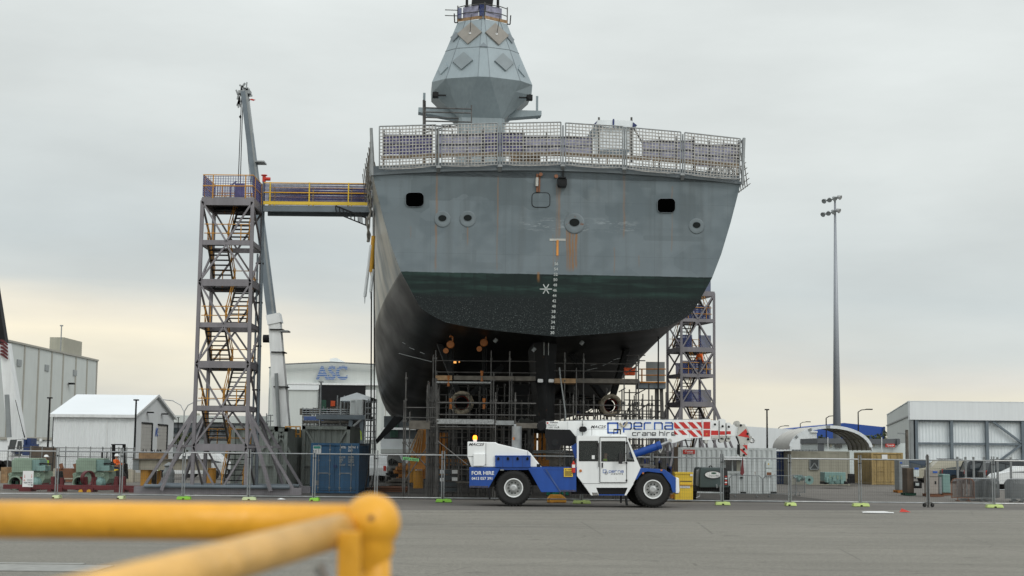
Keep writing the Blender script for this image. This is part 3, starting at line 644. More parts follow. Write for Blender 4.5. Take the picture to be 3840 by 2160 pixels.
# crow's-nest railings and sheeting
mb = MB(); zt = zT + 1.9
C_ = [RT[i] for i in (0, 1, 2, 3, 4, 5)]
for p in (RT[0], RT[2], RT[5]): mb.tube(p, p + Vector((0, 0, 1.5)), .05, 6)
for a, b in zip(C_, C_[1:]):
    for h in (.7, 1.35): mb.tube(a + Vector((0, 0, h)), b + Vector((0, 0, h)), .04, 6)
for h in (.6, 1.1): mb.tube(RT[5] + Vector((0, 0, h)), RT[5] + Vector((0, 0, h)) - RX * 1.1, .04, 6)
mb.build('railing', M['scaf'], mast)
mb = MB()
for a, b in ((RT[0], RT[2]), (RT[3], RT[5])): mb.bar(a + Vector((0, 0, .18)) - FW * .08, b + Vector((0, 0, .18)) - FW * .08, .05, .26)
mb.build('toe_board', M['timber'], mast)
mb = MB()
for a, b, u0, u1 in ((RT[2], RT[0], .05, .75), (RT[3], RT[5], .15, .78)):
    p = a.lerp(b, u0); q = a.lerp(b, u1)
    mb.bar(p + Vector((0, 0, .8)), q + Vector((0, 0, .8)), .02, .95)
mb.build('screen_mesh', M['pale_mesh'], mast)
mb = MB(); mb.box(S(mc - 2.0, TMAST - 1.4, zT + .7), (.35, .3, .9)); mb.box(S(mc - .15, TMAST - 2.4, zT + .75), (.4, .1, 1.0)); mb.build('blue_sheet', M['screen_sheet'], mast)
mb = MB(); mb.tube(S(mc, TMAST - .5, zT), S(mc, TMAST - .5, zT + 3.0), .3, 10); mb.build('pole_mast', M['galv'], mast)
mb = MB(); zz = mz(36); mb.bar(S(mc - 1.55, TMAST - .6, zz), S(mc + 1.5, TMAST - .6, zz), .18, .14)
for sg in (-1, 1): mb.tube(S(mc + sg * 1.35, TMAST - .6, zz), S(mc + sg * 1.35, TMAST - .6, zz + .8), .12, 8)
mb.prism([S(mc - .95, TMAST - 1, zz), S(mc + .85, TMAST - 1, zz), S(mc + 1.1, TMAST - 1, zz + 2), S(mc - .8, TMAST - 1, zz + 2)], FW * 1.4); mb.build('masthead_radar', M['dark_steel'], mast)
# deckhouse between mast and flight deck (hidden low, seen from elsewhere)
mb = MB(); mb.prism([S(-6.5, 34, 14.8), S(6.5, 34, 14.8), S(5.6, 34, 20.3), S(-5.6, 34, 20.3)], FW * 34); mb.prism([S(-4, 52, 20.3), S(4, 52, 20.3), S(3, 52, zB - 6), S(-3, 52, zB - 6)], FW * 18); mb.build('deckhouse', M['mast_grey'], ship)
mb = MB()
for i in range(9): z = 15.4 + i * .48; mb.bar(S(-3, 33.97, z), S(3, 33.97, z), .03, .4)
mb.build('hangar_door', M['mast_dark'], ship)
# ---- things standing on the flight deck
def screen(px0, px1, y0, y1, t, m, name, label, cat, grp=None, rails=True):
    root = thing(name, S(ST((px0 + px1) / 2, y1, t)[0], t, ZD), label, cat, grp)
    P0, P1, P2, P3 = SP(px0, y0, t), SP(px1, y0, t), SP(px1, y1, t), SP(px0, y1, t)
    g = MB(); n = max(6, int((px1 - px0) / 14)); mrow = 9
    for i in range(n + 1): g.bar(P0.lerp(P1, i / n), P3.lerp(P2, i / n), .09, .015)
    for j in range(mrow + 1): g.bar(P0.lerp(P3, j / mrow), P1.lerp(P2, j / mrow), .015, .10)
    g.build('mesh_sheet', m, root)
    if rails:
        r_ = MB(); top_ = Vector((0, 0, .25))
        for u in (0, .33, .66, 1): r_.tube(P3.lerp(P2, u) - Vector((0, 0, .6)), P0.lerp(P1, u) + top_, .035, 6)
        for v in (0, .5): r_.tube(P0.lerp(P3, v) - FW * .05, P1.lerp(P2, v) - FW * .05, .03, 6)
        r_.build('rail', M['scaf'], root)
    return root
screen(1440, 1620, 508, 575, 1.6, M['purple_mesh'], 'debris_screen', 'deep purple-blue debris mesh at the far left of the flight deck', 'debris screen')
screen(1640, 1810, 505, 578, 1.9, M['pale_mesh'], 'debris_screen', 'pale lilac debris mesh below the mast, second from the left', 'debris screen')
screen(1815, 1960, 500, 578, 1.5, M['purple_mesh'], 'debris_screen', 'dark purple mesh just right of the mast foot on the deck', 'debris screen')
screen(1965, 2220, 515, 580, 2.1, M['pale_mesh'], 'debris_screen', 'pale mesh behind the middle of the net, left of the white tent', 'debris screen')
screen(2410, 2600, 530, 596, 1.7, M['pale_mesh'], 'debris_screen', 'pale mesh right of the white tent on the deck edge', 'debris screen')
screen(2605, 2770, 545, 620, 1.7, M['pale_mesh'], 'debris_screen', 'pale mesh panel in the right corner of the flight deck', 'debris screen')
mk('kick_timber', (.27, .20, .13), .8, var=.25, scale=4)
for k, (a, b, la) in enumerate((((1430, 592), (1750, 580), 'orange timber kick board along the left of the deck edge'), ((1755, 580), (2110, 578), 'orange timber kick board under the middle of the net'), ((2115, 579), (2440, 594), 'orange timber kick board right of the centre stanchion'), ((2445, 595), (2770, 622), 'orange timber kick board along the right end of the deck edge'))):
    mb = MB(); p, q = SP(*a, .5), SP(*b, .5); mb.bar(p, q, .05, .2)
    for u in (.02, .5, .98): c = p.lerp(q, u); mb.bar(c, Vector((c.x, c.y, ZD + .2)), .05)
    tag(mb.build('kick_board', M['kick_timber']), la, 'toe board', 'kick boards round the flight deck')
mb = MB(); a = SP(1915, 545, 2.6); b = SP(2028, 577, 2.6)
for i in range(4): z = b.z + (a.z - b.z) * (i + .5) / 4; mb.bar(Vector((a.x, a.y, z)), Vector((b.x, b.y, z)), .5, (a.z - b.z) / 4 - .03)
mb.bx(a.x, b.x, a.y - .1, a.y + .1, ZD, b.z); tag(mb.build('timber_stack', M['timber']), 'stack of yellow-brown timber behind the middle deck net', 'timber stack')
tent = thing('shelter_tent', SP(2310, 600, 4), 'white tarpaulin tent with dark blue straps standing on the flight deck', 'tent')
def TP(x, y, t): return SP(x, y, t)
mb = MB(); f = [TP(2228, 470, 3), TP(2240, 450, 3), TP(2368, 452, 3), TP(2388, 472, 3), TP(2362, 478, 3), TP(2330, 474, 3), TP(2290, 478, 3), TP(2250, 472, 3)]; mb.prism(f, FW * 3); mb.build('tarpaulin', M['tarp_white'], tent)
mb = MB(); mb.prism([TP(2298, 446, 2.96), TP(2304, 446, 2.96), TP(2303, 478, 2.96), TP(2297, 478, 2.96)], FW * .03); mb.prism([TP(2374, 458, 2.96), TP(2390, 470, 2.96), TP(2372, 478, 2.96)], FW * .03); mb.prism([TP(2222, 470, 2.96), TP(2240, 452, 2.96), TP(2232, 472, 2.96)], FW * .03); mb.build('strap', M['tarp_blue'], tent)
mb = MB(); mb.prism([TP(2250, 478, 3.2), TP(2372, 478, 3.2), TP(2366, 560, 3.2), TP(2252, 560, 3.2)], FW * 2.4); mb.build('tent_wall', M['tarp_white'], tent)
mb = MB()
for x in (2246, 2368): mb = MB(); mb.tube(TP(x, 440, 3.1), TP(x, 610, 3.1), .05, 6); mb.build('tent_pole', M['scaf'], tent)
mb = MB()
for i in range(7): mb.tube(TP(2376 + i * 10, 480 + i * 17, 2.8), TP(2386 + i * 10, 497 + i * 17, 2.8), .04, 6)
mb.build('guy_chain', M['scaf'], tent)
# scaffold beside the mast
t_ = 50; sm = thing('mast_scaffold', S(ST(1680, 480, t_)[0], t_, 14.9), 'small tube scaffold standing left of the mast foot', 'scaffold')
for x, y0, y1 in ((1589, 375, 800), (1595, 378, 800), (1768, 395, 800)):
    mb = MB(); mb.tube(SP(x, y0, t_), SP(x, y1, t_), .09 if x < 1592 else .05, 6); mb.build('standard', M['scaf'], sm)
for y0, y1, x1 in ((404, 409, 1768), (420, 424, 1768), (440, 444, 1720), (454, 458, 1768), (470, 476, 1710), (484, 492, 1700), (498, 470, 1690)):
    mb = MB(); mb.tube(SP(1592, y0, t_), SP(x1, y1, t_), .06, 6); mb.build('ledger', M['scaf'], sm)
# ================================================================ THE MOBILE CRANE (side on, between camera and fence)
D0 = 62.9
def cz(zx, zy): return (1700 + zx * .4658, 1500 + zy * .4658)
def cp(zx, zy, d=0.0): return at(*cz(zx, zy), D0) + Vector((0, d, 0))
def cpoly(mb, pts, d, dep): return mb.prism([cp(x, y, d) for x, y in pts], (0, dep, 0))
def cbox(mb, x0, y0, x1, y1, d, dep): return cpoly(mb, [(x0, y0), (x1, y0), (x1, y1), (x0, y1)], d, dep)
crane = thing('mobile_crane', Vector((cp(1000, 860).x, D0 + 1.2, 0)), 'white and blue pick-and-carry mobile crane with its boom lowered level over the cab', 'mobile crane')
def cpart(name, m, fn, parent=None, **kw):
    mb = MB(); fn(mb); return mb.build(name, m, parent or crane, **kw)
def f(mb): cpoly(mb, [(113, 335), (340, 340), (360, 352), (600, 408), (625, 432), (712, 540), (145, 540), (113, 455)], .06, 2.3)
hood = cpart('engine_hood', M['crane_white'], f, bevel=.03)
cpart('air_intake', M['crane_white'], lambda mb: cpoly(mb, [(162, 432), (258, 432), (258, 515), (245, 532), (162, 532)], -.06, .2), bevel=.02)
cpart('beacon_base', M['decal_white'], lambda mb: mb.tube(cp(172, 335, .5), cp(172, 318, .5), .08, 10))
b_ = cpart('beacon', M['amber_lit'], lambda mb: mb.lathe(cp(172, 318, .5), (0, 0, 1), [(.085, 0), (.085, .12), (.06, .17), (0, .18)], 14), smooth=True)
tb = cpart('toolbox', M['crane_blue'], lambda mb: (cbox(mb, 337, 450, 622, 542, -.04, .5), cbox(mb, 335, 446, 624, 456, -.06, .55)), bevel=.01)
for x in (362, 440, 517, 597): cpart('latch', M['black'], lambda mb: (mb.lathe(cp(x, 475, -.06), (0, -1, 0), [(.055, 0), (.055, .03), (0, .03)], 12), cbox(mb, x - 5, 458, x + 5, 480, -.09, .03)), tb)
for x in (398, 478, 558): cpart('lid_seam', M['decal_black'], lambda mb: cbox(mb, x - 1, 458, x + 1, 540, -.045, .01), tb)
cpart('rear_skirt', M['crane_blue'], lambda mb: cpoly(mb, [(128, 540), (380, 545), (284, 708), (128, 706)], .0, 2.4), bevel=.015)
cpart('deck_plate', M['crane_blue'], lambda mb: cpoly(mb, [(375, 538), (1000, 542), (1000, 562), (365, 562)], .02, 2.38))
def f(mb):
    cpoly(mb, [(600, 555), (990, 552), (990, 740), (712, 740)], .03, 2.3); cpoly(mb, [(600, 548), (705, 545), (860, 742), (708, 742)], -.03, .06)
cpart('side_panel', M['crane_blue'], f, bevel=.01)
cpart('cover_highlight', mat('highlight_blue', (.05, .09, .22), .5, var=.3, scale=5, rust=.1), lambda mb: mb.bar(cp(742, 555, -.05), cp(862, 738, -.05), .05, .02, up=(0, 1, 0)))  # highlight line on the cover, painted as a paler, rust-flecked blue bar
cpart('chassis', M['black'], lambda mb: (cbox(mb, 260, 560, 1500, 690, .75, .9), cbox(mb, 960, 620, 1160, 760, .5, 1.4), cbox(mb, 330, 690, 630, 730, .4, 1.6), cbox(mb, 1480, 690, 1740, 730, .4, 1.6), cbox(mb, 285, 620, 330, 700, .3, .4), cbox(mb, 1440, 600, 1760, 700, .5, 1.4)))
cpart('mudflap', M['black'], lambda mb: cpoly(mb, [(280, 708), (296, 708), (298, 800), (288, 800)], .05, .6)); cpart('mudflap', M['dark_steel'], lambda mb: cpoly(mb, [(1385, 768), (1402, 768), (1408, 850), (1396, 850)], .1, .5))
cpart('step_chain', M['black'], lambda mb: cbox(mb, 1345, 770, 1360, 830, .2, .04))
# cab
CABP = [(998, 296), (1006, 290), (1395, 290), (1513, 560), (1392, 768), (1110, 768), (995, 610)]
def hole_face(mb, outer, holes, d, dep):        # cab side: strips round the window openings
    pass
# side wall built as pieces round the openings: windows (1013-1163, 330-490), door (1178-1395)
def f(mb):
    d, e = 0.0, .06
    cbox(mb, 998, 290, 1178, 330, d, e); cbox(mb, 996, 330, 1013, 490, d, e); cbox(mb, 1163, 330, 1178, 490, d, e); cpoly(mb, [(995, 490), (1178, 490), (1178, 672), (1043, 672), (995, 610)], d, e)
    cbox(mb, 1178, 290, 1395, 298, d, e); cpoly(mb, [(1395, 290), (1412, 328), (1395, 328)], d, e); cpoly(mb, [(1412, 328), (1513, 560), (1452, 664), (1395, 664), (1395, 495), (1455, 495), (1400, 338), (1395, 328)], d, e)
    cpoly(mb, [(1043, 672), (1452, 672), (1432, 706), (1150, 706), (1172, 766), (1110, 768)], d, e); cpoly(mb, [(1178, 664), (1452, 664), (1448, 672), (1178, 672)], d, e); cpoly(mb, [(1432, 706), (1392, 768), (1378, 768), (1404, 706)], d, e)
    cpoly(mb, CABP, 1.0, .05); cbox(mb, 998, 288, 1395, 296, .06, .95)
    cbox(mb, 996, 296, 1003, 610, .06, .95); cpoly(mb, [(995, 610), (1110, 768), (1118, 768), (1003, 610)], .06, .95)
    cpoly(mb, [(1470, 480), (1513, 560), (1392, 768), (1380, 768), (1500, 560), (1460, 480)], .06, .95)
cab = cpart('cab', M['crane_white'], f)
cpart('cab_dark_panel', M['black'], lambda mb: (cbox(mb, 1006, 330, 1400, 640, .96, .03), cbox(mb, 1006, 492, 1172, 640, .08, .02), cbox(mb, 1190, 500, 1385, 640, .08, .02), cbox(mb, 1010, 300, 1395, 330, .08, .9)), cab)  # black panels added inside so that the windows look dark
cpart('cab_floor', M['black'], lambda mb: (cbox(mb, 1010, 640, 1440, 660, .08, .9), cpoly(mb, [(1150, 708), (1402, 708), (1378, 764), (1172, 764)], .07, .8)), cab)
cpart('step', M['crane_blue'], lambda mb: cbox(mb, 1172, 760, 1385, 768, .02, .4), cab)
def f(mb):
    d, e = -.03, .05
    cbox(mb, 1182, 300, 1392, 332, d, e); cbox(mb, 1182, 332, 1192, 494, d, e); cbox(mb, 1383, 332, 1392, 494, d, e); cbox(mb, 1182, 494, 1392, 662, d, e)
door = cpart('door', M['crane_white'], f, cab)
cpart('seal', M['black'], lambda mb: [mb.bar(cp(*a, -.035), cp(*b, -.035), .02) for a, b in (((1180, 299), (1394, 299)), ((1180, 299), (1180, 664)), ((1180, 664), (1394, 664)), ((1394, 299), (1394, 664)), ((1192, 333), (1383, 333)), ((1192, 333), (1192, 493)), ((1192, 493), (1383, 493)), ((1383, 333), (1383, 493)))], cab)
cpart('handle', M['black'], lambda mb: cbox(mb, 1194, 505, 1204, 545, -.07, .04), cab)
cpart('door_window', M['glass'], lambda mb: cbox(mb, 1192, 333, 1383, 493, -.012, .01), cab)
cpart('side_window', M['glass'], lambda mb: cbox(mb, 1014, 331, 1163, 490, .02, .01), cab)
cpart('quarter_window', M['glass'], lambda mb: cpoly(mb, [(1396, 336), (1401, 338), (1455, 492), (1396, 492)], .02, .01), cab)
cpart('windscreen', M['glass'], lambda mb: mb.quad(cp(1400, 298, .08), cp(1470, 480, .08), cp(1470, 480, .98), cp(1400, 298, .98)), cab)
cpart('window_seal', M['black'], lambda mb: [mb.bar(cp(*a, .0), cp(*b, .0), .025) for a, b in (((1013, 331), (1163, 331)), ((1013, 331), (1013, 490)), ((1013, 490), (1163, 490)), ((1163, 331), (1163, 490)), ((1397, 338), (1397, 493)), ((1397, 493), (1456, 493)), ((1401, 336), (1456, 493)))], cab)
cpart('notice', M['decal_white'], lambda mb: cbox(mb, 1115, 445, 1138, 475, .015, .004), cab)
cpart('seat_back', M['black'], lambda mb: (cpoly(mb, [(1055, 400), (1110, 400), (1115, 580), (1060, 580)], .25, .5), cbox(mb, 1150, 540, 1290, 600, .25, .5)), cab, bevel=.03)
cpart('console', M['black'], lambda mb: cpoly(mb, [(1310, 470), (1440, 480), (1470, 560), (1430, 620), (1320, 620)], .1, .85), cab)
cpart('steering_wheel', M['black'], lambda mb: mb.lathe(cp(1318, 470, .5), (-.8, 0, .6), [(.2, 0), (.2, .03), (.17, .03), (.17, 0)], 16), cab)
cpart('mirror', M['mirror_dark'], lambda mb: (cpoly(mb, [(1328, 432), (1358, 428), (1362, 490), (1350, 515), (1325, 512)], -.35, .12), mb.bar(cp(1355, 510, -.3), cp(1395, 500, 0), .025), mb.bar(cp(1355, 440, -.3), cp(1395, 430, 0), .025)), cab, bevel=.02)
cpart('marker_lamp', M['decal_rust'], lambda mb: mb.lathe(cp(1024, 570, 0), (0, -1, 0), [(.06, 0), (.05, .04), (0, .04)], 12), cab)
cpart('roof_lip', M['crane_white'], lambda mb: cpoly(mb, [(1275, 276), (1398, 276), (1404, 290), (1268, 290)], .1, .5), cab)
# blue upright behind the cab, fire extinguisher, yellow notice
cpart('boom_support', M['crane_blue'], lambda mb: cpoly(mb, [(955, 372), (998, 345), (998, 470), (985, 470)], .3, .6))
cpart('boom_hinge', M['black'], lambda mb: (cpoly(mb, [(745, 236), (945, 236), (1000, 300), (1000, 345), (950, 372), (870, 360), (860, 400), (770, 400), (760, 320), (745, 300)], .9, .7), mb.lathe(cp(715, 205, .95), (0, 1, 0), [(0, 0), (.16, 0), (.2, .05), (.2, .5), (0, .5)], 20)))
cpart('hinge_bracket', M['dark_steel'], lambda mb: (cpoly(mb, [(690, 170), (735, 150), (750, 160), (750, 240), (700, 238)], 1.0, .4), mb.lathe(cp(825, 340, .88), (0, 1, 0), [(0, 0), (.14, 0), (.14, .06)], 14)), smooth=False)
fe = cpart('fire_extinguisher', M['red'], lambda mb: (mb.tube(cp(967, 585, -.02), cp(967, 510, -.02), .078, 14), mb.tube(cp(967, 510, -.02), cp(967, 488, -.02), .05, 10, .02)), smooth=False)
cpart('nozzle', M['black'], lambda mb: mb.bar(cp(962, 488, -.04), cp(975, 478, -.04), .04), fe); cpart('label_plate', M['decal_white'], lambda mb: cbox(mb, 955, 520, 980, 545, -.106, .01), fe)
cpart('warning_sign', M['bright_yellow'], lambda mb: cbox(mb, 890, 548, 962, 618, -.02, .02))
mbk = cpart('sign_print', M['decal_black'], lambda mb: [cbox(mb, 897, 573 + 8 * i, 955 - (i % 2) * 6, 577 + 8 * i, -.026, .004) for i in range(5)])
cpart('sign_triangle', M['decal_black'], lambda mb: cpoly(mb, [(897, 566), (905, 554), (913, 566)], -.026, .004)); text('WARNING', *cz(918, 556), *cz(956, 566), D0 - .024, M['decal_black'], crane)
# exhaust stack
cpart('exhaust_stack', M['galv'], lambda mb: (mb.lathe(cp(510, 405, 1.0), (0, 0, 1), [(.20, 0), (.20, 1.0)], 18), mb.tube(cp(498, 400, 1.2), cp(498, 190, 1.2), .055, 10)), smooth=True)
cpart('tail_lamp', M['decal_rust'], lambda mb: cbox(mb, 478, 298, 492, 320, .75, .05))
# front wing, bumper
cpart('front_wing', M['crane_blue'], lambda mb: (cpoly(mb, [(1508, 548), (1702, 560), (1790, 625), (1790, 745), (1766, 745), (1748, 680), (1682, 590), (1560, 575), (1515, 590), (1478, 640), (1465, 640)], -.02, .55), cpoly(mb, [(1508, 548), (1702, 560), (1790, 625), (1790, 640), (1700, 572), (1508, 562)], .5, 1.9)), bevel=.008)
cpart('wing_lamp', M['decal_rust'], lambda mb: (cbox(mb, 1668, 558, 1682, 572, -.04, .05), cbox(mb, 1520, 582, 1534, 596, -.04, .05)))
cpart('front_bumper', M['crane_white'], lambda mb: cpoly(mb, [(1790, 622), (1816, 628), (1822, 735), (1816, 752), (1788, 752)], .0, 2.4), bevel=.03)
cpart('tow_pin', M['rusty'], lambda mb: cbox(mb, 1788, 740, 1815, 758, .1, .2))
for x, y in ((392, 562),): cpart('rear_lamp', M['plastic_grey'], lambda mb: cbox(mb, x - 14, y - 4, x + 14, y + 6, -.01, .03))
cpart('work_lamp', M['dark_steel'], lambda mb: (cbox(mb, 672, 515, 702, 540, .05, .12), mb.lathe(cp(687, 528, .05), (0, -1, 0), [(.06, 0), (.06, .02), (0, .02)], 10)))
cpart('jib_pin_rack', M['grey_timber'], lambda mb: (cbox(mb, 1515, 515, 1600, 530, .6, .4), cbox(mb, 1540, 530, 1640, 545, .6, .5)))
# wheels
def wheel(zx, zy, dep, steer=0.0, r=.735, w=.46, near=True):
    c = cp(zx, zy, dep); ax = Vector((math.sin(steer), -math.cos(steer), 0)); c = Vector((c.x, c.y, r + .024))
    mb = MB(); mb.lathe(c, ax, [(r * .52, -w / 2), (r * .80, -w / 2 - .01), (r * .93, -w / 2 + .03), (r, -w / 2 + .09), (r, w / 2 - .09), (r * .95, w / 2 - .03), (r * .86, w / 2 + .012), (r * .78, w / 2 + .015), (r * .60, w / 2 - .01), (r * .52, w / 2 - .02)], 48)
    side = ax.cross(Vector((0, 0, 1)))
    for k in range(34):
        a = math.tau * k / 34; o = side * math.cos(a) + Vector((0, 0, math.sin(a))); tt = ax.cross(o)
        for e in (-1, 1): mb.bar(c + o * (r - .004) + ax * (e * .02) + tt * 0.0, c + o * (r - .02) + ax * (e * (w / 2 - .01)) + tt * .06, .05, .045, up=o)
    wh = mb.build('wheel', M['rubber'], crane, smooth=False)
    mb = MB(); q = w / 2 - .01
    mb.lathe(c, ax, [(r * .525, q), (r * .50, q + .015), (r * .455, q - .01), (r * .44, q - .10), (r * .32, q - .14), (0, q - .14)], 40); rim = mb.build('rim', M['rim_grey'], wh, smooth=True)
    mb = MB(); mb.lathe(c, ax, [(r * .535, q + .005), (r * .525, q + .03), (r * .475, q + .02), (r * .462, q - .02)], 40); mb.build('rim_ring', M['crane_white'], wh, smooth=True)
    mb = MB(); mb.lathe(c, ax, [(r * .21, q - .14), (r * .20, q + .01), (r * .12, q + .03), (0, q + .03)], 24); mb.build('hub', M['galv_bright'], wh, smooth=False)
    for k in range(10):
        mb = MB(); a = math.tau * k / 10; o = side * math.cos(a) + Vector((0, 0, math.sin(a))); mb.tube(c + o * r * .30 + ax * (q - .14), c + o * r * .30 + ax * (q - .09), .03, 6); mb.build('wheel_nut', M['dark_steel'], wh)
    return wh
wheel(485, 722, .26); wheel(485, 722, 2.15); wheel(1608, 726, .26); wheel(1560, 722, 2.15)
# boom
BD = 1.08
boom = cpart('boom', M['crane_white'], lambda mb: (cpoly(mb, [(748, 168), (1050, 163), (2094, 155), (2094, 297), (1905, 310), (1800, 345), (1780, 346), (1745, 330), (1740, 306), (1000, 305), (932, 308), (932, 238), (748, 232)], BD, .55)), bevel=.012)
cpart('boom_collar', M['crane_white'], lambda mb: (cbox(mb, 928, 163, 1002, 308, BD - .03, .6), cbox(mb, 2032, 152, 2100, 322, BD - .03, .62)), boom, bevel=.01)
cpart('boom_section', M['crane_white'], lambda mb: cpoly(mb, [(2094, 160), (2172, 160), (2172, 300), (2150, 318), (2094, 318)], BD + .04, .46), boom)
cpart('boom_section', M['crane_white'], lambda mb: (cpoly(mb, [(2172, 150), (2195, 145), (2222, 155), (2222, 305), (2172, 305)], BD + .02, .5), cbox(mb, 2222, 185, 2262, 300, BD + .07, .4)), boom)
cpart('boom_section', M['crane_white'], lambda mb: (cpoly(mb, [(2228, 178), (2258, 178), (2268, 190), (2268, 300), (2228, 300)], BD + .05, .46), cpoly(mb, [(2262, 200), (2325, 185), (2392, 192), (2392, 290), (2262, 285)], BD + .1, .34)), boom)
cpart('boom_gap', M['black'], lambda mb: (cbox(mb, 2168, 165, 2172, 310, BD - .0, .5), cbox(mb, 2223, 185, 2228, 310, BD + .01, .5), cbox(mb, 2094, 165, 2098, 300, BD + .0, .5)), boom)
for x, y, r in ((2133, 193, .05), (2196, 208, .05), (2247, 212, .05), (1848, 214, 0), (852, 215, .03), (2400, 270, .05), (2405, 314, .05), (2345, 200, .05)):
    if r: cpart('pin_hole', M['black'], lambda mb: mb.lathe(cp(x, y, BD - .035), (0, -1, 0), [(r, 0), (r, .012), (0, .012)], 14), boom)
for x, y, r in ((2190, 322, .105), (2243, 318, .085), (2062, 335, .07), (1765, 325, .085)):
    cpart('sheave', M['dirty_white'], lambda mb: mb.lathe(cp(x, y, BD - .03), (0, 1, 0), [(0, 0), (r, 0), (r, .5), (0, .5)], 18), boom)
cpart('sheave_bracket', M['dirty_white'], lambda mb: (cpoly(mb, [(2108, 285), (2170, 285), (2170, 312), (2108, 305)], BD - .03, .5), cpoly(mb, [(2176, 285), (2218, 285), (2215, 325), (2178, 320)], BD - .03, .5), cpoly(mb, [(2230, 285), (2266, 285), (2262, 318), (2234, 318)], BD - .03, .5), cpoly(mb, [(2035, 322), (2085, 322), (2070, 345), (2055, 345)], BD + .1, .2)), boom)
cpart('boom_nose', M['dirty_white'], lambda mb: (cpoly(mb, [(2318, 290), (2330, 192), (2375, 190), (2398, 225), (2432, 305), (2415, 345), (2400, 352), (2335, 352), (2330, 320)], BD - .02, .5), mb.lathe(cp(2320, 188, BD + .1), (0, 1, 0), [(0, 0), (.13, 0), (.13, .3), (0, .3)], 18)), boom)
cpart('nose_strut', M['dark_steel'], lambda mb: mb.bar(cp(2308, 292, BD + .1), cp(2338, 355, BD + .1), .04), boom)
hk = [(2412, 318), (2425, 300), (2418, 295), (2440, 302), (2458, 318), (2462, 336), (2450, 348), (2430, 350), (2410, 344)]
def f(mb):
    P_ = [cp(*p, BD + .2) for p in ((2408, 318), (2428, 330), (2448, 340), (2459, 330), (2461, 318), (2452, 306), (2440, 300), (2438, 288))]
    for (a, b), r in zip(zip(P_, P_[1:]), (.045, .05, .05, .045, .04, .03, .02)): mb.tube(a, b, r, 8)
cpart('tow_hook', M['galv_bright'], f, boom)
def par(mb, x0, x1, x2, x3, y0, y1): cpoly(mb, [(x0, y0), (x1, y0), (x2, y1), (x3, y1)], BD - .012, .008)
def f(mb):
    cpoly(mb, [(1800, 176), (1806, 176), (1856, 227), (1800, 227)][0:1] + [(1808, 176), (1857, 227), (1812, 227), (1800, 214)], BD - .012, .008)
    for x in (1836, 1908, 1980): 
        x2 = min(x + 106, 2030); cpoly(mb, [(x, 174), (x + 42, 174), (min(x + 92, 2030), 227 if x < 1950 else 222), (min(x + 50, 2030), 227)], BD - .012, .008)
    cpoly(mb, [(1800, 240), (1834, 276), (1800, 276)], BD - .012, .008)
    for x in (1832, 1904, 1976):
        e = 38 if x < 1850 else 54; cpoly(mb, [(x, 240), (x + 38, 240), (min(x + 38 + e, 2030), 240 + e if x < 1950 else 278), (min(x + e, 2030), 240 + e)], BD - .012, .008)
cpart('hazard_stripe', M['decal_red'], f, boom)
cpart('red_panel', M['decal_red'], lambda mb: (cbox(mb, 2040, 172, 2094, 229, BD - .045, .01), cbox(mb, 2040, 239, 2094, 292, BD - .045, .01), cbox(mb, 2104, 243, 2162, 280, BD + .028, .01), cbox(mb, 2175, 248, 2217, 278, BD + .008, .01), cbox(mb, 2231, 248, 2266, 273, BD + .038, .01), cpoly(mb, [(2322, 286), (2388, 228), (2416, 302)], BD - .032, .01)), boom)
cpart('triangle_sign', M['brass_orange'], lambda mb: cbox(mb, 2058, 268, 2072, 275, BD - .052, .006), boom)
cpart('flood_lamp', M['black'], lambda mb: (cpoly(mb, [(1022, 222), (1034, 210), (1068, 210), (1083, 222), (1083, 246), (1066, 255), (1034, 255), (1022, 246)], BD - .2, .14), mb.bar(cp(1050, 255, BD - .1), cp(1050, 285, BD - .1), .02), mb.bar(cp(1050, 185, BD - .05), cp(1050, 212, BD - .1), .02)), boom)
cpart('load_display', M['black'], lambda mb: [mb.bar(cp(*a, .3), cp(*b, .3), .035) for a, b in (((1296, 235), (1348, 235)), ((1296, 235), (1296, 276)), ((1348, 235), (1348, 276)))], boom)
cpart('aerial', M['black'], lambda mb: mb.bar(cp(1120, 285, .5), cp(1120, 215, .5), .012), boom)
cpart('rope_guide', M['bronze_scale'], lambda mb: mb.path([cp(1355 + 12 * i, 178 + 34 * math.sin((i + .3) / 5 * math.pi) * (1 if i else .4), BD - .06) for i in range(6)], .045, 6), boom)
cpart('pressure_line', M['galv'], lambda mb: (mb.tube(cp(1000, 158, BD + .1), cp(2094, 150, BD + .1), .014, 6), mb.tube(cp(1050, 163, BD - .02), cp(1050, 200, BD - .02), .012, 6)), boom)
for x in (1245, 1600, 1698, 1215): cpart('rope_clip', M['galv_bright'], lambda mb: mb.lathe(cp(x, 158, BD + .2), (0, 1, 0), [(0, 0), (.05, 0), (.05, .05), (0, .05)], 10), boom)
cyl = cpart('luffing_cylinder', M['crane_blue'], lambda mb: (mb.tube(cp(1440, 448, BD - .02), cp(1678, 366, BD - .02), .155, 18), mb.tube(cp(1660, 372, BD - .02), cp(1692, 361, BD - .02), .185, 18)), boom)
cpart('cylinder_rod', M['galv_bright'], lambda mb: mb.tube(cp(1690, 362, BD - .02), cp(1762, 332, BD - .02), .06, 12), boom)
cpart('shackle', M['dirty_white'], lambda mb: mb.path([cp(1700, 372, BD - .1), cp(1700, 395, BD - .1), cp(1685, 425, BD - .1), cp(1676, 408, BD - .1), cp(1688, 385, BD - .1)], .03, 6), boom)
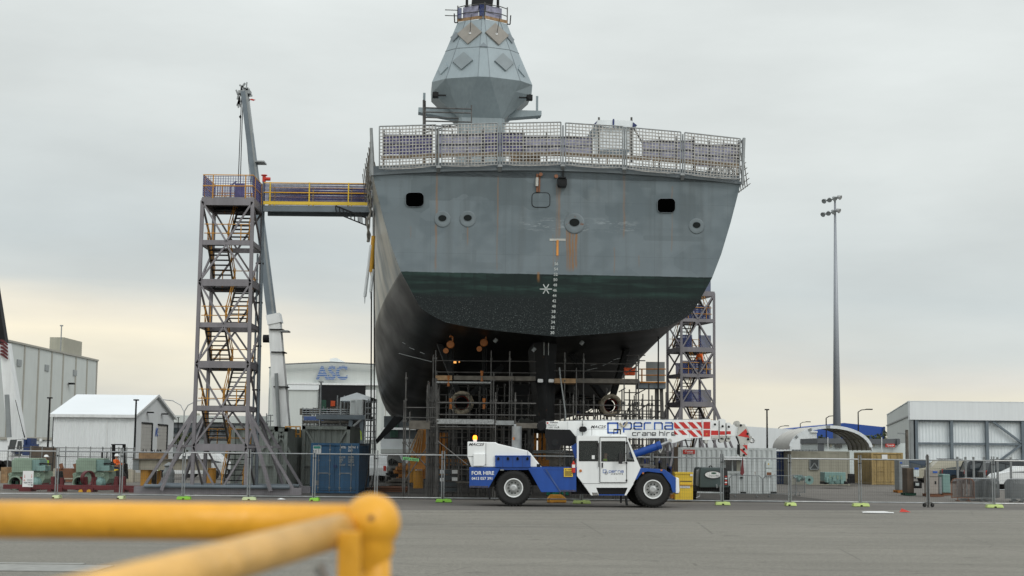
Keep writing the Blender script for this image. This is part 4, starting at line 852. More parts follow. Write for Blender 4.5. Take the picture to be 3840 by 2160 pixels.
# hook block
cpart('hoist_rope', M['dark_steel'], lambda mb: (mb.bar(cp(2340, 350, BD + .1), cp(2340, 362, BD + .1), .03), mb.bar(cp(2380, 345, BD + .1), cp(2380, 362, BD + .1), .03)), boom)
hb = cpart('hook_block', M['dirty_white'], lambda mb: cpoly(mb, [(2328, 356), (2402, 356), (2404, 440), (2396, 458), (2350, 460), (2330, 440)], BD + .0, .3), boom)
cpart('block_stripe', M['decal_red'], lambda mb: (cpoly(mb, [(2362, 362), (2398, 362), (2400, 402)], BD - .01, .01), cpoly(mb, [(2340, 392), (2360, 396), (2400, 440), (2390, 446), (2344, 404)], BD - .01, .01)), boom)
cpart('block_edge', M['dark_steel'], lambda mb: cpoly(mb, [(2325, 356), (2338, 356), (2340, 446), (2325, 435)], BD - .015, .33), boom)
for y in (396, 444): cpart('block_pin', M['black'], lambda mb: mb.lathe(cp(2371, y, BD - .02), (0, -1, 0), [(.05, 0), (.05, .02), (0, .02)], 14), boom)
sl = tag(cpart('lifting_sling', M['maroon'], lambda mb: cpoly(mb, [(2364, 462), (2368, 462), (2372, 540), (2378, 590), (2362, 612), (2345, 596), (2352, 548)], BD + .1, .06)), 'limp dark red webbing sling hanging from the crane hook block', 'sling'); sl.parent = None; sl.location = ORG[crane.name]
# sign-writing
DK = M['decal_black']; LB = M['decal_blue']; BF = D0 + BD - .008
def T(s, x0, y0, x1, y1, d, m, sh=0.0, par_=None): return text(s, *cz(x0, y0), *cz(x1, y1), D0 + d, m, par_ or crane, shear=sh)
T('FOR HIRE', 148, 572, 328, 603, -.01, M['decal_white']); T('0413 057 391', 148, 620, 313, 643, -.01, M['decal_white'])
T('MAC25', 124, 346, 250, 368, .05, M['decal_black'], .35, hood); T('MAC25', 1106, 204, 1230, 228, BD - .008, DK, .35, boom)
T('TEREX', 776, 175, 843, 187, BD - .008, DK, 0, boom); T('FRANNA', 762, 196, 834, 207, BD - .008, M['plastic_grey'], 0, boom); T('LSRC 25t', 768, 213, 834, 226, BD - .008, M['plastic_grey'], 0, boom)
cpart('maker_mark', M['decal_red'], lambda mb: cbox(mb, 757, 175, 770, 187, BD - .008, .006), boom)
def stroke_word(word, x0, y0, sx, sy, w, d, m, par_):
    # rounded-square stroke alphabet, unit cell 1 wide x 1 tall (x-height), descender below 1
    G = {'p': [[(0, 1.45), (0, .15), (.12, 0), (.88, 0), (1, .15), (1, .85), (.88, 1), (.1, 1)]], 'e': [[(1, .55), (0.1, .55)], [(1, .55), (1, .15), (.88, 0), (.12, 0), (0, .15), (0, .85), (.12, 1), (.95, 1)]],
         'r': [[(0, 1), (0, .15), (.12, 0), (.8, 0)]], 'n': [[(0, 1), (0, 0), (.85, 0), (1, .15), (1, 1)]], 'a': [[(.1, 0), (.88, 0), (1, .15), (1, 1), (.12, 1), (0, .85), (0, .6), (.12, .48), (1, .48)]],
         'c': [[(1, 0), (.12, 0), (0, .15), (0, .85), (.12, 1), (1, 1)]], 'h': [[(0, -.5), (0, 1)], [(0, .1), (.12, 0), (.85, 0), (1, .15), (1, 1)]], 'i': [[(0.1, 0), (.1, 1)], [(.1, -.4), (.1, -.28)]], ' ': []}
    mb = MB(); x = x0
    for ch in word:
        for st in G[ch]: ribbon(mb, [cz(x + px * sx, y0 + py * sy) for px, py in st], D0 + d, w * .4658)
        x += sx * (1.36 if ch not in 'i ' else (.62 if ch == 'i' else .7))
    return mb.build('lettering', m, par_)
stroke_word('perna', 1372, 184, 61, 50, 11, BD - .01, LB, boom); stroke_word('crane hire', 1443, 262, 29, 24, 5.5, BD - .01, DK, boom)
def logo(x, y, s, d, par_, m=None):
    mb = MB(); ribbon(mb, [cz(x, y), cz(x + s, y), cz(x + s, y + s), cz(x, y + s), cz(x, y)], D0 + d, s * .16 * .4658); mb.build('logo', m or LB, par_)
logo(1245, 186, 78, BD - .01, boom)
mb = MB(); ribbon(mb, [cz(1300, 240), cz(1345, 240), cz(1345, 276)], D0 + BD - .014, 4); mb.build('logo', DK, boom)
logo(1206, 562, 24, -.04, cab, LB); logo(1222, 578, 18, -.042, cab, DK)
stroke_word('perna', 1253, 568, 18, 15, 3.2, -.036, LB, cab); stroke_word('crane hire', 1270, 592, 8, 7, 1.6, -.036, DK, cab)

# ================================================================ PEOPLE
def person(loc, label, facing=0.0, pose='stand', top=M['hivis_orange'], legs=M['navy_cloth'], hat=M['hat_white'], arms=None, scale=1.0, group=None):
    """One continuous skinned body, with clothing, helmet and boots as parts. pose: stand, walk, sit."""
    root = thing('person', loc, label, 'person', group); root.rotation_euler = (0, 0, facing)
    sit = pose == 'sit'; wk = pose == 'walk'
    J = {}; hz = .52 if sit else .94
    J['pelvis'] = (0, 0, hz); J['waist'] = (0, -.01, hz + .16); J['chest'] = (0, -.01 if not sit else -.03, hz + .36); J['neckb'] = (0, -.01, hz + .50); J['neck'] = (0, -.02, hz + .57); J['head'] = (0, -.03, hz + .68); J['crown'] = (0, -.02, hz + .77)
    E = [('pelvis', 'waist'), ('waist', 'chest'), ('chest', 'neckb'), ('neckb', 'neck'), ('neck', 'head'), ('head', 'crown')]
    Rr = {'pelvis': .135, 'waist': .125, 'chest': .15, 'neckb': .09, 'neck': .055, 'head': .092, 'crown': .07}
    for s, sg in (('l', -1), ('r', 1)):
        J['sh' + s] = (sg * .18, 0, hz + .46); ar = (arms or {}).get(s) or ((sg * .25, -.12, hz + .22), (sg * .20, -.34, hz + .24)) if sit else ((arms or {}).get(s) or ((sg * .24, .03, hz + .18), (sg * .23, -.08, hz - .07)))
        J['el' + s], J['wr' + s] = ar; d = Vector(J['wr' + s]) - Vector(J['el' + s]); d.normalize(); J['ha' + s] = tuple(Vector(J['wr' + s]) + d * .08)
        E += [('chest', 'sh' + s), ('sh' + s, 'el' + s), ('el' + s, 'wr' + s), ('wr' + s, 'ha' + s)]; Rr.update({'sh' + s: .068, 'el' + s: .047, 'wr' + s: .033, 'ha' + s: .035})
        J['hi' + s] = (sg * .095, 0, hz - .06)
        if sit: J['kn' + s] = (sg * .12, -.42, hz - .04); J['an' + s] = (sg * .12, -.46, hz - .42)
        else: k = (.16 * sg if wk else 0); J['kn' + s] = (sg * .10, -.03 - k, .5); J['an' + s] = (sg * .10, .02 - k * 1.6 + (.0), .09)
        a = J['an' + s]; J['to' + s] = (a[0], a[1] - .15, a[2] - .045)
        E += [('pelvis', 'hi' + s), ('hi' + s, 'kn' + s), ('kn' + s, 'an' + s), ('an' + s, 'to' + s)]; Rr.update({'hi' + s: .095, 'kn' + s: .062, 'an' + s: .042, 'to' + s: .038})
    def skin(names, edges, nm, m, grow, parent):
        idx = {n_: i for i, n_ in enumerate(names)}; me = bpy.data.meshes.new(nm); me.from_pydata([Vector(J[n_]) * scale for n_ in names], [(idx[a], idx[b]) for a, b in edges if a in idx and b in idx], [])
        ob = bpy.data.objects.new(nm, me); COL.objects.link(ob); ob.parent = parent; me.materials.append(m)
        md = ob.modifiers.new('skin', 'SKIN'); md.use_smooth_shade = True
        for i, n_ in enumerate(names):
            r = (Rr[n_] + grow) * scale; me.skin_vertices[0].data[i].radius = (r * (1.25 if n_ in ('chest', 'pelvis', 'waist') else 1), r * (.8 if n_ in ('chest', 'waist') else 1)); me.skin_vertices[0].data[i].use_root = (i == 0)
        sb = ob.modifiers.new('sub', 'SUBSURF'); sb.levels = 2; sb.render_levels = 2; return ob
    if True:
        allj = ['pelvis'] + [k for k in J if k != 'pelvis']; body = skin(allj, E, 'body', M['skin'], 0, root)
        skin(['waist', 'chest', 'neckb', 'shl', 'shr', 'ell', 'elr', 'wrl', 'wrr'], E, 'jacket', top, .018, root)
        skin(['pelvis', 'waist', 'hil', 'hir', 'knl', 'knr', 'anl', 'anr'], E, 'trousers', legs, .014, root)
        skin(['anl', 'tol'], E, 'boot', M['black'], .014, root); skin(['anr', 'tor'], E, 'boot', M['black'], .014, root)
    h = Vector(J['head']) * scale; mb = MB()
    def L_(v): return Vector(loc) + Vector(v)
    mb.lathe(L_(h + Vector((0, .0, .045))), (0, 0, 1), [(.17, -.005), (.135, .0), (.13, .05), (.10, .10), (.04, .125), (0, .128)], 16) if hat else None
    if hat: mb.box(L_(h + Vector((0, -.15, .045))), (.16, .1, .015)); mb.build('helmet', hat, root, smooth=True)
    mb = MB(); mb.box(L_(h + Vector((0, -.10, -.005))), (.03, .035, .045)); mb.build('nose', M['skin'], root, bevel=.008)
    mb = MB()
    for sg in (-1, 1): mb.box(L_(h + Vector((sg * .035, -.088, .02))), (.026, .012, .014))
    mb.box(L_(h + Vector((0, -.085, -.05))), (.05, .01, .01)); mb.build('face', M['hair'], root)
    for s, sg in (('l', -1), ('r', 1)):           # fingers and thumb
        w_ = Vector(J['wr' + s]); d = (Vector(J['ha' + s]) - w_).normalized(); sd2 = Vector((0, 0, 1)).cross(d) if abs(d.z) < .8 else Vector((0, 1, 0)); sd2.normalize(); cu = d.cross(sd2)
        mb = MB()
        for k in range(4):
            b = (w_ + d * .085 + sd2 * (-.027 + .018 * k)) * scale; ln_ = (.065, .075, .07, .055)[k] * scale; mb.tube(L_(b), L_(b + d * ln_ * .6 + cu * .006), .0095, 6); mb.tube(L_(b + d * ln_ * .6 + cu * .006), L_(b + d * ln_ * .9 + cu * .03), .008, 6)
        b = (w_ + d * .03 + sd2 * -.03) * scale; mb.tube(L_(b), L_(b + (d * .4 - sd2).normalized() * .055), .0105, 6); mb.build('fingers', M['skin'], root)
    return root
p = cp(1225, 600, .48); op = person(Vector((p.x, p.y, cp(1225, 600).z - .38)), 'crane driver in a lime high-visibility shirt seated inside the crane cab', facing=math.radians(90), pose='sit', top=M['hivis'], hat=None, scale=.98)

# small hardware that a working crane carries
for (x0, y0), (x1, y1) in (((262, 345), (262, 535)), ((600, 410), (600, 445)), ((120, 455), (160, 455)), ((1043, 672), (1178, 672))): cpart('panel_gap', M['decal_black'], lambda mb: mb.bar(cp(x0, y0, .052 if y0 < 600 else -.004), cp(x1, y1, .052 if y1 < 600 else -.004), .012))
cpart('grab_rail', M['black'], lambda mb: mb.path([cp(1168, 345, -.06), cp(1170, 400, -.06), cp(1170, 540, -.06)], .016, 6), cab)
for y in (340, 500, 640): cpart('door_hinge', M['black'], lambda mb: cbox(mb, 1388, y, 1400, y + 14, -.06, .05), cab)
cpart('wiper', M['black'], lambda mb: mb.bar(cp(1425, 420, -.01), cp(1448, 480, -.01), .015), cab)
cpart('wiring_loom', M['black'], lambda mb: mb.path([cp(1005 + 30 * k, 300 + 6 * math.sin(k * 1.3), BD - .02) for k in range(-8, 0)], .025, 6), boom)
cpart('hydraulic_hose', M['black'], lambda mb: mb.path([cp(1000, 600, .3), cp(1030, 640, .35), cp(1025, 700, .3), cp(1060, 740, .4)], .03, 6))
cpart('rear_step', M['black'], lambda mb: (cbox(mb, 140, 706, 200, 716, .1, .3),))
cpart('roof_aerial', M['black'], lambda mb: mb.bar(cp(120, 335, .4), cp(116, 305, .4), .02))
for x in (1925, 2025): cpart('weld_seam', M['plastic_grey'], lambda mb: mb.bar(cp(x, 160, BD - .004), cp(x, 300, BD - .004), .008), boom)
cpart('boom_seam', M['plastic_grey'], lambda mb: mb.bar(cp(1005, 232, BD - .003), cp(2030, 233, BD - .003), .008), boom)
RD = mat('road_dirt', (.12, .10, .08), .9, var=.3, scale=9, alpha=.35)
cpart('road_dirt', RD, lambda mb: cpoly(mb, [(130, 690), (282, 692), (284, 707), (130, 705)], -.012, .004)); cpart('road_dirt', RD, lambda mb: cpoly(mb, [(708, 724), (988, 724), (988, 739), (712, 740)], -.02, .004)); cpart('road_dirt', RD, lambda mb: cpoly(mb, [(1115, 745), (1160, 745), (1170, 766), (1122, 766)], -.006, .004))
# ================================================================ TEMPORARY FENCE ALONG THE ROAD
FD = 67.0
posts = [-34, 210, 452, 686, 931, 1176, 1409, 1660, 1935, 2192, 2708 - 258, 2708, 2962, 3226, 3481, 3727, 3975]
posts[9:11] = [2180, 2444]
def fx(px): return xat(px, FD, 0.1)
where = ['in front of the left green gear housing', 'before the forklift', 'before the orange drums', 'below the left leg of the stair tower', 'across the foot of the stair tower', 'in front of the blue container doors', 'left of the yellow cradle under the hull', 'behind the crane engine hood', 'behind the middle of the crane', 'behind the crane cab', 'between the crane nose and the white cabin', 'before the cabin window with the awning', 'before the tan site hut', 'before the open yard and tan container', 'in front of the wrapped pallets', 'in front of the stacked crowd barriers']
mesh_m = M['galv']
for i, (a, b) in enumerate(zip(posts, posts[1:])):
    x0, x1 = fx(a), fx(b); x0 += .05; x1 -= .05; z0, z1 = .20, 2.18
    root = thing('temporary_fence', ((x0 + x1) / 2, FD, 0), 'galvanised wire fence panel ' + where[i], 'fence panel', 'fence panels along the road')
    for z in (z0, z1 - .12): mb = MB(); mb.tube((x0, FD, z), (x1, FD, z), .028, 8); mb.build('rail', M['galv'] if i % 3 else M['galv_bright'], root)
    for x in (x0, x1): mb = MB(); mb.tube((x, FD, .12), (x, FD, z1 + .06), .03, 8); mb.build('post', M['galv'], root)
    mb = MB(); n = 30; r = .0035
    for k in range(1, n): x = x0 + (x1 - x0) * k / n; mb.bar((x, FD, z0), (x, FD, z1 - .12), r)
    for k in range(1, 13): z = z0 + (z1 - .12 - z0) * k / 13; mb.bar((x0, FD + .004, z), (x1, FD + .004, z), r)
    mb.build('wire_mesh', M['scaf'], root)
    mb = MB(); mb.box((x1 + .05, FD, z1 - .3), (.16, .05, .05)); mb.build('clamp', M['dark_steel'], root)
bl = [(0, 'pale_block', .55, 'by the left frame edge'), (1, 'pale_block', .30, 'below the QR notice board'), (2, 'pale_block', .26, 'below the forklift'), (3, 'green_block', .62, 'at the left foot of the stair tower'), (4, 'pale_block', .62, 'under the right of the stair tower'), (5, 'green_block', .42, 'before the blue container'), (7, 'green_block', .72, 'left of the crane rear wheel'), (9, 'lime_block', .8, 'under the belly of the crane'), (11, 'lime_block', .66, 'beside the towable generator'), (12, 'lime_block', .46, 'before the tan hut'), (13, 'lime_block', .74, 'before the open yard'), (15, 'lime_block', .74, 'before the crowd barriers'), (16, 'lime_block', .66, 'at the right frame edge')]
for i, m, w, wh in bl:
    x = fx(posts[i]) + (.05 if i < 9 else .02); root = thing('plastic_base_block', (x, FD, 0), {'green_block': 'bright green', 'pale_block': 'pale faded green', 'lime_block': 'yellow-green'}[m] + ' plastic block foot of the fence ' + wh, 'base block', 'plastic base blocks of the fence')
    mb = MB(); h = .15; yv = .36 if w > .5 else .62
    a = [(x - w / 2, FD - yv / 2), (x + w / 2, FD - yv / 2), (x + w / 2, FD + yv / 2), (x - w / 2, FD + yv / 2)]; k = .88
    tp = [(x + (q[0] - x) * k, FD + (q[1] - FD) * k) for q in a]
    mb.add([(q[0], q[1], .016) for q in a] + [(q[0], q[1], h) for q in tp], [(0, 1, 5, 4), (1, 2, 6, 5), (2, 3, 7, 6), (3, 0, 4, 7), (4, 5, 6, 7), (3, 2, 1, 0)]); mb.build('block', M[m], root, bevel=.02)
    mb = MB(); mb.box((x - .09 if w < .5 else x, FD - yv / 2 - .001, .055), (.09, .03, .05)); mb.build('hand_hole', M['black'], root)
    mb = MB(); mb.box((x + .11, FD, h + .008), (.1, .2, .016)); mb.build('post_socket', M[m], root)
x = fx(3481)
root = thing('castor_pair', (x, FD, 0), 'pair of castor wheels under the fence gate post right of the open yard', 'castors')
mb = MB(); mb.tube((x, FD, .0), (x, FD, 2.3), .05, 8); mb.build('gate_post', M['scaf'], root)
for s in (-1, 1):
    mb = MB(); mb.lathe((x + s * .17, FD - .05, .10), (0, 1, 0), [(0, 0), (.085, 0), (.085, .05), (0, .05)], 16); mb.build('castor_wheel', M['rubber'], root); mb = MB(); mb.bar((x + s * .17, FD - .1, .2), (x + s * .17, FD - .1, .09), .03); mb.bar((x + s * .17, FD - .02, .2), (x, FD, .2), .04); mb.build('fork', M['scaf'], root)
# notices tied to the fence
nb = thing('notice_board', at(104, 1795, FD - .05), 'white printed notice board tied upside down to the fence before the left green housing', 'sign')
mb = MB(); mb.pbox(85, 1766, 125, 1826, FD - .06, .01); mb.build('board', M['decal_white'], nb)
def up_dn(s, x0, y0, x1, y1, m):      # the board hangs upside down
    return text(s, x1, y1, x0, y0, FD - .066, m, nb)
up_dn('SCAN HERE', 89, 1807, 121, 1813, M['decal_black'])
mb = MB()
for y in (1797, 1800, 1803): mb.pbox(101, y, 121, y + 1, FD - .066, .003)
mb.pbox(104, 1817, 116, 1819, FD - .066, .003); mb.pbox(117, 1815, 122, 1822, FD - .066, .003); mb.build('print', M['plastic_grey'], nb)
mb = MB(); c = at(91, 1801, FD - .066); mb.lathe(c, (0, 1, 0), [(.02, 0), (.035, 0), (.035, .004), (.02, .004)], 14)
for y in (1781, 1786, 1790): mb.pbox(91, y, 94, y + 2, FD - .066, .003); mb.pbox(117, y - 1, 120, y + 1, FD - .066, .003)
mb.build('red_print', M['decal_red'], nb)
rf = thing('hire_banner', at(1541, 1723, FD - .05), 'small green RENT A FENCE banner tied on the fence under the hull', 'sign')
mb = MB(); mb.pprism([(1511, 1713), (1571, 1720), (1570, 1731), (1511, 1724)], FD - .06, .01); mb.build('banner', mat('banner_green', (.16, .48, .18), .5), rf)
def skew(x0, y0, sl): return lambda x, y: at(x, y + (x - x0) * sl, FD - .066)
text('RENT A FENCE', 1515, 1716, 1567, 1724, skew(1511, 0, .10), M['decal_black'], rf)
# litter on the road
mb = MB(); g = gnd(3292, 1926); mb.prism([g + Vector(v) for v in ((-.65, -.25, .03), (.55, -.3, .03), (.62, .1, .03), (-.1, .5, .03), (-.5, .25, .03))], (0, 0, .03)); mb.box(g + Vector((-.1, .05, .07)), (.9, .45, .02), .2); tag(mb.build('paper_sheet', M['decal_white']), 'crumpled white sheet lying on the road right of the crane', 'litter')
mb = MB(); g = gnd(3394, 1923); mb.add([g + Vector(v) for v in ((-.22, 0, .03), (.22, -.05, .03), (.1, .3, .03), (-.12, .05, .17), (.02, .12, .1))], [(0, 1, 3), (1, 4, 3), (1, 2, 4), (2, 0, 3), (2, 3, 4)]); tag(mb.build('red_cloth', M['red']), 'small scrap of red cloth on the road by the white sheet', 'litter')
mb = MB(); g = gnd(1056, 1875); mb.add([g + Vector(v) for v in ((-.2, 0, .03), (.2, -.05, .03), (.1, .2, .03), (-.05, .1, .09))], [(0, 1, 3), (1, 2, 3), (2, 0, 3)]); tag(mb.build('litter_scrap', M['decal_white']), 'little white scrap of litter near the stair tower fence', 'litter')
mb = MB(); g = gnd(2098, 1861); 
for k in range(7): mb.box(g + Vector((-.55 + .16 * k + .0, 1.2, .16 + .06 * math.sin(k * 2.1))), (.18, .3, .28), k * .7, Matrix.Rotation(k * .5, 3, 'X'))
tag(mb.build('net_bundle', mat('green_net', (.03, .28, .17), .7, var=.3, scale=8)), 'bundle of bright green netting under the crane belly', 'netting')
mb = MB(); x = at(2090, 1855, 68).x; mb.prism([(x - .45, 68, .02), (x + .4, 68, .02), (x + .4, 68, .2), (x + .2, 68, .36), (x - .3, 68, .36), (x - .45, 68, .2)], (0, .5, 0)); mb.box((x - .45 + .2, 67.99, .1), (.2, .1, .18)); tag(mb.build('plastic_foot_stack', M['yellow_orange'], bevel=.02), 'yellow-orange plastic ramp block on the ground under the crane', 'block')

# ================================================================ STAIR TOWERS
def tower(name, label, cx, cy, rz, w, d, L_, legs=True, screens=(), top_rail=True, parity=0, taper=0.0, hidden_below=-1):
    root = thing(name, (cx, cy, 0), label, 'stair tower'); R = Matrix.Rotation(rz, 3, 'Z')
    def P(x, y, z): k = 1 - taper * z / L_[-1]; return Vector((cx, cy, 0)) + R @ Vector((x * k, y, z))
    hw, hd = w / 2, d / 2; g = M['tower_grey']; zt = L_[-1]
    for sx in (-1, 1):
        for sy in (-1, 1): mb = MB(); mb.bar(P(sx * hw, sy * hd, 0), P(sx * hw, sy * hd, zt + .05), .17, .17); mb.build('column', g, root)
    for i, z in enumerate(L_):
        if z < .3: continue
        dp = .34 if i % 2 == parity else .24
        for a, b in (((-hw, -hd), (hw, -hd)), ((-hw, hd), (hw, hd)), ((-hw, -hd), (-hw, hd)), ((hw, -hd), (hw, hd))):
            mb = MB(); mb.bar(P(*a, z), P(*b, z), .12, dp); mb.build('beam', g, root)
    for i in range(len(L_) - 1):
        z0, z1 = L_[i] + .05, L_[i + 1] - .1; even = i % 2 == parity
        for y in (-hd - .04, hd + .04):            # inverted V / V bracing in alternate bays
            for s in (-1, 1):
                mb = MB(); mb.bar(P(s * hw, y, z0 if even else z1 + .1), P(0, y, z1 if even else z0), .09, .09); mb.build('brace', g, root)
        for s in (-1, 1): mb = MB(); mb.bar(P(s * hw, -hd if even else hd, z0), P(s * hw, hd if even else -hd, z1), .09, .09); mb.build('brace', g, root)
        # stair flight: alternate sides of the well
        s = -1 if even else 1; xs = s * hw * .42; fl = MB(); yA, yB = (hd * .75, -hd * .75) if even else (-hd * .75, hd * .75)
        for k in range(9):
            u = (k + .5) / 9; fl.box(P(xs, yA + (yB - yA) * u, z0 + (L_[i + 1] - L_[i]) * u), (w * .36, .24, .05), rz)
        f_ = fl.build('stair_flight', M['dark_steel'], root)
        for e in (-1, 1): sb = MB(); sb.bar(P(xs + e * w * .19, yA, z0), P(xs + e * w * .19, yB, z0 + L_[i + 1] - L_[i]), .05, .22); sb.build('stringer', M['grey_timber'], f_)
        for e in (-1, 1):
            rl = MB()
            for h in (.5, .95): rl.tube(P(xs + e * w * .2, yA, z0 + h), P(xs + e * w * .2, yB, z0 + L_[i + 1] - L_[i] + h), .025, 6)
            for u in (.05, .5, .95): z = z0 + (L_[i + 1] - L_[i]) * u; rl.tube(P(xs + e * w * .2, yA + (yB - yA) * u, z), P(xs + e * w * .2, yA + (yB - yA) * u, z + .95), .022, 6)
            rl.build('handrail', M['yellow_orange'], f_)
        # landing with guard rails at the far or near end
        lz = L_[i + 1] - .02; ly = (yB + (-.35 if yB < 0 else .35)) if abs(yB) < hd else yB
        mb = MB(); mb.box(P(0, max(-hd + .3, min(hd - .3, yB)), lz), (w * .84, .62, .05), rz); pl = mb.build('landing', M['dark_steel'], root)
        rl = MB(); yy = -hd + .08 if even else hd - .08
        for h in (.5, .95): rl.tube(P(-hw * .9, yy, lz + h), P(hw * .9, yy, lz + h), .024, 6)
        for x in (-hw * .55, hw * .55): rl.tube(P(x, yy, lz - .1), P(x, yy, lz + .95), .026, 6)
        rl.build('guard_rail', M['yellow_orange'], pl)
        if i in screens:
            sc = MB(); sc.box(P(-hw * .35 if i % 3 else -hw * .6, -hd + .14, lz + .6), (w * (.55 if i % 3 else .3), .02, .95), rz); sc.build('sheeting', M['screen_sheet'], pl)
            sc = MB(); sc.box(P(hw * .5, -hd + .16, lz + .6), (w * .35, .02, .95), rz); sc.build('sheeting', M['screen_sheet'], pl)
            sc = MB(); sc.box(P(-hw * .05, hd - .2, lz + .6), (w * .5, .02, .9), rz); sc.build('sheeting', M['pale_mesh'], pl)
    if legs:
        zl = L_[2 if L_[0] < .3 else 1]
        for sx in (-1, 1):
            for sy in (-1, 1):
                c = P(sx * hw, sy * hd, zl - .1)
                for ex, ey in ((2.45, .15), (1.35, .75)):
                    mb = MB(); mb.bar(c, P(sx * (hw + ex * .98), sy * (hd + ey), .22), .15, .13); mb.build('raking_leg', g, root)
            for y in (-hd, hd): mb = MB(); mb.bar(P(sx * hw, y, 2.35), P(sx * (hw + 1.25), y, 2.35), .1); mb.build('tie', g, root)
        for y in (-hd - .15, hd + .15):
            mb = MB(); mb.bar(P(-hw - 2.75, y, .22), P(hw + 2.75, y, .22), .34, .34); mb.build('skid_beam', g, root)
            mb = MB(); mb.tube(P(-hw - 2.2, y - .3, .42), P(hw + 2.2, y - .3, .42), .09, 10); mb.build('skid_pipe', M['steel_blue_grey'], root)
    if top_rail:
        mb = MB(); mb.box(P(0, 0, zt + .2), (w * .98, d * .98, .1), rz); mb.build('top_deck', g, root)
        rl = MB(); cs = [(-hw, -hd), (hw, -hd), (hw, hd), (-hw, hd)]
        for a, b in zip(cs, cs[1:] + cs[:1]):
            for h in (.55, 1.1): rl.tube(P(*a, zt + .25 + h), P(*b, zt + .25 + h), .028, 6)
            for u in (.2, .85): x = a[0] + (b[0] - a[0]) * u; y = a[1] + (b[1] - a[1]) * u; rl.tube(P(x, y, zt), P(x, y, zt + 1.37), .03, 6)
        rl.build('top_rail', M['yellow_orange'], root)
        sc = MB()
        for a, b in zip(cs, cs[1:] + cs[:1]):
            for k in range(20):
                u = k / 20; x = a[0] + (b[0] - a[0]) * u; y = a[1] + (b[1] - a[1]) * u; sc.bar(P(x, y, zt + .3), P(x, y, zt + 1.3), .022)
            for k in range(9): sc.bar(P(*a, zt + .35 + k * .115), P(*b, zt + .35 + k * .115), .02)
        sc.build('purple_netting', M['purple_mesh'], root)
        mb = MB(); mb.bar(P(-.1, -.3, zt + .3), P(-.1, -.3, zt + 1.1), .06); mb.bar(P(-.1, -.3, zt + 1.0), P(.2, -.3, zt + 1.25), .06); mb.box(P(.32, 0, zt + .75), (.5, .05, .9), rz); mb.build('stair_gate', M['purple_mesh'], root)
    return root, P
TD = 76.0; tcx = xat(852, TD, 4.5)
def zpx(px, py, D): return at(px, py, D).z
LV = [0] + [zpx(856, y, TD - 1.5) for y in (1678, 1531, 1367, 1219, 1060, 910, 757)]
tower('stair_tower', 'tall grey steel stair tower left of the ship with splayed legs and yellow rails', tcx, TD, 0, 2.62, 3.0, LV, taper=.05, parity=1)
LV2 = [0] + [2.0 + 2.02 * k for k in range(6)]
c2 = at(2590, 1400, 110); tower('stair_tower', 'grey stair tower with blue sheeting at the right side behind the hull', c2.x, 110, math.radians(14), 2.5, 2.9, [0.0] + [at(2600, y, 108.6).z for y in (1622, 1516, 1408, 1311, 1201, 1100)], screens=(1, 2, 3, 4, 5), top_rail=False, parity=0, legs=True)
# riser pipe with red valve beside the tower
mb = MB(); rp = thing('fire_riser', (at(983, 1500, TD + .5).x, TD + .5, 0), 'slim grey riser pipe with a red valve on top beside the gangway', 'riser pipe')
a = at(985, 1850, TD + .5); b = at(990, 682, TD + .5); mb.tube((b.x + .03, TD + .5, .02), b, .075, 10); mb.tube((b.x - .22, TD + .5, 1), (b.x - .22, TD + .5, b.z - 3.7), .05, 8); mb.build('pipe', M['steel_blue_grey'], rp)
mb = MB()
for z in (3.0, 5.2, 7.4, 9.6, 11.6): mb.box((b.x - .1, TD + .5, z), (.4, .12, .08))
mb.build('pipe_clamp', M['black'], rp)
mb = MB(); mb.tube(b, b + Vector((0, 0, .3)), .09, 10); mb.lathe(b + Vector((0, 0, .32)), (0, 0, 1), [(0, 0), (.16, 0), (.16, .04), (0, .04)], 12); mb.tube(b + Vector((.0, 0, .15)), b + Vector((.32, 0, .15)), .09, 10); mb.build('valve', M['red'], rp)
# gangway
gw = thing('gangway', (at(1190, 790, TD + .2).x, TD + .2, 0), 'level gangway with yellow rails and purple netting from the stair tower to the ship side', 'gangway')
gx0, gx1 = at(988, 790, TD).x, at(1388, 790, TD).x; gz = lambda y: at(1190, y, TD).z
mb = MB(); mb.bx(gx0, gx1, TD - .1, TD + .1, gz(795), gz(773)); mb.bx(gx0, gx1, TD + 1.3, TD + 1.5, gz(795), gz(773)); mb.bx(gx0, gx1, TD + .1, TD + 1.3, gz(778), gz(774)); mb.build('girder', M['steel_blue_grey'], gw)
mb = MB(); mb.bx(gx0, gx1, TD - .14, TD - .1, gz(770), gz(758)); mb.build('kick_plate', M['bright_yellow'], gw)
for yy in (TD - .05, TD + 1.42):
    mb = MB()
    for y in (688, 724): mb = MB(); mb.tube((gx0, yy, gz(y)), (gx1, yy, gz(y)), .03, 8); mb.build('rail', M['yellow'], gw)
    for px in (1013, 1160, 1307): x = at(px, 730, TD).x; mb = MB(); mb.tube((x, yy, gz(778)), (x, yy, gz(685)), .035, 8); mb.build('rail_post', M['bright_yellow'], gw)
    mb = MB(); n = 90; zz0, zz1 = gz(756), gz(692)
    for k in range(n): x = gx0 + (gx1 - gx0) * k / n; mb.bar((x, yy + .06, zz0), (x, yy + .06, zz1), .028, .01)
    for k in range(14): z = zz0 + (zz1 - zz0) * k / 13; mb.bar((gx0, yy + .06, z), (gx1, yy + .06, z + .02 * math.sin(k * 3)), .01, .03)
    mb.build('netting', M['purple_mesh'], gw)
mb = MB(); a = at(1258, 772, TD - .3); b = at(1385, 838, TD - .3); c = at(1262, 800, TD - .3); d = at(1385, 850, TD - .3)
b2 = at(1385, 822, TD - .3)
mb.bar(a, b2, .07); mb.bar(c, d, .06)
for k in range(10): u = k / 9; mb.bar(a.lerp(b2, u), c.lerp(d, u), .05)
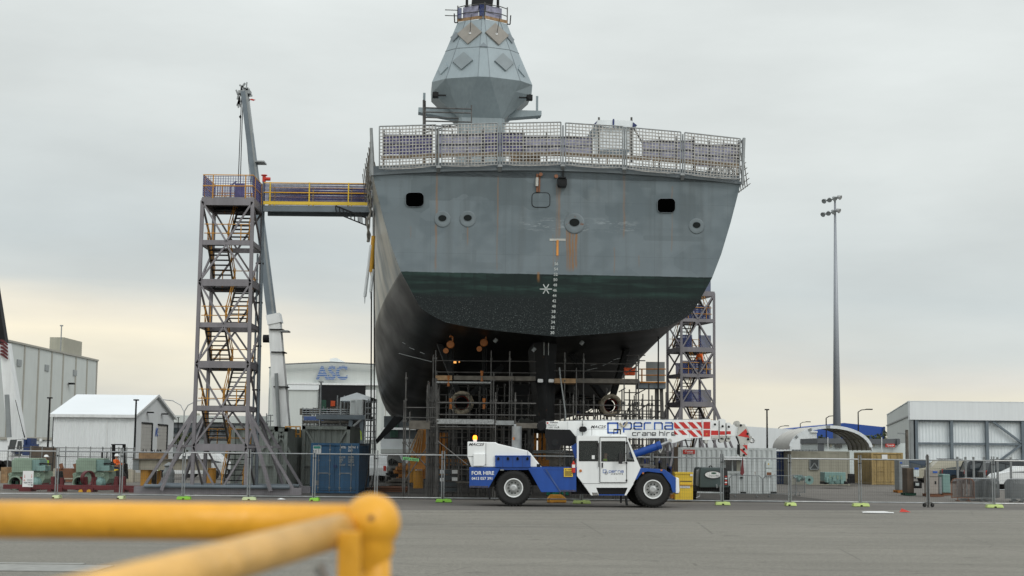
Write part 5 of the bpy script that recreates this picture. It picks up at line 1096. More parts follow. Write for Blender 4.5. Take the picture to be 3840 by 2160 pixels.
mb.bar(at(1350, 795, TD - .3), at(1350, 835, TD - .3), .06); tag(mb.build('folded_ladder', M['dark_steel']), 'short dark sloping ladder hanging between gangway and ship side', 'ladder')
for k, (x0, y0, x1, y1, r, m, la) in enumerate(((1400, 885, 1392, 1020, .10, 'yellow', 'long yellow padded boom against the upper left ship side'), (1392, 920, 1368, 1112, .08, 'tarp_white', 'long white padded tube hanging free left of the ship side'), (1398, 1010, 1390, 1095, .08, 'tarp_white', 'short white padded tube hanging against the ship side'), )):
    p0, p1 = at(x0, y0, 75), at(x1, y1, 75); mb = MB(); mb.tube(p0, p1, r, 10); mb.tube(p1, p1 - Vector((0, 0, .35)), r * .5, 8, r * .2); tag(mb.build('fender_tube', M[m], smooth=False), la, 'fender')
for k, (px, w) in enumerate(((1393, .035), (1402, .03))):
    mb = MB(); a = at(px, 640 if k else 1090, 76); b = at(px - 2 + 4 * k, 1600, 76); c = at(px - 28 + k * 14, 1830, 76); mb.path([a, b, Vector((c.x + .2, c.y, 1.2)), Vector((c.x, c.y, .02))], w, 6); tag(mb.build('hanging_cable', M['black']), ('thick black cable hanging down the left ship side to the ground', 'second black hose beside the thick cable at the left ship side')[k], 'cable')
# dark debris sleeve down the port edge of the transom
mb = MB(); rnd = random.Random(5)
pts = [at(1384, 655 + i * 28, 70.5) + Vector((rnd.uniform(-.03, .03), 0, 0)) for i in range(10)]
for k in range(4): mb.path([p + Vector((rnd.uniform(-.10, .10), rnd.uniform(-.1, .1), 0)) for p in pts], .04, 5)
tag(mb.build('bunched_rope', M['rope_dirty']), 'bunch of dark ropes hanging from the left end of the deck netting', 'rope')
# ================================================================ SCAFFOLD AND CRADLE UNDER THE HULL
def scaffold(label, D, stds, ledgers, boards=(), depth=0, diag=()):
    xs = [s[0] for s in stds]; c = at(sum(xs) / len(xs), 1800, D); root = thing('scaffold', (c.x, D, 0), label, 'scaffold', 'tube scaffolds under the hull')
    for dd in ((0,) if not depth else (0, depth)):
        for px, yt in stds:
            t = at(px, yt + dd * 9, D + dd); x = at(px, 1700, D + dd).x; mb = MB(); mb.tube((x, D + dd, 0), (x + (t.x - x) * .2, D + dd, t.z), .032, 6)
            z = .6
            while z < t.z: mb.tube((x, D + dd, z - .05), (x, D + dd, z + .05), .06, 6); z += 1.0
            mb.build('standard', M['scaf'], root)
        for x0, x1, y in ledgers:
            a, b = at(x0, y, D + dd), at(x1, y, D + dd); mb = MB(); mb.tube((a.x, D + dd, a.z), (b.x, D + dd, a.z), .028, 6); mb.build('ledger', M['scaf'], root)
    if depth:
        for px, yt in stds[::2]:
            t = at(px, yt, D)
            for z in (2.0, 4.0):
                if z < t.z: mb = MB(); x = at(px, 1700, D).x; mb.tube((x, D, z), (x, D + depth, z), .026, 6); mb.build('transom_tube', M['scaf'], root)
    for x0, y0, x1, y1, m in boards:
        mb = MB(); a, b = at(x0, y0, D), at(x1, y1, D); mb.bx(a.x, b.x, D - .05, D - .01, b.z, a.z); mb.bx(a.x, b.x, D, D + max(depth, .6), b.z, b.z + .05); mb.build('deck_board', M[m], root)
    for (x0, y0), (x1, y1) in diag: mb = MB(); mb.tube(at(x0, y0, D), at(x1, y1, D), .03, 6); mb.build('brace_tube', M['scaf'], root)
    return root
mk('mesh_board', (.26, .27, .27), .5, var=.35, scale=14)
scaffold('scaffold bay at the far left under the hull bilge', 71, [(1519, 1396), (1513, 1500), (1535, 1544), (1600, 1443)], [(1513, 1634, 1528), (1513, 1634, 1566), (1513, 1640, 1600), (1513, 1634, 1700)], [(1535, 1577, 1612, 1610, 'grey_timber')], 0, [((1515, 1655), (1600, 1750)), ((1600, 1680), (1513, 1810))])
scaffold('tall scaffold bay with a long timber toe board round the left shaft boss', 72, [(1630, 1313), (1621, 1330), (1634, 1390), (1607, 1433), (1614, 1450), (1839, 1315), (1849, 1395), (1909, 1317), (1917, 1397)], [(1630, 2010, 1352), (1630, 2010, 1395), (1607, 2010, 1508), (1630, 2010, 1555), (1607, 1850, 1620), (1607, 1850, 1760)], [(1634, 1408, 1695, 1426, 'timber'), (1702, 1409, 1930, 1427, 'grey_timber'), (1932, 1411, 2008, 1428, 'grey_timber'), (1636, 1430, 1840, 1438, 'mesh_board')], 1.6)
scaffold('front scaffold bay with a perforated metal walkway behind the crane hood', 70.3, [(1636, 1468), (1857, 1471), (1931, 1472), (1640, 1460)], [(1636, 2010, 1510), (1636, 2010, 1554), (1636, 1860, 1600)], [(1638, 1571, 1853, 1591, 'mesh_board'), (1858, 1577, 1928, 1594, 'galv'), (1932, 1586, 2015, 1606, 'grey_timber')], 1.4, [((1636, 1650), (1755, 1745))])
scaffold('middle scaffold bay of thin tubes behind the left shaft boss', 77, [(1700, 1500), (1760, 1480), (1798, 1450), (1822, 1455), (1785, 1530), (1880, 1500), (1890, 1440), (1955, 1500), (1980, 1480)], [(1650, 2005, 1480), (1650, 2005, 1530), (1650, 2005, 1570), (1650, 2005, 1640), (1650, 2005, 1720)], (), 1.5)
scaffold('scaffold bay right of the rudder with a long timber toe board', 72, [(2116, 1322), (2187, 1325), (2149, 1480), (2160, 1380), (2226, 1480), (2332, 1460), (2340, 1400), (2394, 1330), (2385, 1360), (2100, 1500)], [(2079, 2392, 1362), (2079, 2392, 1390), (2079, 2340, 1518), (2079, 2400, 1553), (2350, 2420, 1332), (2350, 2420, 1352), (2079, 2400, 1700)], [(2079, 1419, 2160, 1437, 'timber'), (2161, 1419, 2392, 1438, 'grey_timber')], 1.6, [((2392, 1370), (2345, 1400)), ((2395, 1520), (2350, 1560)), ((2320, 1470), (2345, 1455))])
scaffold('scaffold bay of open tubes right of the right shaft boss', 74, [(2360, 1460), (2372, 1500), (2408, 1495), (2433, 1440), (2445, 1483), (2425, 1520), (2310, 1560), (2345, 1540), (2462, 1500), (2300, 1590)], [(2340, 2480, 1500), (2340, 2480, 1520), (2300, 2490, 1540), (2300, 2490, 1562), (2270, 2490, 1585), (2340, 2400, 1472), (2300, 2500, 1700), (2300, 2500, 1640)], (), 1.3, [((2395, 1540), (2430, 1515)), ((2380, 1480), (2420, 1460))])
scaffold('scaffold bay of open tubes between the rudder and the right shaft boss', 78, [(2120, 1500), (2135, 1470), (2175, 1500), (2190, 1480), (2205, 1500), (2240, 1520), (2265, 1560)], [(2085, 2290, 1498), (2085, 2290, 1530), (2085, 2290, 1553), (2085, 2290, 1575), (2085, 2290, 1720)], (), 1.4)
rnd = random.Random(21)
def tangle(label, D, x0, x1, y0, y1, n, m_):
    scaffold(label, D, [(rnd.uniform(x0, x1), rnd.uniform(y0, y0 + 90)) for _ in range(n)], [(x0 + rnd.uniform(0, 60), x1 - rnd.uniform(0, 60), y) for y in range(y0 + 50, y1, 32)], [(x0 + 30, y0 + 105, x1 - 30, y0 + 113, 'grey_timber'), (x0 + 10, y0 + 205, x1 - 10, y0 + 214, 'grey_timber')], 0, [((rnd.uniform(x0, x1), y0 + 60), (rnd.uniform(x0, x1), y0 + 150)) for _ in range(4)])
tangle('deep rear scaffold under the left half of the hull', 82, 1625, 2000, 1400, 1780, 22, 0)
tangle('deep rear scaffold under the right half of the hull', 82, 2085, 2300, 1440, 1780, 14, 0)
tangle('close-set scaffold tubes at the left corner of the cradle', 73.5, 1598, 1650, 1420, 1800, 9, 0)
tangle('low scaffold tubes behind the crane bonnet', 75.5, 1700, 2000, 1600, 1800, 14, 0)
tangle('low scaffold tubes behind the crane boom and cab', 76.5, 2300, 2500, 1470, 1780, 14, 0)
# light boxes, tarps and tools on the scaffold
def simple(name, label, cat, m, fn, **kw):
    mb = MB(); fn(mb); return tag(mb.build(name, M[m] if isinstance(m, str) else m, **kw), label, cat)
simple('tool_box', 'orange-red box on the high deck at the right end of the scaffold', 'box', 'red_orange', lambda mb: (mb.pbox(2342, 1382, 2361, 1406, 72.4, .6), mb.pbox(2363, 1382, 2382, 1406, 72.4, .6), mb.pbox(2341, 1379, 2383, 1383, 72.38, .62)))
simple('dust_sheet', 'crumpled pale sheet left on the walkway beside the rudder', 'sheet', 'plastic_grey', lambda mb: [mb.add([(lambda a: (a.x, 71 + .3 * (k % 2), a.z))(at(1940 + 9 * k, 1585 - (0, 14, 20, 12, 18, 13, 9, 4, 0)[k], 71)) for k in range(9)] + [(at(1940 + 9 * k, 1588, 71).x, 71.9, at(1940, 1588, 71).z) for k in range(9)], [(k, k + 1, 10 + k, 9 + k) for k in range(8)])])
simple('white_duct', 'white ventilation duct leaning against the right of the rudder', 'duct', 'plastic_grey', lambda mb: mb.path([at(2098, 1378, 71.6), at(2101, 1412, 71.6), at(2108, 1460, 71.6), at(2120, 1545, 71.6), at(2122, 1600, 71.6)], .032, 8))
for x, y0, y1, la in ((1690, 1292, 1420, 'left chain hoist hanging from the hull by orange hooks'), (1815, 1285, 1402, 'right chain hoist hanging under the hull left of the rudder')):
    h = thing('chain_hoist', at(x, y0, 72), la, 'chain hoist'); D = 72.0
    mb = MB(); c = at(x, y0, D); mb.lathe(c + Vector((0, -.12, 0)), (0, 1, 0), [(0, 0), (.16, 0), (.19, .04), (.19, .2), (.16, .24), (0, .24)], 14); mb.lathe(c + Vector((-.22, -.1, -.3)), (0, 1, 0), [(0, 0), (.13, 0), (.13, .2), (0, .2)], 12); mb.build('hoist_body', M['chain_orange'], h)
    mb = MB(); mb.path([c + Vector((.08, 0, .1)), c + Vector((.1, 0, .34)), c + Vector((.0, 0, .42)), c + Vector((-.06, 0, .34))], .04, 6); mb.build('hook', M['chain_orange'], h)
    mb = MB()
    for o in (-.06, .05, .13, .0): e = at(x, 1530, D); mb.tube(c + Vector((o, 0, -.2)), (c.x + o, D, e.z), .012, 4)
    mb.build('chain', M['dark_steel'], h)
    for yy in (y1, 1505):
        mb = MB(); e = at(x + (-8 if yy == y1 else 0), yy, D); mb.tube(e + Vector((0, 0, .14)), e - Vector((0, 0, .1)), .085, 8, .06); mb.tube(e - Vector((0, 0, .14)), e - Vector((0, 0, .36)), .06, 8, .07); mb.build('lower_hook', M['chain_orange'], h)
simple('work_light', 'small amber lit work lamp far back under the hull', 'lamp', mat('lamp_dim', (.8, .3, .05), .5, emit=(1, .45, .12), es=1.2), lambda mb: (mb.pbox(1701, 1352, 1711, 1362, 74, .1), mb.pbox(1720, 1353, 1724, 1359, 74, .1)))
for k, (x, y) in enumerate(((1776, 1238), (1857, 1278), (2001, 1312), (2181, 1287), (2172, 1238 + 10))):
    simple('hull_fitting', ('pale lamp fitting at the left end of the stern edge', 'pale lamp fitting under the hull, second from the left', 'pale lamp fitting beside the rudder head', 'pale lamp fitting right of the rudder under the hull', 'small pale lug on the stern edge right of the rudder')[k], 'lamp', 'plastic_grey', lambda mb: mb.tube(at(x - 4, y + 5, 71.2), at(x + 6, y - 7, 71.2), .09, 10))
# cradle: orange columns and dark grillage that carry the ship
cr = thing('ship_cradle', (BASE.x, 84, 0), 'dark steel grillage with orange columns carrying the ship', 'cradle')
def cpx(x0, y0, x1, y1, D, dep, m, nm='girder'): mb = MB(); mb.pbox(x0, y0, x1, y1, D, dep); return mb.build(nm, M[m], cr)
cpx(1560, 1598, 2060, 1622, 84, 1.2, 'dark_steel'); cpx(1600, 1640, 2040, 1650, 88, 1, 'dark_steel'); cpx(1590, 1722, 2060, 1746, 83, .5, 'orange_steel')
for x0, x1, yt in ((1640, 1654, 1622), (1658, 1676, 1622), (1997, 2012, 1622), (2018, 2030, 1622), (2036, 2046, 1622), (1585, 1606, 1622)): cpx(x0, yt, x1, 1795, 84.2, .8, 'orange_steel', 'column')
for x in range(1690, 1990, 18): mb = MB(); mb.pbox(x, 1622, x + 5, 1800, 86, .3); mb.build('prop', M['dark_steel'], cr)
mb = MB(); mb.pbox(1680, 1622, 1995, 1790, 92, 2); mb.build('keel_block', M['black'], cr)
mb = MB(); mb.pprism([(1575, 1605), (1602, 1605), (1602, 1760), (1520, 1760)], 82, 1.2); mb.build('wedge', M['orange_steel'], cr)
for k in range(5): mb = MB(); mb.tube(at(1571 + k * 4, 1612, 81.6), at(1522 + k * 13, 1722, 81.6), .035, 6); mb.build('tie_rod', M['timber'], cr)
mb = MB()
for b_, t_, h_ in ((0, 30, 4.45), (0, 50, 4.45), (0, 70, 4.45), (0, 95, 4.4), (4, 40, 4.4), (-4, 40, 4.4), (-4, 60, 4.4), (4, 60, 4.4)):
    p = S(b_, t_, 0); mb = MB(); mb.box((p.x, p.y, h_ / 2), (1.4, 2.6, h_), PHI); mb.build('dock_block', M['grey_timber'], cr)
for x0, x1, y0, y1, la in ((1549, 1588, 1767, 1836, 'front short orange drum under the hull at the left'), (1530, 1556, 1760, 1815, 'second short orange drum behind the front one'), (1512, 1532, 1758, 1812, 'rear short orange drum at the left of the cradle')):
    D = 5700 / ((y1 - 1696) / 2.25); a, b = at(x0, y1, D), at(x1, y0, D); simple('steel_drum', la, 'drum', 'yellow_orange', lambda mb: (mb.tube(((a.x + b.x) / 2, D, 0), ((a.x + b.x) / 2, D, b.z), (b.x - a.x) / 2, 20), mb.tube(((a.x + b.x) / 2, D, b.z), ((a.x + b.x) / 2, D, b.z + .04), (b.x - a.x) / 2 + .03, 20)))
mb = MB(); st = thing('crate_rack', at(1700, 1800, 76), 'dark rack of crates with white labels left of the crane', 'rack')
for j, y in enumerate((1762, 1783, 1808, 1828)):
    mb.pbox(1634, y, 1715, y + 16, 76, .9)
mb.build('rack_shelf', M['container_dark'], st)
for x, y in ((1650, 1763), (1695, 1763), (1650, 1792), (1695, 1790)): mb = MB(); mb.pbox(x, y, x + (14 if x < 1680 else 28), y + 13, 75.97, .01); mb.build('paper_label', M['decal_white'], st)
# side platform between hull and right tower
sp_ = thing('side_platform', at(2445, 1440, 74), 'blue-grey side platform with orange rails right of the hull', 'platform')
mb = MB(); mb.pbox(2396, 1434, 2497, 1456, 74, 1.4); mb.build('platform_beam', M['steel_blue_grey'], sp_); mb = MB(); mb.pbox(2396, 1431, 2497, 1436, 73.9, .05); mb.build('kick_plate', M['orange_steel'], sp_)
for y in (1384, 1407): mb = MB(); mb.tube(at(2396, y, 74), at(2497, y, 74), .03, 6); mb.build('rail', M['orange_steel'], sp_)
for x in (2468, 2407): mb = MB(); mb.tube(at(x, 1383, 74), at(x, 1434, 74), .035, 6); mb.build('rail_post', M['orange_steel'], sp_)
mb = MB(); mb.pbox(2423, 1357, 2493, 1430, 74.4, .08); mb.build('wind_panel', M['plastic_grey'], sp_)
for x in (2462, 2480): mb = MB(); mb.bar(at(x, 1455, 74.5), Vector((at(x + (12 if x > 2470 else 0), 1700, 74.5).x, 74.5, 0)), .16); mb.build('leg', M['scaf'], sp_)
simple('hanging_hose', 'thin hose hanging straight down right of the hull', 'hose', 'dark_steel', lambda mb: mb.tube(at(2469, 1262, 73.8), at(2468, 1600, 73.8), .035, 6))

# ================================================================ CONTAINERS AND CABINS
def container(label, x0, y0, dx, dy, m, H=2.59, z0=0.0, doors=True, name='shipping_container', cat='container', grp=None, rod=None, pitch=.28):
    root = thing(name, (x0 + dx / 2, y0 + dy / 2, z0), label, cat, grp); mt = M[m]; z1 = z0 + H; mb = MB()
    if not doors: mb.corr((x0 + .08, y0 + .04), (x0 + dx - .08, y0 + .04), z0 + .16, z1 - .12, pitch)
    mb.corr((x0 + dx - .04, y0 + .08), (x0 + dx - .04, y0 + dy - .08), z0 + .16, z1 - .12, pitch); mb.corr((x0 + dx - .08, y0 + dy - .04), (x0 + .08, y0 + dy - .04), z0 + .16, z1 - .12, pitch); mb.corr((x0 + .04, y0 + dy - .08), (x0 + .04, y0 + .08), z0 + .16, z1 - .12, pitch)
    mb.bx(x0 + .04, x0 + dx - .04, y0 + .04, y0 + dy - .04, z1 - .06, z1 - .03); mb.build('wall', mt, root)
    mb = MB()
    for x in (x0, x0 + dx - .14):
        for y in (y0, y0 + dy - .14): mb = MB(); mb.bx(x, x + .14, y, y + .14, z0, z1); mb.build('corner_post', mt, root)
    mb = MB()
    for z in (z0 + .02, z1 - .13):
        for y in (y0 + .01, y0 + dy - .12): mb = MB(); mb.bx(x0 + .14, x0 + dx - .14, y, y + .11, z, z + .13); mb.build('rail', mt, root)
        for x in (x0 + .01, x0 + dx - .11): mb = MB(); mb.bx(x, x + .1, y0 + .14, y0 + dy - .14, z, z + .13); mb.build('rail', mt, root)
    if doors:
        for k in (0, 1):
            a = x0 + .14 + k * (dx - .28) / 2; b = a + (dx - .28) / 2 - .015; mb = MB(); zz = [z0 + .17 + i * (H - .34) / 4 for i in range(5)]
            for i in range(4):
                mb.bx(a, b, y0 + .03, y0 + .07, zz[i], zz[i + 1]); mb.bx(a + .08, b - .08, y0 + .012, y0 + .03, zz[i] + .1, zz[i + 1] - .1)
            d = mb.build('door', mt, root)
            for u in (.25, .78): mb = MB(); x = a + (b - a) * u; mb.tube((x, y0 - .02, z0 + .1), (x, y0 - .02, z1 - .05), .018, 6); mb.build('lock_rod', M[rod or 'galv'], d)
            mb = MB()
            for i, z in enumerate((z0 + .3, z0 + 1.0, z0 + 1.7, z0 + 2.25)):
                for u in (.25, .78): mb.box((a + (b - a) * u, y0 - .01, z), (.09, .03, .07))
            mb.box((a + (b - a) * .5, y0 - .03, z0 + 1.05), (.5, .03, .04)); mb.build('lock_bracket', M[rod or 'galv'], d)
    return root
ND = 79.0
bx0 = xat(1164, ND, 1.3); bc = container('blue steel container with white stencilled numbers beside the stair tower', bx0, ND, 2.5, 6.0, 'container_blue')
def fr(x, y): return (1050 + x * .33133, 1400 + y * .33133)
def CT(s, x0, y0, x1, y1, m=M['decal_white']): return text(s, *fr(x0, y0), *fr(x1, y1), ND - .045 + .04, m, bc)
for s, q in (('MTBU', (692, 824, 748, 850)), ('205761 1', (770, 824, 880, 850)), ('22G1', (770, 862, 822, 885)), ('MAX GR', (670, 938, 740, 960)), ('TARE', (670, 966, 714, 986)), ('NET', (670, 993, 704, 1013)), ('CU.CAP', (670, 1028, 736, 1047)), ('30480', (772, 938, 836, 960)), ('2230', (772, 966, 836, 986)), ('28250', (772, 993, 836, 1013)), ('33.2', (772, 1028, 842, 1047))):
    text(s, *fr(q[0], q[1]), *fr(q[2], q[3]), ND - .01, M['dirty_white'] if q[1] > 900 else M['decal_white'], bc)
mb = MB(); mb.pbox(*fr(375, 818), *fr(466, 903), ND - .03, .02); pb = mb.build('placard', M['decal_white'], bc); mb = MB(); mb.pbox(*fr(380, 824), *fr(460, 852), ND - .036, .004); mb.build('placard_band', mat('placard_green', (.04, .30, .24), .5), bc)
mb = MB(); mb.pbox(*fr(398, 1212), *fr(440, 1265), ND - .005, .01); mb.build('data_plate', M['plastic_grey'], bc); mb = MB(); mb.pbox(*fr(605, 1035), *fr(640, 1065), ND - .08, .06); mb.build('padlock_box', M['container_navy'], bc)
def framed(label, px0, px1, D, dy, H, m, yt):
    a, b = at(px0, 1700, D).x, at(px1, 1700, D).x; zt = at((px0 + px1) / 2, yt, D).z; r = container(label, a, D, b - a, dy, m, H=zt, doors=False, pitch=.35)
    mb = MB(); e = D - .06
    for x in (a + .1, b - .1): mb.bar((x, e, 0), (x, e, zt), .2)
    mb.bar((a, e, zt - .1), (b, e, zt - .1), .2); mb.bar((a + .2, e, zt - .2), (a + .9, e, zt - 1.4), .12); mb.bar((b - .2, e, zt - .2), (b - .9, e, zt - 1.4), .12); mb.bar((a, e, 1.3), (b, e, 1.3), .12); mb.build('lifting_frame', M['container_grey'], r); return r
framed('grey-green framed container stack behind the blue container', 1132, 1312, 92, 6, 4, 'container_grey', 1598)
framed('grey-green framed container right behind the stair tower foot', 868, 1040, 90, 5, 4, 'container_grey', 1598)
framed('grey-green framed box behind the right splayed legs of the stair tower', 1030, 1078, 88, 7, 4, 'container_grey', 1606)
mb = MB(); D = 91
for y in (1600, 1628): mb.tube(at(1068, y, D), at(1128, y, D), .04, 6)
for x in (1072, 1090, 1110, 1126): mb.tube(at(x, 1600, D), at(x, 1640, D), .04, 6)
tag(mb.build('orange_guard_rail', M['yellow_orange']), 'orange guard rail bridging the two grey framed containers', 'guard rail')
# white truck and tank parked behind
tk = thing('truck_crane', (at(1090, 1700, 104).x, 104, 0), 'white crane with long telescopic boom rising behind the stair tower', 'mobile crane'); D = 104
mb = MB(); mb.pprism([(1078, 1655), (1135, 1652), (1140, 1760), (1085, 1765)], D, 2.4); mb.pbox(1082, 1660, 1140, 1735, D - .2, .2); mb.build('body', M['white_paint'], tk)
mb = MB(); a = at(1050, 1740, D - .4); b = at(1145, 1740, D - .4); mb.tube(a, b, .75, 20); mb.build('fuel_tank', M['dirty_white'], tk)
mb = MB(); mb.bx(a.x, b.x + 2, D, D + 2.4, .6, 1.1); mb.build('chassis', M['dark_steel'], tk)
for k in range(4): mb = MB(); mb.lathe((a.x + .6 + k * 1.2, D - .1, .55), (0, 1, 0), [(0, 0), (.55, 0), (.55, .35), (0, .35)], 20); mb.build('wheel', M['rubber'], tk)
text('SAFETY WORK', 1092, 1706, 1124, 1710, D - .25, M['decal_black'], tk); text('BE SAFE', 1094, 1713, 1120, 1717, D - .25, M['decal_black'], tk)
BD2 = 106
def bseg(p, q, w0, w1, dep, m, nm, D=BD2):
    a, b = at(*p, D), at(*q, D); d = (b - a).normalized(); n = Vector((d.z, 0, -d.x)); h0 = w0 / F * D / 2; h1 = w1 / F * D / 2; mb = MB()
    vs = [a - n * h0, a + n * h0, b + n * h1, b - n * h1]; mb.prism([v - Vector((0, dep / 2, 0)) for v in vs], (0, dep, 0)); return mb.build(nm, M[m], tk)
bseg((1062, 1640), (1030, 1190), 56, 42, 1.0, 'white_paint', 'boom_section'); bseg((1033, 1215), (1026, 1180), 52, 50, 1.15, 'white_paint', 'boom_head')
for y in (1235, 1320, 1450): x = 1033 + (y - 1215) * .07; mb = MB(); mb.pbox(x - 24, y - 2, x + 26, y + 2, BD2 - .65, 1.3); mb.build('boom_band', M['dark_steel'], tk)
bseg((1020, 1190), (917, 345), 32, 24, .7, 'steel_blue_grey', 'boom_section'); bseg((1029, 1190), (926, 345), 9, 7, .72, 'plastic_grey', 'boom_rib')
mb = MB(); mb.pbox(955, 602, 990, 607, BD2 - .6, 1.2); mb.build('boom_flange', M['galv'], tk); mb = MB(); mb.pbox(1048, 1238, 1080, 1243, BD2 - .6, 1.2); mb.build('boom_flange', M['galv'], tk)
mb = MB()
rnd = random.Random(3)
for k in range(26): p = at(905 + rnd.uniform(-14, 30), 348 + rnd.uniform(-18, 12), BD2); mb.bar(p, p + Vector((rnd.uniform(-.4, .4), 0, rnd.uniform(-.5, .4))), .12)
for k in range(8): p = at(898, 360 + k * 3, BD2); mb.bar(p, p + Vector((rnd.uniform(-.25, .1), 0, -.45)), .09)
mb.pbox(893, 338, 938, 350, BD2 - .3, .6); mb.bar(at(922, 345, BD2), at(926, 308, BD2), .08); mb.build('boom_tip', M['galv'], tk)
mb = MB(); mb.pprism([(935, 372), (944, 370), (958, 374), (950, 378), (940, 375)], BD2, .05); mb.build('pennant', M['red'], tk)
mb = MB(); mb.bar(at(906, 360, BD2), at(893, 690, BD2), .05); mb.bar(at(911, 360, BD2), at(901, 690, BD2), .05); mb.bar(at(914, 400, BD2), at(953, 850, BD2), .03); mb.lathe(at(901, 438, BD2), (0, 0, 1), [(0, -.15), (.1, 0), (0, .15)], 8); mb.build('hoist_rope', M['dark_steel'], tk)
mb = MB(); c = at(998, 1270, BD2); mb.lathe(c, (1, 0, 0), [(0, -.2), (.28, -.2), (.28, .5), (.15, .5), (.15, .9)], 14); mb.build('winch', M['black'], tk)
mb = MB(); mb.tube(at(1036, 1400, BD2 - .8), at(1046, 1610, BD2 - .8), .13, 10); mb.build('hose_reel', M['plastic_grey'], tk)
# second crane at the left frame edge
lc = thing('truck_crane', (at(70, 1700, 120).x, 120, 0), 'white and blue truck crane at the left edge with its boom raised', 'mobile crane'); tk2 = tk; tk = lc; BD2 = 121
bseg((64, 1650), (20, 1290), 58, 30, 1.0, 'white_paint', 'boom_section', 121); bseg((12, 1290), (-30, 1010), 30, 26, .8, 'dark_steel', 'boom_section', 121)
mb = MB()
for k in range(5): y = 1272 + k * 13; mb.pprism([(2, y), (12, y + 2), (30, y + 18), (28, y + 24), (8, y + 10), (0, y + 8)], 120.3, .05)
mb.build('hazard_stripe', M['maroon'], lc)
bseg((34, 1640), (26, 1480), 14, 12, .4, 'plastic_grey', 'boom_cylinder', 119.6)
mb = MB(); mb.pprism([(28, 1685), (36, 1649), (62, 1648), (56, 1686)], 118, 1.6); cabp = mb.build('cab', M['glass_dark'], lc)
mb = MB(); mb.pprism([(55, 1687), (64, 1650), (84, 1648), (86, 1687)], 117.9, 1.7); mb.bar(at(28, 1685, 117.95), at(36, 1648, 117.95), .12); mb.build('cab_frame', M['white_paint'], lc)
mb = MB(); mb.pprism([(62, 1684), (67, 1654), (81, 1653), (82, 1684)], 117.86, .04); mb.build('cab_window', M['glass_dark'], lc)
mb = MB(); mb.pbox(84, 1668, 112, 1708, 118, 2); mb.pbox(86, 1648, 96, 1668, 118.2, 1.5); mb.pbox(100, 1643, 115, 1668, 118.4, 1.5); mb.pbox(112, 1665, 128, 1676, 118.2, 1.2); mb.pbox(42, 1688, 90, 1702, 118.4, 2); mb.build('superstructure', M['container_navy'], lc)
mb = MB(); mb.pbox(-20, 1696, 42, 1742, 117.5, 2.4); mb.pbox(-20, 1712, 140, 1726, 118, 2.4); mb.build('carrier', M['white_paint'], lc)
for x in (-5, 25, 70, 100): mb = MB(); c = at(x, 1730, 117.3); mb.lathe((c.x, 117.3, .6), (0, 1, 0), [(0, 0), (.6, 0), (.6, .4), (0, .4)], 18); mb.build('wheel', M['rubber'], lc)
mb = MB(); mb.bar(at(84, 1612, 119), at(94, 1640, 119), .05); mb.bar(at(58, 1500, 119), at(92, 1642, 119), .04); mb.build('stay_rope', M['dark_steel'], lc); tk = tk2

# ================================================================ BUILDINGS
def shed_left():
    r = thing('industrial_hall', (-108, 214, 0), 'large pale green-grey corrugated hall at the left edge', 'building'); X = -75.5
    mb = MB(); mb.prism([(X, 150, 0), (X, 277, 0), (X, 277, 18), (X, 150, 18)], (-64, 0, 0)); mb.prism([(X, 150, 18.02), (X - 64, 150, 18.02), (X - 32, 150, 21)], (0, 127, 0)); mb.build('wall', M['shed_wall'], r)
    mb = MB()
    for y in (221, 228.4, 235.5, 242.6, 249.6, 256, 263.5, 270.5, 276.9): mb.bx(X, X + .12, y - .25, y + .25, 0, 18)
    mb.build('downpipe', M['shed_trim'], r)
    mb = MB(); mb.bx(X - .1, X + .25, 150, 277.3, 17.85, 18.15); mb.build('gutter', M['shed_trim'], r)
    mb = MB(); mb.bx(X - 3, X - .6, 258, 269, 18.1, 20.8); mb.build('plant_room', M['cabin_tan'], r); mb = MB(); mb.tube((X - .8, 257, 18), (X - .8, 257, 22.6), .1, 6); mb.box((X - .8, 257, 22.7), (.5, .3, .2)); mb.build('aerial', M['galv'], r)
    for y in (232, 246, 262): mb = MB(); mb.bx(X, X + .15, y, y + 2, 14.5, 15.5); mb.build('louvre', M['plastic_grey'], r)
    mb = MB(); mb.box((X + .6, 259.5, 13), (.9, .9, .3)); mb.build('wall_light', M['dark_steel'], r)
shed_left()
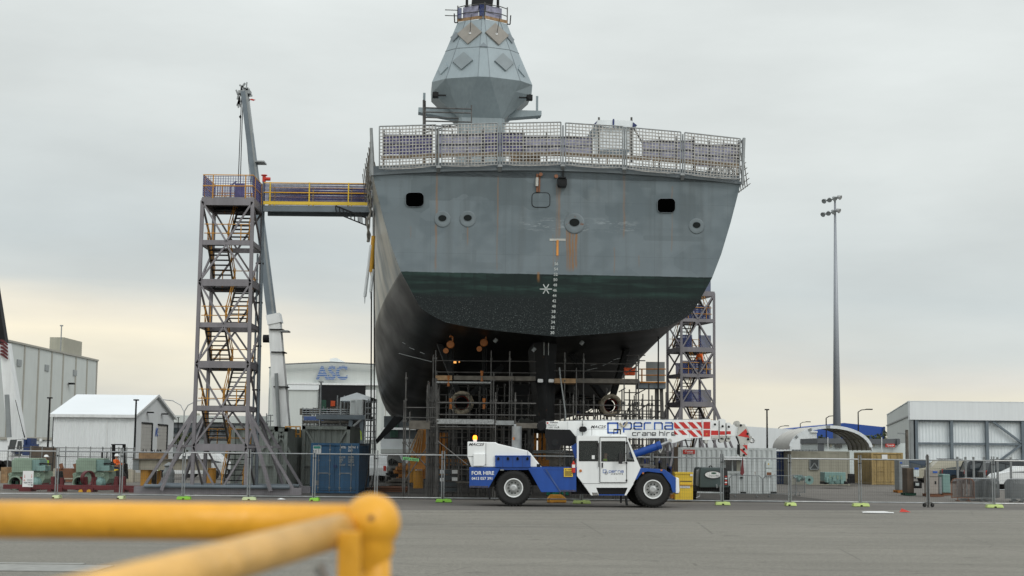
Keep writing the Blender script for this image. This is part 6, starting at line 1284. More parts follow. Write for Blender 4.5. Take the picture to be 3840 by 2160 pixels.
def shed_white():
    X, X2, Y, Y2, e, rz = -32.0, -39.0, 130.0, 145.0, 5.0, 6.87
    r = thing('workshop_shed', (-35.5, 137.5, 0), 'white gabled workshop with two roller doors and blue ASC lettering', 'building')
    mb = MB(); mb.corr((X2, Y), (X, Y), 0, e, .22, .02); mb.corr((X, Y2), (X2, Y2), 0, e, .22, .02)
    mb.prism([(X, Y, 0), (X, Y2, 0), (X, Y2, e), (X, (Y + Y2) / 2, rz), (X, Y, e)], (-.1, 0, 0)); mb.prism([(X2, Y, 0), (X2, Y2, 0), (X2, Y2, e), (X2, (Y + Y2) / 2, rz), (X2, Y, e)], (.1, 0, 0)); mb.build('wall', M['shed_white'], r)
    mb = MB()
    for y0, y1 in ((Y - .25, 137.5), (Y2 + .25, 137.5)):
        dz = -.06
        a = Vector((X + .2, y0, e - .05)); b = Vector((X + .2, y1, rz + .02)); n = 24
        mb.prism([a, b, b + Vector((0, 0, .1)), a + Vector((0, 0, .1))], (X2 - X - .4, 0, 0))
    mb.build('roof', M['shed_roof'], r)
    mb = MB(); mb.bx(X2 - .2, X + .2, Y - .35, Y - .22, e - .22, e + .02); mb.bar((X + .22, Y - .25, e), (X + .22, 137.5, rz + .1), .06, .2); mb.bar((X + .22, Y2 + .25, e), (X + .22, 137.5, rz + .1), .06, .2); mb.build('gutter', M['white_paint'], r)
    mb = MB(); mb.bx(X2 + 4.6, X2 + 4.7, Y - .08, Y, 0, e); mb.build('downpipe', M['white_paint'], r)
    for y0, y1, z in ((132.3, 135.9, 4.35), (138.4, 141.9, 4.3)):
        mb = MB(); n = 14
        for k in range(n): mb.bx(X + .03, X + .05, y0, y1, z * k / n, z * (k + .9) / n)
        mb.bx(X, X + .02, y0 - .0, y1, 0, z); d = mb.build('roller_door', M['roller_door'], r); mb = MB(); mb.bx(X, X + .12, y1, y1 + .25, 0, z + .1); mb.bx(X, X + .12, y0, y1, z, z + .12); mb.build('door_frame', M['dark_steel'], d)
    for y in (134.2, 139.8): mb = MB(); mb.box((X + .3, y, 5.35), (.5, .5, .12)); mb.build('wall_light', M['dark_steel'], r)
    def pl(px, py):
        d = ray(px, py); k = (X + .03 - CAM.x) / d.x; return CAM + d * k
    text('ASC', 582, 1603, 602, 1637, pl, M['decal_blue'], r, bold=.04)
shed_white()
def far_block(name, label, pts, D, dep, m, cat='building', extra=None):
    r = thing(name, (at(sum(p[0] for p in pts) / len(pts), 1690, D).x, D + dep / 2, 0), label, cat); P_ = [at(x, y, D) for x, y in pts]
    P_ = [P_[0].copy(), *P_, P_[-1].copy()]; P_[0].z = 0; P_[-1].z = 0; mb = MB(); mb.prism([(p.x, D, p.z) for p in P_], (0, dep, 0)); mb.build('wall', M[m], r)
    if extra: extra(r)
    return r
def cor_far(name, mt, px0, px1, y0, y1, D, r, pitch=.6): mb = MB(); a, b = at(px0, y1, D), at(px1, y0, D); mb.corr((a.x, D), (b.x, D), a.z, b.z, pitch, .05); return mb.build(name, M[mt], r)
def bxp(r, nm, m, x0, y0, x1, y1, D, dep=.3): mb = MB(); mb.pbox(x0, y0, x1, y1, D, dep); return mb.build(nm, M[m], r)
far_block('low_store', 'long low cream-roofed store at the foot of the big left hall', [(-60, 1648), (356, 1658)], 160, 12, 'shed_white', extra=lambda r: (bxp(r, 'roof', 'shed_trim', -60, 1640, 356, 1650, 159.8, 12.4), bxp(r, 'roof_vent', 'white_paint', 148, 1645, 156, 1655, 159.5, 1)))
far_block('brown_fence', 'brown boarded screen fence beside the blue crane body', [(112, 1672), (212, 1678)], 112, .3, 'brown_cladding', 'fence')
def ex(r):
    bxp(r, 'roof', 'hall_wall', 636, 1559, 1012, 1586, 299, 30); bxp(r, 'facade_band', 'roof_dark', 640, 1587, 1012, 1641, 299.5, .4)
    for k in range(12): bxp(r, 'window', 'glass_dark', 650 + k * 30, 1604, 672 + k * 30, 1622, 299.2, .2)
    bxp(r, 'roof_plant', 'cabin_tan', 725, 1549, 734, 1560, 299, 4)
far_block('office_building', 'distant low dark-fronted building with pale roof behind the stair tower', [(640, 1565), (1012, 1565)], 300, 30, 'plastic_grey', extra=ex)
def asc(r):
    D = 289.0
    bxp(r, 'eave_band', 'white_paint', 1062, 1437, 1560, 1444, D, 1); bxp(r, 'left_pilaster', 'shed_white', 1080, 1444, 1196, 1462, D, .8)
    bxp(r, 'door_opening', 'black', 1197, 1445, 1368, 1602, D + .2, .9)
    bxp(r, 'door_leaf', 'hall_wall', 1082, 1462, 1197, 1640, D + .3, .5); bxp(r, 'door_frame', 'dark_steel', 1193, 1458, 1197, 1640, D - .1, .4); bxp(r, 'door_leaf', 'white_paint', 1369, 1462, 1408, 1650, D + .3, .5)
    bxp(r, 'wall_trim', 'shed_trim', 1444, 1462, 1446, 1650, D + .1, .3)
    text('ASC', 1184, 1371, 1303, 1425, D - .1, M['letter_stripes'], r, bold=.035)
    text('8', 1426, 1459, 1433, 1471, D - .1, M['decal_black'], r)
    mb = MB(); mb.pprism([(1236, 1346), (1250, 1342), (1262, 1342), (1298, 1360), (1238, 1360)], D + 6, 3); mb.build('roof_vent', M['white_paint'], r)
    mb = MB(); P_ = [at(*p, D - .1) for p in ((1008, 1379), (1060, 1366), (1240, 1358), (1460, 1369), (1560, 1376))]
    for a, b in zip(P_, P_[1:]): mb.bar(a, b, .5, .2)
    mb.build('roof_edge', M['roof_dark'], r)
    bxp(r, 'side_wall', 'shed_wall', 1010, 1450, 1062, 1640, D + .3, .5)
far_block('assembly_hall', 'vast pale assembly hall with striped blue ASC letters over its open door', [(1010, 1379), (1062, 1366), (1240, 1359), (1460, 1370), (1560, 1377)], 290, 60, 'hall_wall', extra=asc)
far_block('dark_building', 'dark grey flat building left below the hull behind the bilge keel', [(1440, 1560), (1600, 1562)], 210, 20, 'container_dark', extra=lambda r: (bxp(r, 'white_band', 'white_paint', 1428, 1604, 1600, 1612, 209.5, .4), [bxp(r, 'pipe', 'dark_green', 1464 + 5 * k, 1580, 1466 + 5 * k, 1640, 209.6, .3) for k in range(6)]))
far_block('tarp_store', 'low store under pale blue-white sheeting left of the orange cradle', [(1428, 1646), (1542, 1646)], 150, 10, 'tarp_white', extra=lambda r: (bxp(r, 'wall_band', 'shed_wall', 1428, 1684, 1545, 1700, 149.8, .3), bxp(r, 'blue_barrier', 'tarp_blue', 1370, 1718, 1470, 1738, 120, .3)))
far_block('hoarding', 'grey mottled yard hoarding behind the crane and scaffold', [(1590, 1690), (2560, 1690)], 118, .4, 'container_dark', 'fence')
far_block('white_warehouse', 'long low white warehouse behind the crane hook', [(2560, 1584), (2815, 1600), (3063, 1616)], 172, 30, 'shed_white', extra=lambda r: bxp(r, 'flashing', 'white_paint', 3040, 1616, 3066, 1622, 171.8, .4))
far_block('blue_warehouse', 'distant bright blue warehouse behind the fabric arch', [(2978, 1606), (3165, 1586), (3319, 1602)], 300, 40, 'blue_cladding', extra=lambda r: bxp(r, 'flashing', 'container_navy', 3314, 1600, 3320, 1655, 299.5, .5))
def offs(r):
    bxp(r, 'roof', 'roof_dark', 3065, 1645, 3375, 1664, 134.6, 8); bxp(r, 'roof_fascia', 'roof_dark', 3364, 1645, 3372, 1668, 134.4, 8)
    for x0, y0, x1, y1 in ((3132, 1666, 3158, 1678),): bxp(r, 'window', 'glass_dark', x0, y0, x1, y1, 134.8, .1)
    for x in (3112, 3195, 3272): bxp(r, 'vent', 'cabin_tan', x, 1666, x + 8, 1676, 134.8, .1)
    s = bxp(r, 'sign_board', 'red', 3321, 1664, 3356, 1677, 134.3, .1); text('Coates', 3325, 1666, 3352, 1672, 134.25, M['decal_white'], r); text('1300 657 867', 3329, 1673.4, 3349, 1675.4, 134.25, M['decal_white'], r)
    bxp(r, 'door', 'roof_dark', 3068, 1658, 3090, 1700, 134.7, .2)
    for x in (3104, 3306): bxp(r, 'pipe', 'white_paint', x, 1640, x + 2.5, 1720, 134, .1)
far_block('site_office', 'white portable office with dark flat roof and red Coates sign', [(3066, 1660), (3398, 1662)], 135, 8, 'office_white', extra=offs)
# big steel-framed shed on the right
def rshed():
    D = 150.0; r = thing('steel_framed_shed', (at(3640, 1700, D).x, 170, 0), 'big pale shed with exposed grey steel frame and braces at the right edge', 'building')
    a = at(3432, 1700, D).x; b = 75.0; z1 = at(3600, 1508, D).z; zf = at(3600, 1576, D).z
    mb = MB(); mb.corr((a, D), (b, D), 0, zf, .32, .03); mb.build('cladding', M['translucent'], r)
    mb = MB(); mb.bx(a - .6, b, D - .6, D + .1, zf, z1); mb.build('fascia', M['shed_white'], r)
    mb = MB(); mb.bx(a - .6, b, D - .62, D + .3, z1, z1 + .06); mb.prism([(a - .55, D + .3, z1), (a - .55, D + 9, z1 - 1.1), (b, D + 9, z1 - 1.1), (b, D + .3, z1)], (0, 0, .06)); mb.build('roof', M['shed_roof'], r)
    P_ = [(a - .5, D, z1), (a - .5, D, 0), (a - .5, D + 9, 0), (a - .5, D + 9, z1 - 1.1)]; mb = MB(); mb.prism(P_, (.3, 0, 0)); mb.build('end_wall', M['hall_wall'], r)
    mb = MB(); mb.bar((a - .55, D, z1 - 1.4), (a - .55, D + 9, z1 - 2.2), .08, .12); mb.build('flashing', M['galv'], r)
    for px in (3436, 3568, 3701, 3835): x = at(px, 1650, D - .3).x; mb = MB(); mb.bx(x - .14, x + .14, D - .5, D - .1, 0, zf); mb.build('column', M['steel_blue_grey'], r)
    x = a - .25; mb = MB(); mb.bx(x - .3, x, D - .5, D, 0, zf); mb.build('column', M['plastic_grey'], r)
    for y in (1578, 1664): z = at(3600, y, D).z; mb = MB(); mb.bx(a, b, D - .35, D - .15, z - .1, z + .1); mb.build('beam', M['steel_blue_grey'], r)
    for p, q in (((3722, 1580), (3830, 1660)), ((3830, 1668), (3745, 1730))): mb = MB(); mb.bar(at(*p, D - .35), at(*q, D - .35), .2); mb.build('brace', M['steel_blue_grey'], r)
    mb = MB(); mb.bx(a - .2, b, D + 8.8, D + 9, 0, z1 - 1.2); mb.build('rear_wall', M['hall_wall'], r)
rshed()
# ---- right yard
CD = 86.5; xa = xat(2543, CD, 1.3); xb = xat(2912, CD, 1.3); zt = at(2730, 1679, CD).z
cb = container('white corrugated site cabin with a small awning window and red Coates sign', xa, CD, xb - xa, 2.44, 'container_white', H=zt, doors=False, name='site_cabin', cat='site cabin')
def q5(x, y): return (2480 + x * .20701, 1600 + y * .20701)
def b5(nm, m, x0, y0, x1, y1, d, dep=.04, par_=None): mb = MB(); mb.pbox(*q5(x0, y0), *q5(x1, y1), CD - d, dep); return mb.build(nm, M[m], par_ or cb)
b5('sign_board', 'red', 392, 418, 610, 495, .02, .04); text('Coates', *q5(425, 430), *q5(575, 462), CD - .03, M['decal_white'], cb); text('13 15 52', *q5(470, 470), *q5(575, 488), CD - .03, M['decal_white'], cb)
wn = b5('window', 'glass_dark', 1155, 605, 1455, 808, .0, .04)
b5('window_frame', 'container_white', 1140, 804, 1480, 850, .04, .08, wn); b5('window_frame', 'container_white', 1440, 600, 1480, 808, .04, .08, wn); b5('window_frame', 'container_white', 1275, 605, 1300, 808, .03, .05, wn); b5('window_frame', 'container_white', 1140, 600, 1165, 808, .04, .08, wn); b5('blind', 'cabin_tan', 1365, 612, 1440, 804, .005, .01, wn)
mb = MB(); A_ = [at(*q5(x, y), CD - d) for x, y, d in ((1140, 552, 0), (1495, 545, 0), (1515, 600, .55), (1135, 602, .55))]; mb.prism(A_, (0, 0, .03)); mb.build('awning', M['white_paint'], cb)
b5('meter_box', 'office_white', 1895, 625, 2005, 745, .05, .1); b5('meter_box', 'office_white', 1895, 765, 2005, 900, .05, .1); b5('vent', 'rusty', 1910, 828, 1995, 880, .06, .02); b5('yellow_sticker', 'bright_yellow', 1932, 665, 1955, 690, .06, .02)
b5('vent_slot', 'dark_steel', 1425, 912, 1480, 938, .02, .02)
b5('side_board', 'brown_cladding', 232, 365, 300, 850, .3, .1)
for x in (1490, 2040): mb = MB(); mb.pbox(*q5(x - 50, 1180), *q5(x + 50, 1215), CD - .1, .6); mb.build('footing', M['dark_steel'], cb)
D = 116; a_ = at(2905, 1700, D).x; container('navy container under the left springing of the fabric arch', a_, D, at(2964, 1700, D).x - a_, 6, 'container_navy', H=at(2930, 1692, D).z)
D = 113; a_ = at(2966, 1700, D).x; b_ = at(3186, 1700, D).x
tc_ = container('tan flat-walled site hut with one small window under the fabric arch', a_, D, b_ - a_, 3, 'cabin_tan', H=at(3080, 1692, D).z, doors=False, name='site_hut', cat='site hut', pitch=1.3)
w_ = bxp(tc_, 'window', 'glass_dark', 3038, 1723, 3069, 1760, D - .04, .05); mb = MB(); [mb.bar(at(*p, D - .06), at(*q, D - .06), .06) for p, q in (((3037, 1722), (3070, 1722)), ((3037, 1760), (3070, 1760)), ((3037, 1722), (3037, 1760)), ((3070, 1722), (3070, 1760)), ((3037, 1760), (3054, 1736)), ((3070, 1760), (3054, 1736)))]; mb.build('window_frame', M['plastic_grey'], w_)
mb = MB(); mb.corr((a_, D - .3), (at(3064, 1700, D).x, D - .3), at(3000, 1692, D).z, at(3000, 1686, D).z, .25, .05); mb.build('roof_sheet', M['plastic_grey'], tc_)
D = 117; a_ = at(3268, 1700, D).x; b_ = at(3386, 1700, D).x; container('tan rusty-edged container with doors under the right side of the fabric arch', a_, D, b_ - a_, 6, 'container_tan', H=at(3300, 1697, D).z, rod='container_tan')
D = 117; mb = MB(); mb.pbox(3307, 1705, 3328, 1721, D - .05, .02); tag(mb.build('white_placard', M['decal_white']), 'white placard on the tan container door', 'sign')
# fabric arch
ar = thing('fabric_shelter', (at(3110, 1690, 115).x, 115, 0), 'white fabric half-round arch shelter spanning two containers', 'shelter')
def arcp(D, c, w, zb, h, n=20): return [Vector((c + w * math.cos(math.pi * (1 - k / n)), D, zb + h * math.sin(math.pi * k / n) ** .92)) for k in range(n + 1)]
xl, xr = at(2962, 1690, 112).x, at(3269, 1690, 112).x; zb = 2.6; hh = at(3130, 1597, 112).z - zb
A1 = arcp(112, (xl + xr) / 2, (xr - xl) / 2, zb, hh); A2 = arcp(119.5, (xl + xr) / 2, (xr - xl) / 2, zb, hh); mb = MB(); n = len(A1)
mb.add(A1 + A2, [(i, i + 1, n + i + 1, n + i) for i in range(n - 1)]); mb.build('fabric', M['fabric'], ar, smooth=True)
A1i = [Vector((v.x * 1 + ((xl + xr) / 2 - v.x) * .012, v.y + .02, v.z - .03)) for v in A1]; A2i = [Vector((v.x + ((xl + xr) / 2 - v.x) * .012, v.y, v.z - .03)) for v in A2]
for u in [k / 5 for k in range(6)]:
    mb = MB(); R_ = [p.lerp(q, u) for p, q in zip(A1i, A2i)]
    for p, q in zip(R_, R_[1:]): mb.tube(p, q, .04, 6)
    mb.build('hoop', M['cabin_tan'], ar)
for k in range(2, n - 1, 3): mb = MB(); mb.tube(A1i[k], A2i[k], .03, 6); mb.build('purlin', M['cabin_tan'], ar)
mb = MB()
for p, q in zip(A1, A1[1:]): mb.bar(p + Vector((0, -.05, -.08)), q + Vector((0, -.05, -.08)), .05, .22)
mb.build('edge_band', M['tarp_white'], ar)
for k in (3, 6, 9):
    p = A1[k].lerp(A1[k + 1], .3); q = A1[k].lerp(A1[k + 1], .9); mb = MB(); mb.bar(p + Vector((0, -.09, -.08)), q + Vector((0, -.09, -.08)), .03, .2); mb.build('clear_patch', M['plastic_grey'], ar)
# floodlight mast, lamp posts
fm = thing('floodlight_mast', (at(3139, 1700, 140).x, 140, 0), 'very tall tapered grey mast with two rows of floodlights', 'floodlight mast'); tp = at(3131, 745, 140); bt = at(3139, 1700, 140)
mb = MB(); mb.tube((bt.x, 140, 0), (tp.x, 140, tp.z), .42, 12, .09); mb.build('pole', mat('mast_pole', (.30, .32, .35), .45, .3, var=.06, scale=.3), fm, smooth=True)
for y in (750, 800):
    mb = MB(); c = at(3128 - (4 if y > 770 else 0), y, 140); mb.bar(c + Vector((-.9, 0, -.12)), c + Vector((.5, 0, .22)), .1); mb.build('crossarm', M['galv'], fm)
    for k in range(4):
        mb = MB(); q = c + Vector((-.95 + k * .47, -.2, -.12 + k * .12)); mb.lathe(q, Vector((-.5 + .4 * k, -.6, -.45)), [(0, -.25), (.12, -.22), (.24, .12), (.22, .14), (0, .1)], 12); mb.build('floodlight', M['galv_bright'] if k == 3 else M['plastic_grey'], fm)
def lamp(label, px, yt, D, kind=0, m='dark_steel', r=.09):
    t = at(px, yt, D); root = thing('lamp_post', (t.x, D, 0), label, 'lamp post', 'lamp posts round the yard'); mb = MB(); mb.tube((t.x, D, 0), t, r, 8, r * .7); mb.build('pole', M[m], root)
    if kind == 0: mb = MB(); mb.box(t, (.34, .34, .10)); mb.build('lamp_head', M[m], root)
    elif kind == 1: mb = MB(); mb.path([t, t + Vector((.35, 0, .22)), t + Vector((1.1, 0, .3))], r * .6, 6); mb.box(t + Vector((1.2, 0, .3)), (.7, .3, .12)); mb.build('lamp_head', M[m], root)
    else:
        for s in (-1, 1): mb = MB(); mb.path([t, t + Vector((s * .5, 0, .9)), t + Vector((s * 1.6, 0, 1.5)), t + Vector((s * 3.6, 0, 1.7))], r * .6, 6); mb.box(t + Vector((s * 3.9, 0, 1.7)), (.9, .3, .12)); mb.build('lamp_arm', M[m], root)
    return root
lamp('dark lamp post in front of the big left hall', 187, 1492, 118, 0); lamp('dark lamp post in front of the white ASC workshop', 511, 1500, 112, 0); lamp('pale double-armed street lamp left of the stair tower', 691, 1544, 210, 2, 'galv_bright', .13)
lamp('smaller dark twin-armed lamp post beyond the street lamp', 669, 1566, 240, 0, 'dark_steel', .1); lamp('grey lamp post before the assembly hall door', 1204, 1432, 120, 0, 'galv', .1)
lamp('slim black lamp post above the white cabin roof', 2876, 1536, 128, 0); lamp('thin lamp post in front of the blue warehouse', 3098, 1568, 170, 1); lamp('tall thin lamp post at the right of the blue warehouse', 3218, 1545, 165, 1); lamp('short distant lamp post left of the fabric arch', 3001, 1589, 230, 1); lamp('tiny distant lamp above the white warehouse', 2920, 1604, 230, 1)
up_ = thing('power_pole', (at(3400, 1700, 128).x, 128, 0), 'weathered pole with a side lamp before the right shed end wall', 'pole'); t = at(3400, 1612, 128); mb = MB(); mb.tube((t.x, 128, 0), t, .16, 10, .13); mb.build('pole', M['grey_timber'], up_); mb = MB(); mb.bar(t + Vector((0, 0, -.3)), t + Vector((-.3, 0, -.35)), .06); mb.box(t + Vector((-.5, 0, -.3)), (.5, .2, .1)); mb.build('lamp_head', M['plastic_grey'], up_)
# shrubs
def shrub(label, x0, y0, x1, D, seed, m=('leaf', 'leaf_b'), n=900, name='tree', deep=3):
    rnd = random.Random(seed); a, b = at(x0, y0, D), at(x1, y0, D); w = (b.x - a.x) / 2; H = a.z; cx = (a.x + b.x) / 2; root = thing(name, (cx, D, 0), label, 'tree' if name == 'tree' else 'shrub')
    mb = MB(); mb.tube((cx, D, 0), (cx + .1, D, H * .5), .16, 7, .09)
    for k in range(5): q = Vector((cx + rnd.uniform(-w, w) * .6, D + rnd.uniform(-1, 1), H * rnd.uniform(.6, .85))); mb.tube((cx + .05, D, H * .35), q, .07, 5, .03)
    mb.build('trunk', M['bark'], root)
    cl = [(Vector((cx + rnd.uniform(-w, w) * .8, D + rnd.uniform(-deep, deep) * .6, H * rnd.uniform(.35, .85))), rnd.uniform(.25, .5) * min(w, H) * .8) for _ in range(16)]
    for mi in (0, 1):
        mb = MB()
        for k in range(n):
            c, r = cl[rnd.randrange(len(cl))]; v = Vector((rnd.gauss(0, 1), rnd.gauss(0, 1), rnd.gauss(0, 1))).normalized() * r * rnd.uniform(.5, 1.1); p = c + v; s = rnd.uniform(.06, .16) * (D / 150)
            p.z = min(max(p.z, .1), H * 1.02); u = Vector((rnd.gauss(0, 1), rnd.gauss(0, 1), rnd.gauss(0, 1))).normalized() * s; w2 = Vector((rnd.gauss(0, 1), rnd.gauss(0, 1), rnd.gauss(0, 1))).normalized() * s
            mb.quad(p - u, p - w2, p + u, p + w2)
        mb.build('crown', M[m[mi]], root)
shrub('olive-green bushy tree in front of the blue warehouse, right of the floodlight mast', 3230, 1608, 3352, 190, 1); shrub('low dark tree in front of the blue warehouse, left of the floodlight mast', 3062, 1622, 3132, 190, 2, n=600); shrub('green bush beside the white workshop gable', 652, 1608, 716, 150, 3, n=600); shrub('thin tall distant tree above the white warehouse', 2848, 1582, 2872, 260, 4, n=250, deep=1)

for k, (px, py, w, h, D_, m_, la) in enumerate(((1405, 1815, 1.6, .25, 84, 'galv', 'low bundle of galvanised tubes on the ground right of the blue container'), (1450, 1822, 2.2, .3, 83, 'rusty', 'long rusty bundle of steel below the hull side'), (1485, 1800, 1.2, .6, 90, 'grey_timber', 'grey timber stack beyond the rusty steel bundle'), (1500, 1765, .8, 1.4, 98, 'orange_steel', 'small orange machine standing beyond the timber stack'), (1475, 1750, 1.0, 1.0, 104, 'dark_steel', 'dark machine left of the small orange machine'))):
    q = at(px, 1750, D_); simple('stored_steel', la, 'stores', m_, lambda mb: [mb.box((q.x + .13 * (j % 3), D_ + .2 * (j % 2), h * (.15 + .16 * j)), (w * (1 - .08 * (j % 3)), .7, h * .15), .05 * j) for j in range(6)])
# ---- raised scaffold, cabin on legs and canopy in front of the assembly hall
pf = thing('work_platform', (at(1230, 1600, 125).x, 125, 0), 'raised scaffold platform with blue edge sheeting before the assembly hall', 'scaffold'); D = 125
rnd = random.Random(11)
for x in range(1136, 1318, 13):
    mb = MB(); yt = 1522 + rnd.uniform(0, 14) if x < 1260 else 1500 + rnd.uniform(-20, 10); t = at(x, yt, D); mb.tube((t.x, D, 0), t, .05, 5); mb.build('standard', M['galv'], pf)
    mb = MB(); t = at(x + 5, yt + 12, D + 3); mb.tube((t.x, D + 3, 0), t, .05, 5); mb.build('standard', M['scaf'], pf)
for y in (1535, 1544, 1552, 1561, 1586, 1594): mb = MB(); mb.tube(at(1133, y, D - .1), at(1320, y + 1, D - .1), .045, 5); mb.build('ledger', M['galv'], pf)
mb = MB(); mb.pbox(1139, 1562, 1264, 1577, D - .2, .05); mb.build('edge_sheet', mat('sheet_blue', (.08, .13, .30), .7, var=.3, scale=2), pf); mb = MB(); mb.pbox(1136, 1578, 1322, 1586, D - .2, 3.4); mb.build('deck', M['grey_timber'], pf)
mb = MB(); [mb.box(at(rnd.uniform(1145, 1310), rnd.uniform(1540, 1560), D + 1.5), (rnd.uniform(.3, .9), .6, rnd.uniform(.3, .8))) for _ in range(14)]; mb.build('stored_gear', M['grey_timber'], pf)
for k in range(12): x = 1266 + k * 5; mb = MB(); mb.tube(at(x, 1538, D + .4), at(x, 1600, D + .4), .04, 5); mb.build('mesh_post', M['galv'], pf)
simple('green_sheet', 'dark green board on the scaffold platform before the hall door', 'board', 'dark_green', lambda mb: mb.pbox(1205, 1500, 1223, 1540, 126, .2)); simple('orange_sheet', 'orange board on the scaffold platform before the hall door', 'board', 'red_orange', lambda mb: mb.pbox(1240, 1503, 1256, 1523, 126, .2))
cn = thing('elevated_cabin', (at(1350, 1560, 118).x, 118, 0), 'white container cabin raised on steel legs before the assembly hall', 'site cabin'); D = 118
a, b = at(1312, 1556, D), at(1360, 1497, D); mb = MB(); mb.bx(a.x, b.x, D, D + 6, a.z, b.z); mb.build('cabin_wall', M['white_paint'], cn)
mb = MB(); mb.bx(b.x + .01, b.x + .05, D, D + 6, a.z, b.z); mb.build('side_wall', M['white_paint'], cn)
for k in (0, 1): mb = MB(); mb.pbox(1314 + k * 23, 1500, 1335 + k * 23, 1553, D - .05, .05); mb.build('door', M['container_white'], cn)
text('ASC', 1317, 1503, 1331, 1509, D - .07, M['plastic_grey'], cn)
for x in (1316, 1357): mb = MB(); q = at(x, 1556, D + .2); mb.bar((q.x, D + .2, 0), q, .3); mb.build('leg', M['steel_blue_grey'], cn)
for x in (1319, 1357): mb = MB(); q = at(x, 1556, D + 5); mb.bar((q.x, D + 5.5, 0), (q.x, D + 5.5, a.z), .3); mb.build('leg', M['steel_blue_grey'], cn)
mb = MB(); mb.bx(a.x - 2.6, b.x + .3, D - .1, D + 6.1, a.z - .35, a.z); mb.build('bearer', M['steel_blue_grey'], cn)
mb = MB(); mb.bar(at(1357, 1570, D), at(1325, 1598, D), .15); mb.build('brace', M['galv'], cn)
cy_ = thing('canopy', (at(1335, 1500, 121).x, 121, 0), 'white peaked fabric canopy over the raised cabin, its posts standing on the yard', 'canopy'); D = 121
P_ = [at(1275, 1503, D), at(1276, 1492, D), at(1338, 1472, D), at(1394, 1490, D), at(1394, 1503, D)]; mb = MB(); mb.prism(P_, (0, 5, 0)); mb.build('canopy_roof', M['tarp_white'], cy_)
for x in (1278, 1392): mb = MB(); q = at(x, 1503, D); mb.tube((q.x, D + .1, 0), q, .07, 6); mb.build('canopy_post', M['galv'], cy_)
for k, (x0, x1, y0, D, la) in enumerate(((1372, 1412, 1496, 112, 'loose scaffold tower right of the raised cabin, seen past the cables'), (1000, 1060, 1545, 112, 'scaffold frames left of the grey framed container behind the tower'))):
    sc_ = thing('scaffold', (at((x0 + x1) / 2, 1700, D).x, D, 0), la, 'scaffold')
    for dd in (0, 1.6):
        for i in range(5): x = x0 + (x1 - x0) * i / 4; t = at(x, y0 + rnd.uniform(0, 12), D + dd); mb = MB(); mb.tube((t.x, D + dd, 0), t, .045, 5); mb.build('standard', M['galv'], sc_)
        for y in range(y0 + 12, 1700, 22): mb = MB(); mb.tube(at(x0, y, D + dd), at(x1, y, D + dd), .04, 5); mb.build('ledger', M['galv'], sc_)
simple('lime_hoist_arm', 'bright lime folding arm before the raised cabin legs', 'arm', mat('lime', (.5, .7, .05), .5), lambda mb: mb.path([at(1342, 1625, 110), at(1346, 1612, 110), at(1354, 1620, 110), at(1355, 1650, 110)], .045, 6))
# ================================================================ LEFT YARD
def housing(x0, D, label, flange=True):
    """green gear housing: box on a round-ended casing, lifting eyes, standing on maroon trestles; x0 is its sight-line column"""
    def q(x, y): return (x0 + x / 4.6, 1600 + y / 4.6)
    r = thing('gear_housing', (at(*q(300, 1180), D).x, D + 1, 0), label, 'gear housing', 'green gear housings on maroon stands')
    def P_(nm, m, fn, par=None, **kw): mb = MB(); fn(mb); return mb.build(nm, M[m], par or r, **kw)
    def pp(mb, pts, d, dep): mb.pprism([q(*p) for p in pts], D + d, dep)
    P_('upper_box', 'machine_green', lambda mb: (pp(mb, [(200, 570), (545, 570), (545, 790), (200, 790)], .2, 1.6), pp(mb, [(240, 540), (680, 545), (680, 572), (240, 572)], .4, 1.2)), bevel=.02)
    P_('side_box', 'machine_teal', lambda mb: (pp(mb, [(552, 572), (690, 575), (690, 765), (552, 765)], .3, 1.3), pp(mb, [(625, 675), (778, 672), (778, 765), (625, 765)], .1, 1.0)), bevel=.02)
    P_('casing', 'machine_green', lambda mb: (pp(mb, [(180, 790), (760, 770), (770, 900), (700, 1010), (690, 1090), (150, 1040), (150, 860)], .4, 1.5),))
    c = at(*q(252, 970), D - .1); R = (115 / 4.6) / F * D
    P_('bearing_ring', 'machine_green', lambda mb: mb.lathe(c, (0, 1, 0), [(R * .8, .35), (R * .82, .03), (R * .86, 0), (R, 0), (R * 1.03, .05), (R, .6)], 32), smooth=False)
    P_('bore', 'dark_green', lambda mb: mb.lathe(c, (0, 1, 0), [(R * .84, .1), (R * .8, .5), (R * .3, .5), (R * .25, .35), (0, .35)], 28))
    c2 = at(*q(620, 960), D + .3); P_('end_bell', 'machine_teal', lambda mb: mb.lathe(c2, (0, 1, 0), [(0, -.3), (R * .5, -.25), (R * .8, 0), (R * .85, .6)], 24))
    for x, y in ((172, 825), (660, 830)): cc = at(*q(x, y), D + .1); P_('lifting_eye', 'machine_green', lambda mb: mb.lathe(cc, (0, 1, 0), [(.04, 0), (.09, 0), (.09, .08), (.04, .08), (.04, 0)], 14))
    P_('cable_duct', 'dark_steel', lambda mb: pp(mb, [(665, 630), (700, 625), (860, 632), (870, 660), (700, 650)], .2, .3))
    for a, b in ((335, 385), (480, 545)): P_('stand_leg', 'maroon', lambda mb: pp(mb, [(a, 865), (b, 865), (b, 1190), (a, 1190)], .0, .25))
    P_('stand_beam', 'maroon', lambda mb: (pp(mb, [(190, 1070), (690, 1070), (690, 1120), (190, 1120)], .4, 1.3), mb.bx(at(*q(190, 1000), D).x, at(*q(690, 1000), D).x, D + .5, D + 1.6, 0, .35)))
    return r
housing(0, 80, 'left green gear housing with round open bore, behind the white notice board'); housing(241, 80.6, 'right green gear housing, left of the forklift, with a maroon ring before it')
tr_ = thing('cradle_stand', (at(215, 1850, 78).x, 78, 0), 'long low maroon steel stand running under both green housings', 'stand')
def l2(x, y): return (x / 4.6, 1600 + y / 4.6)
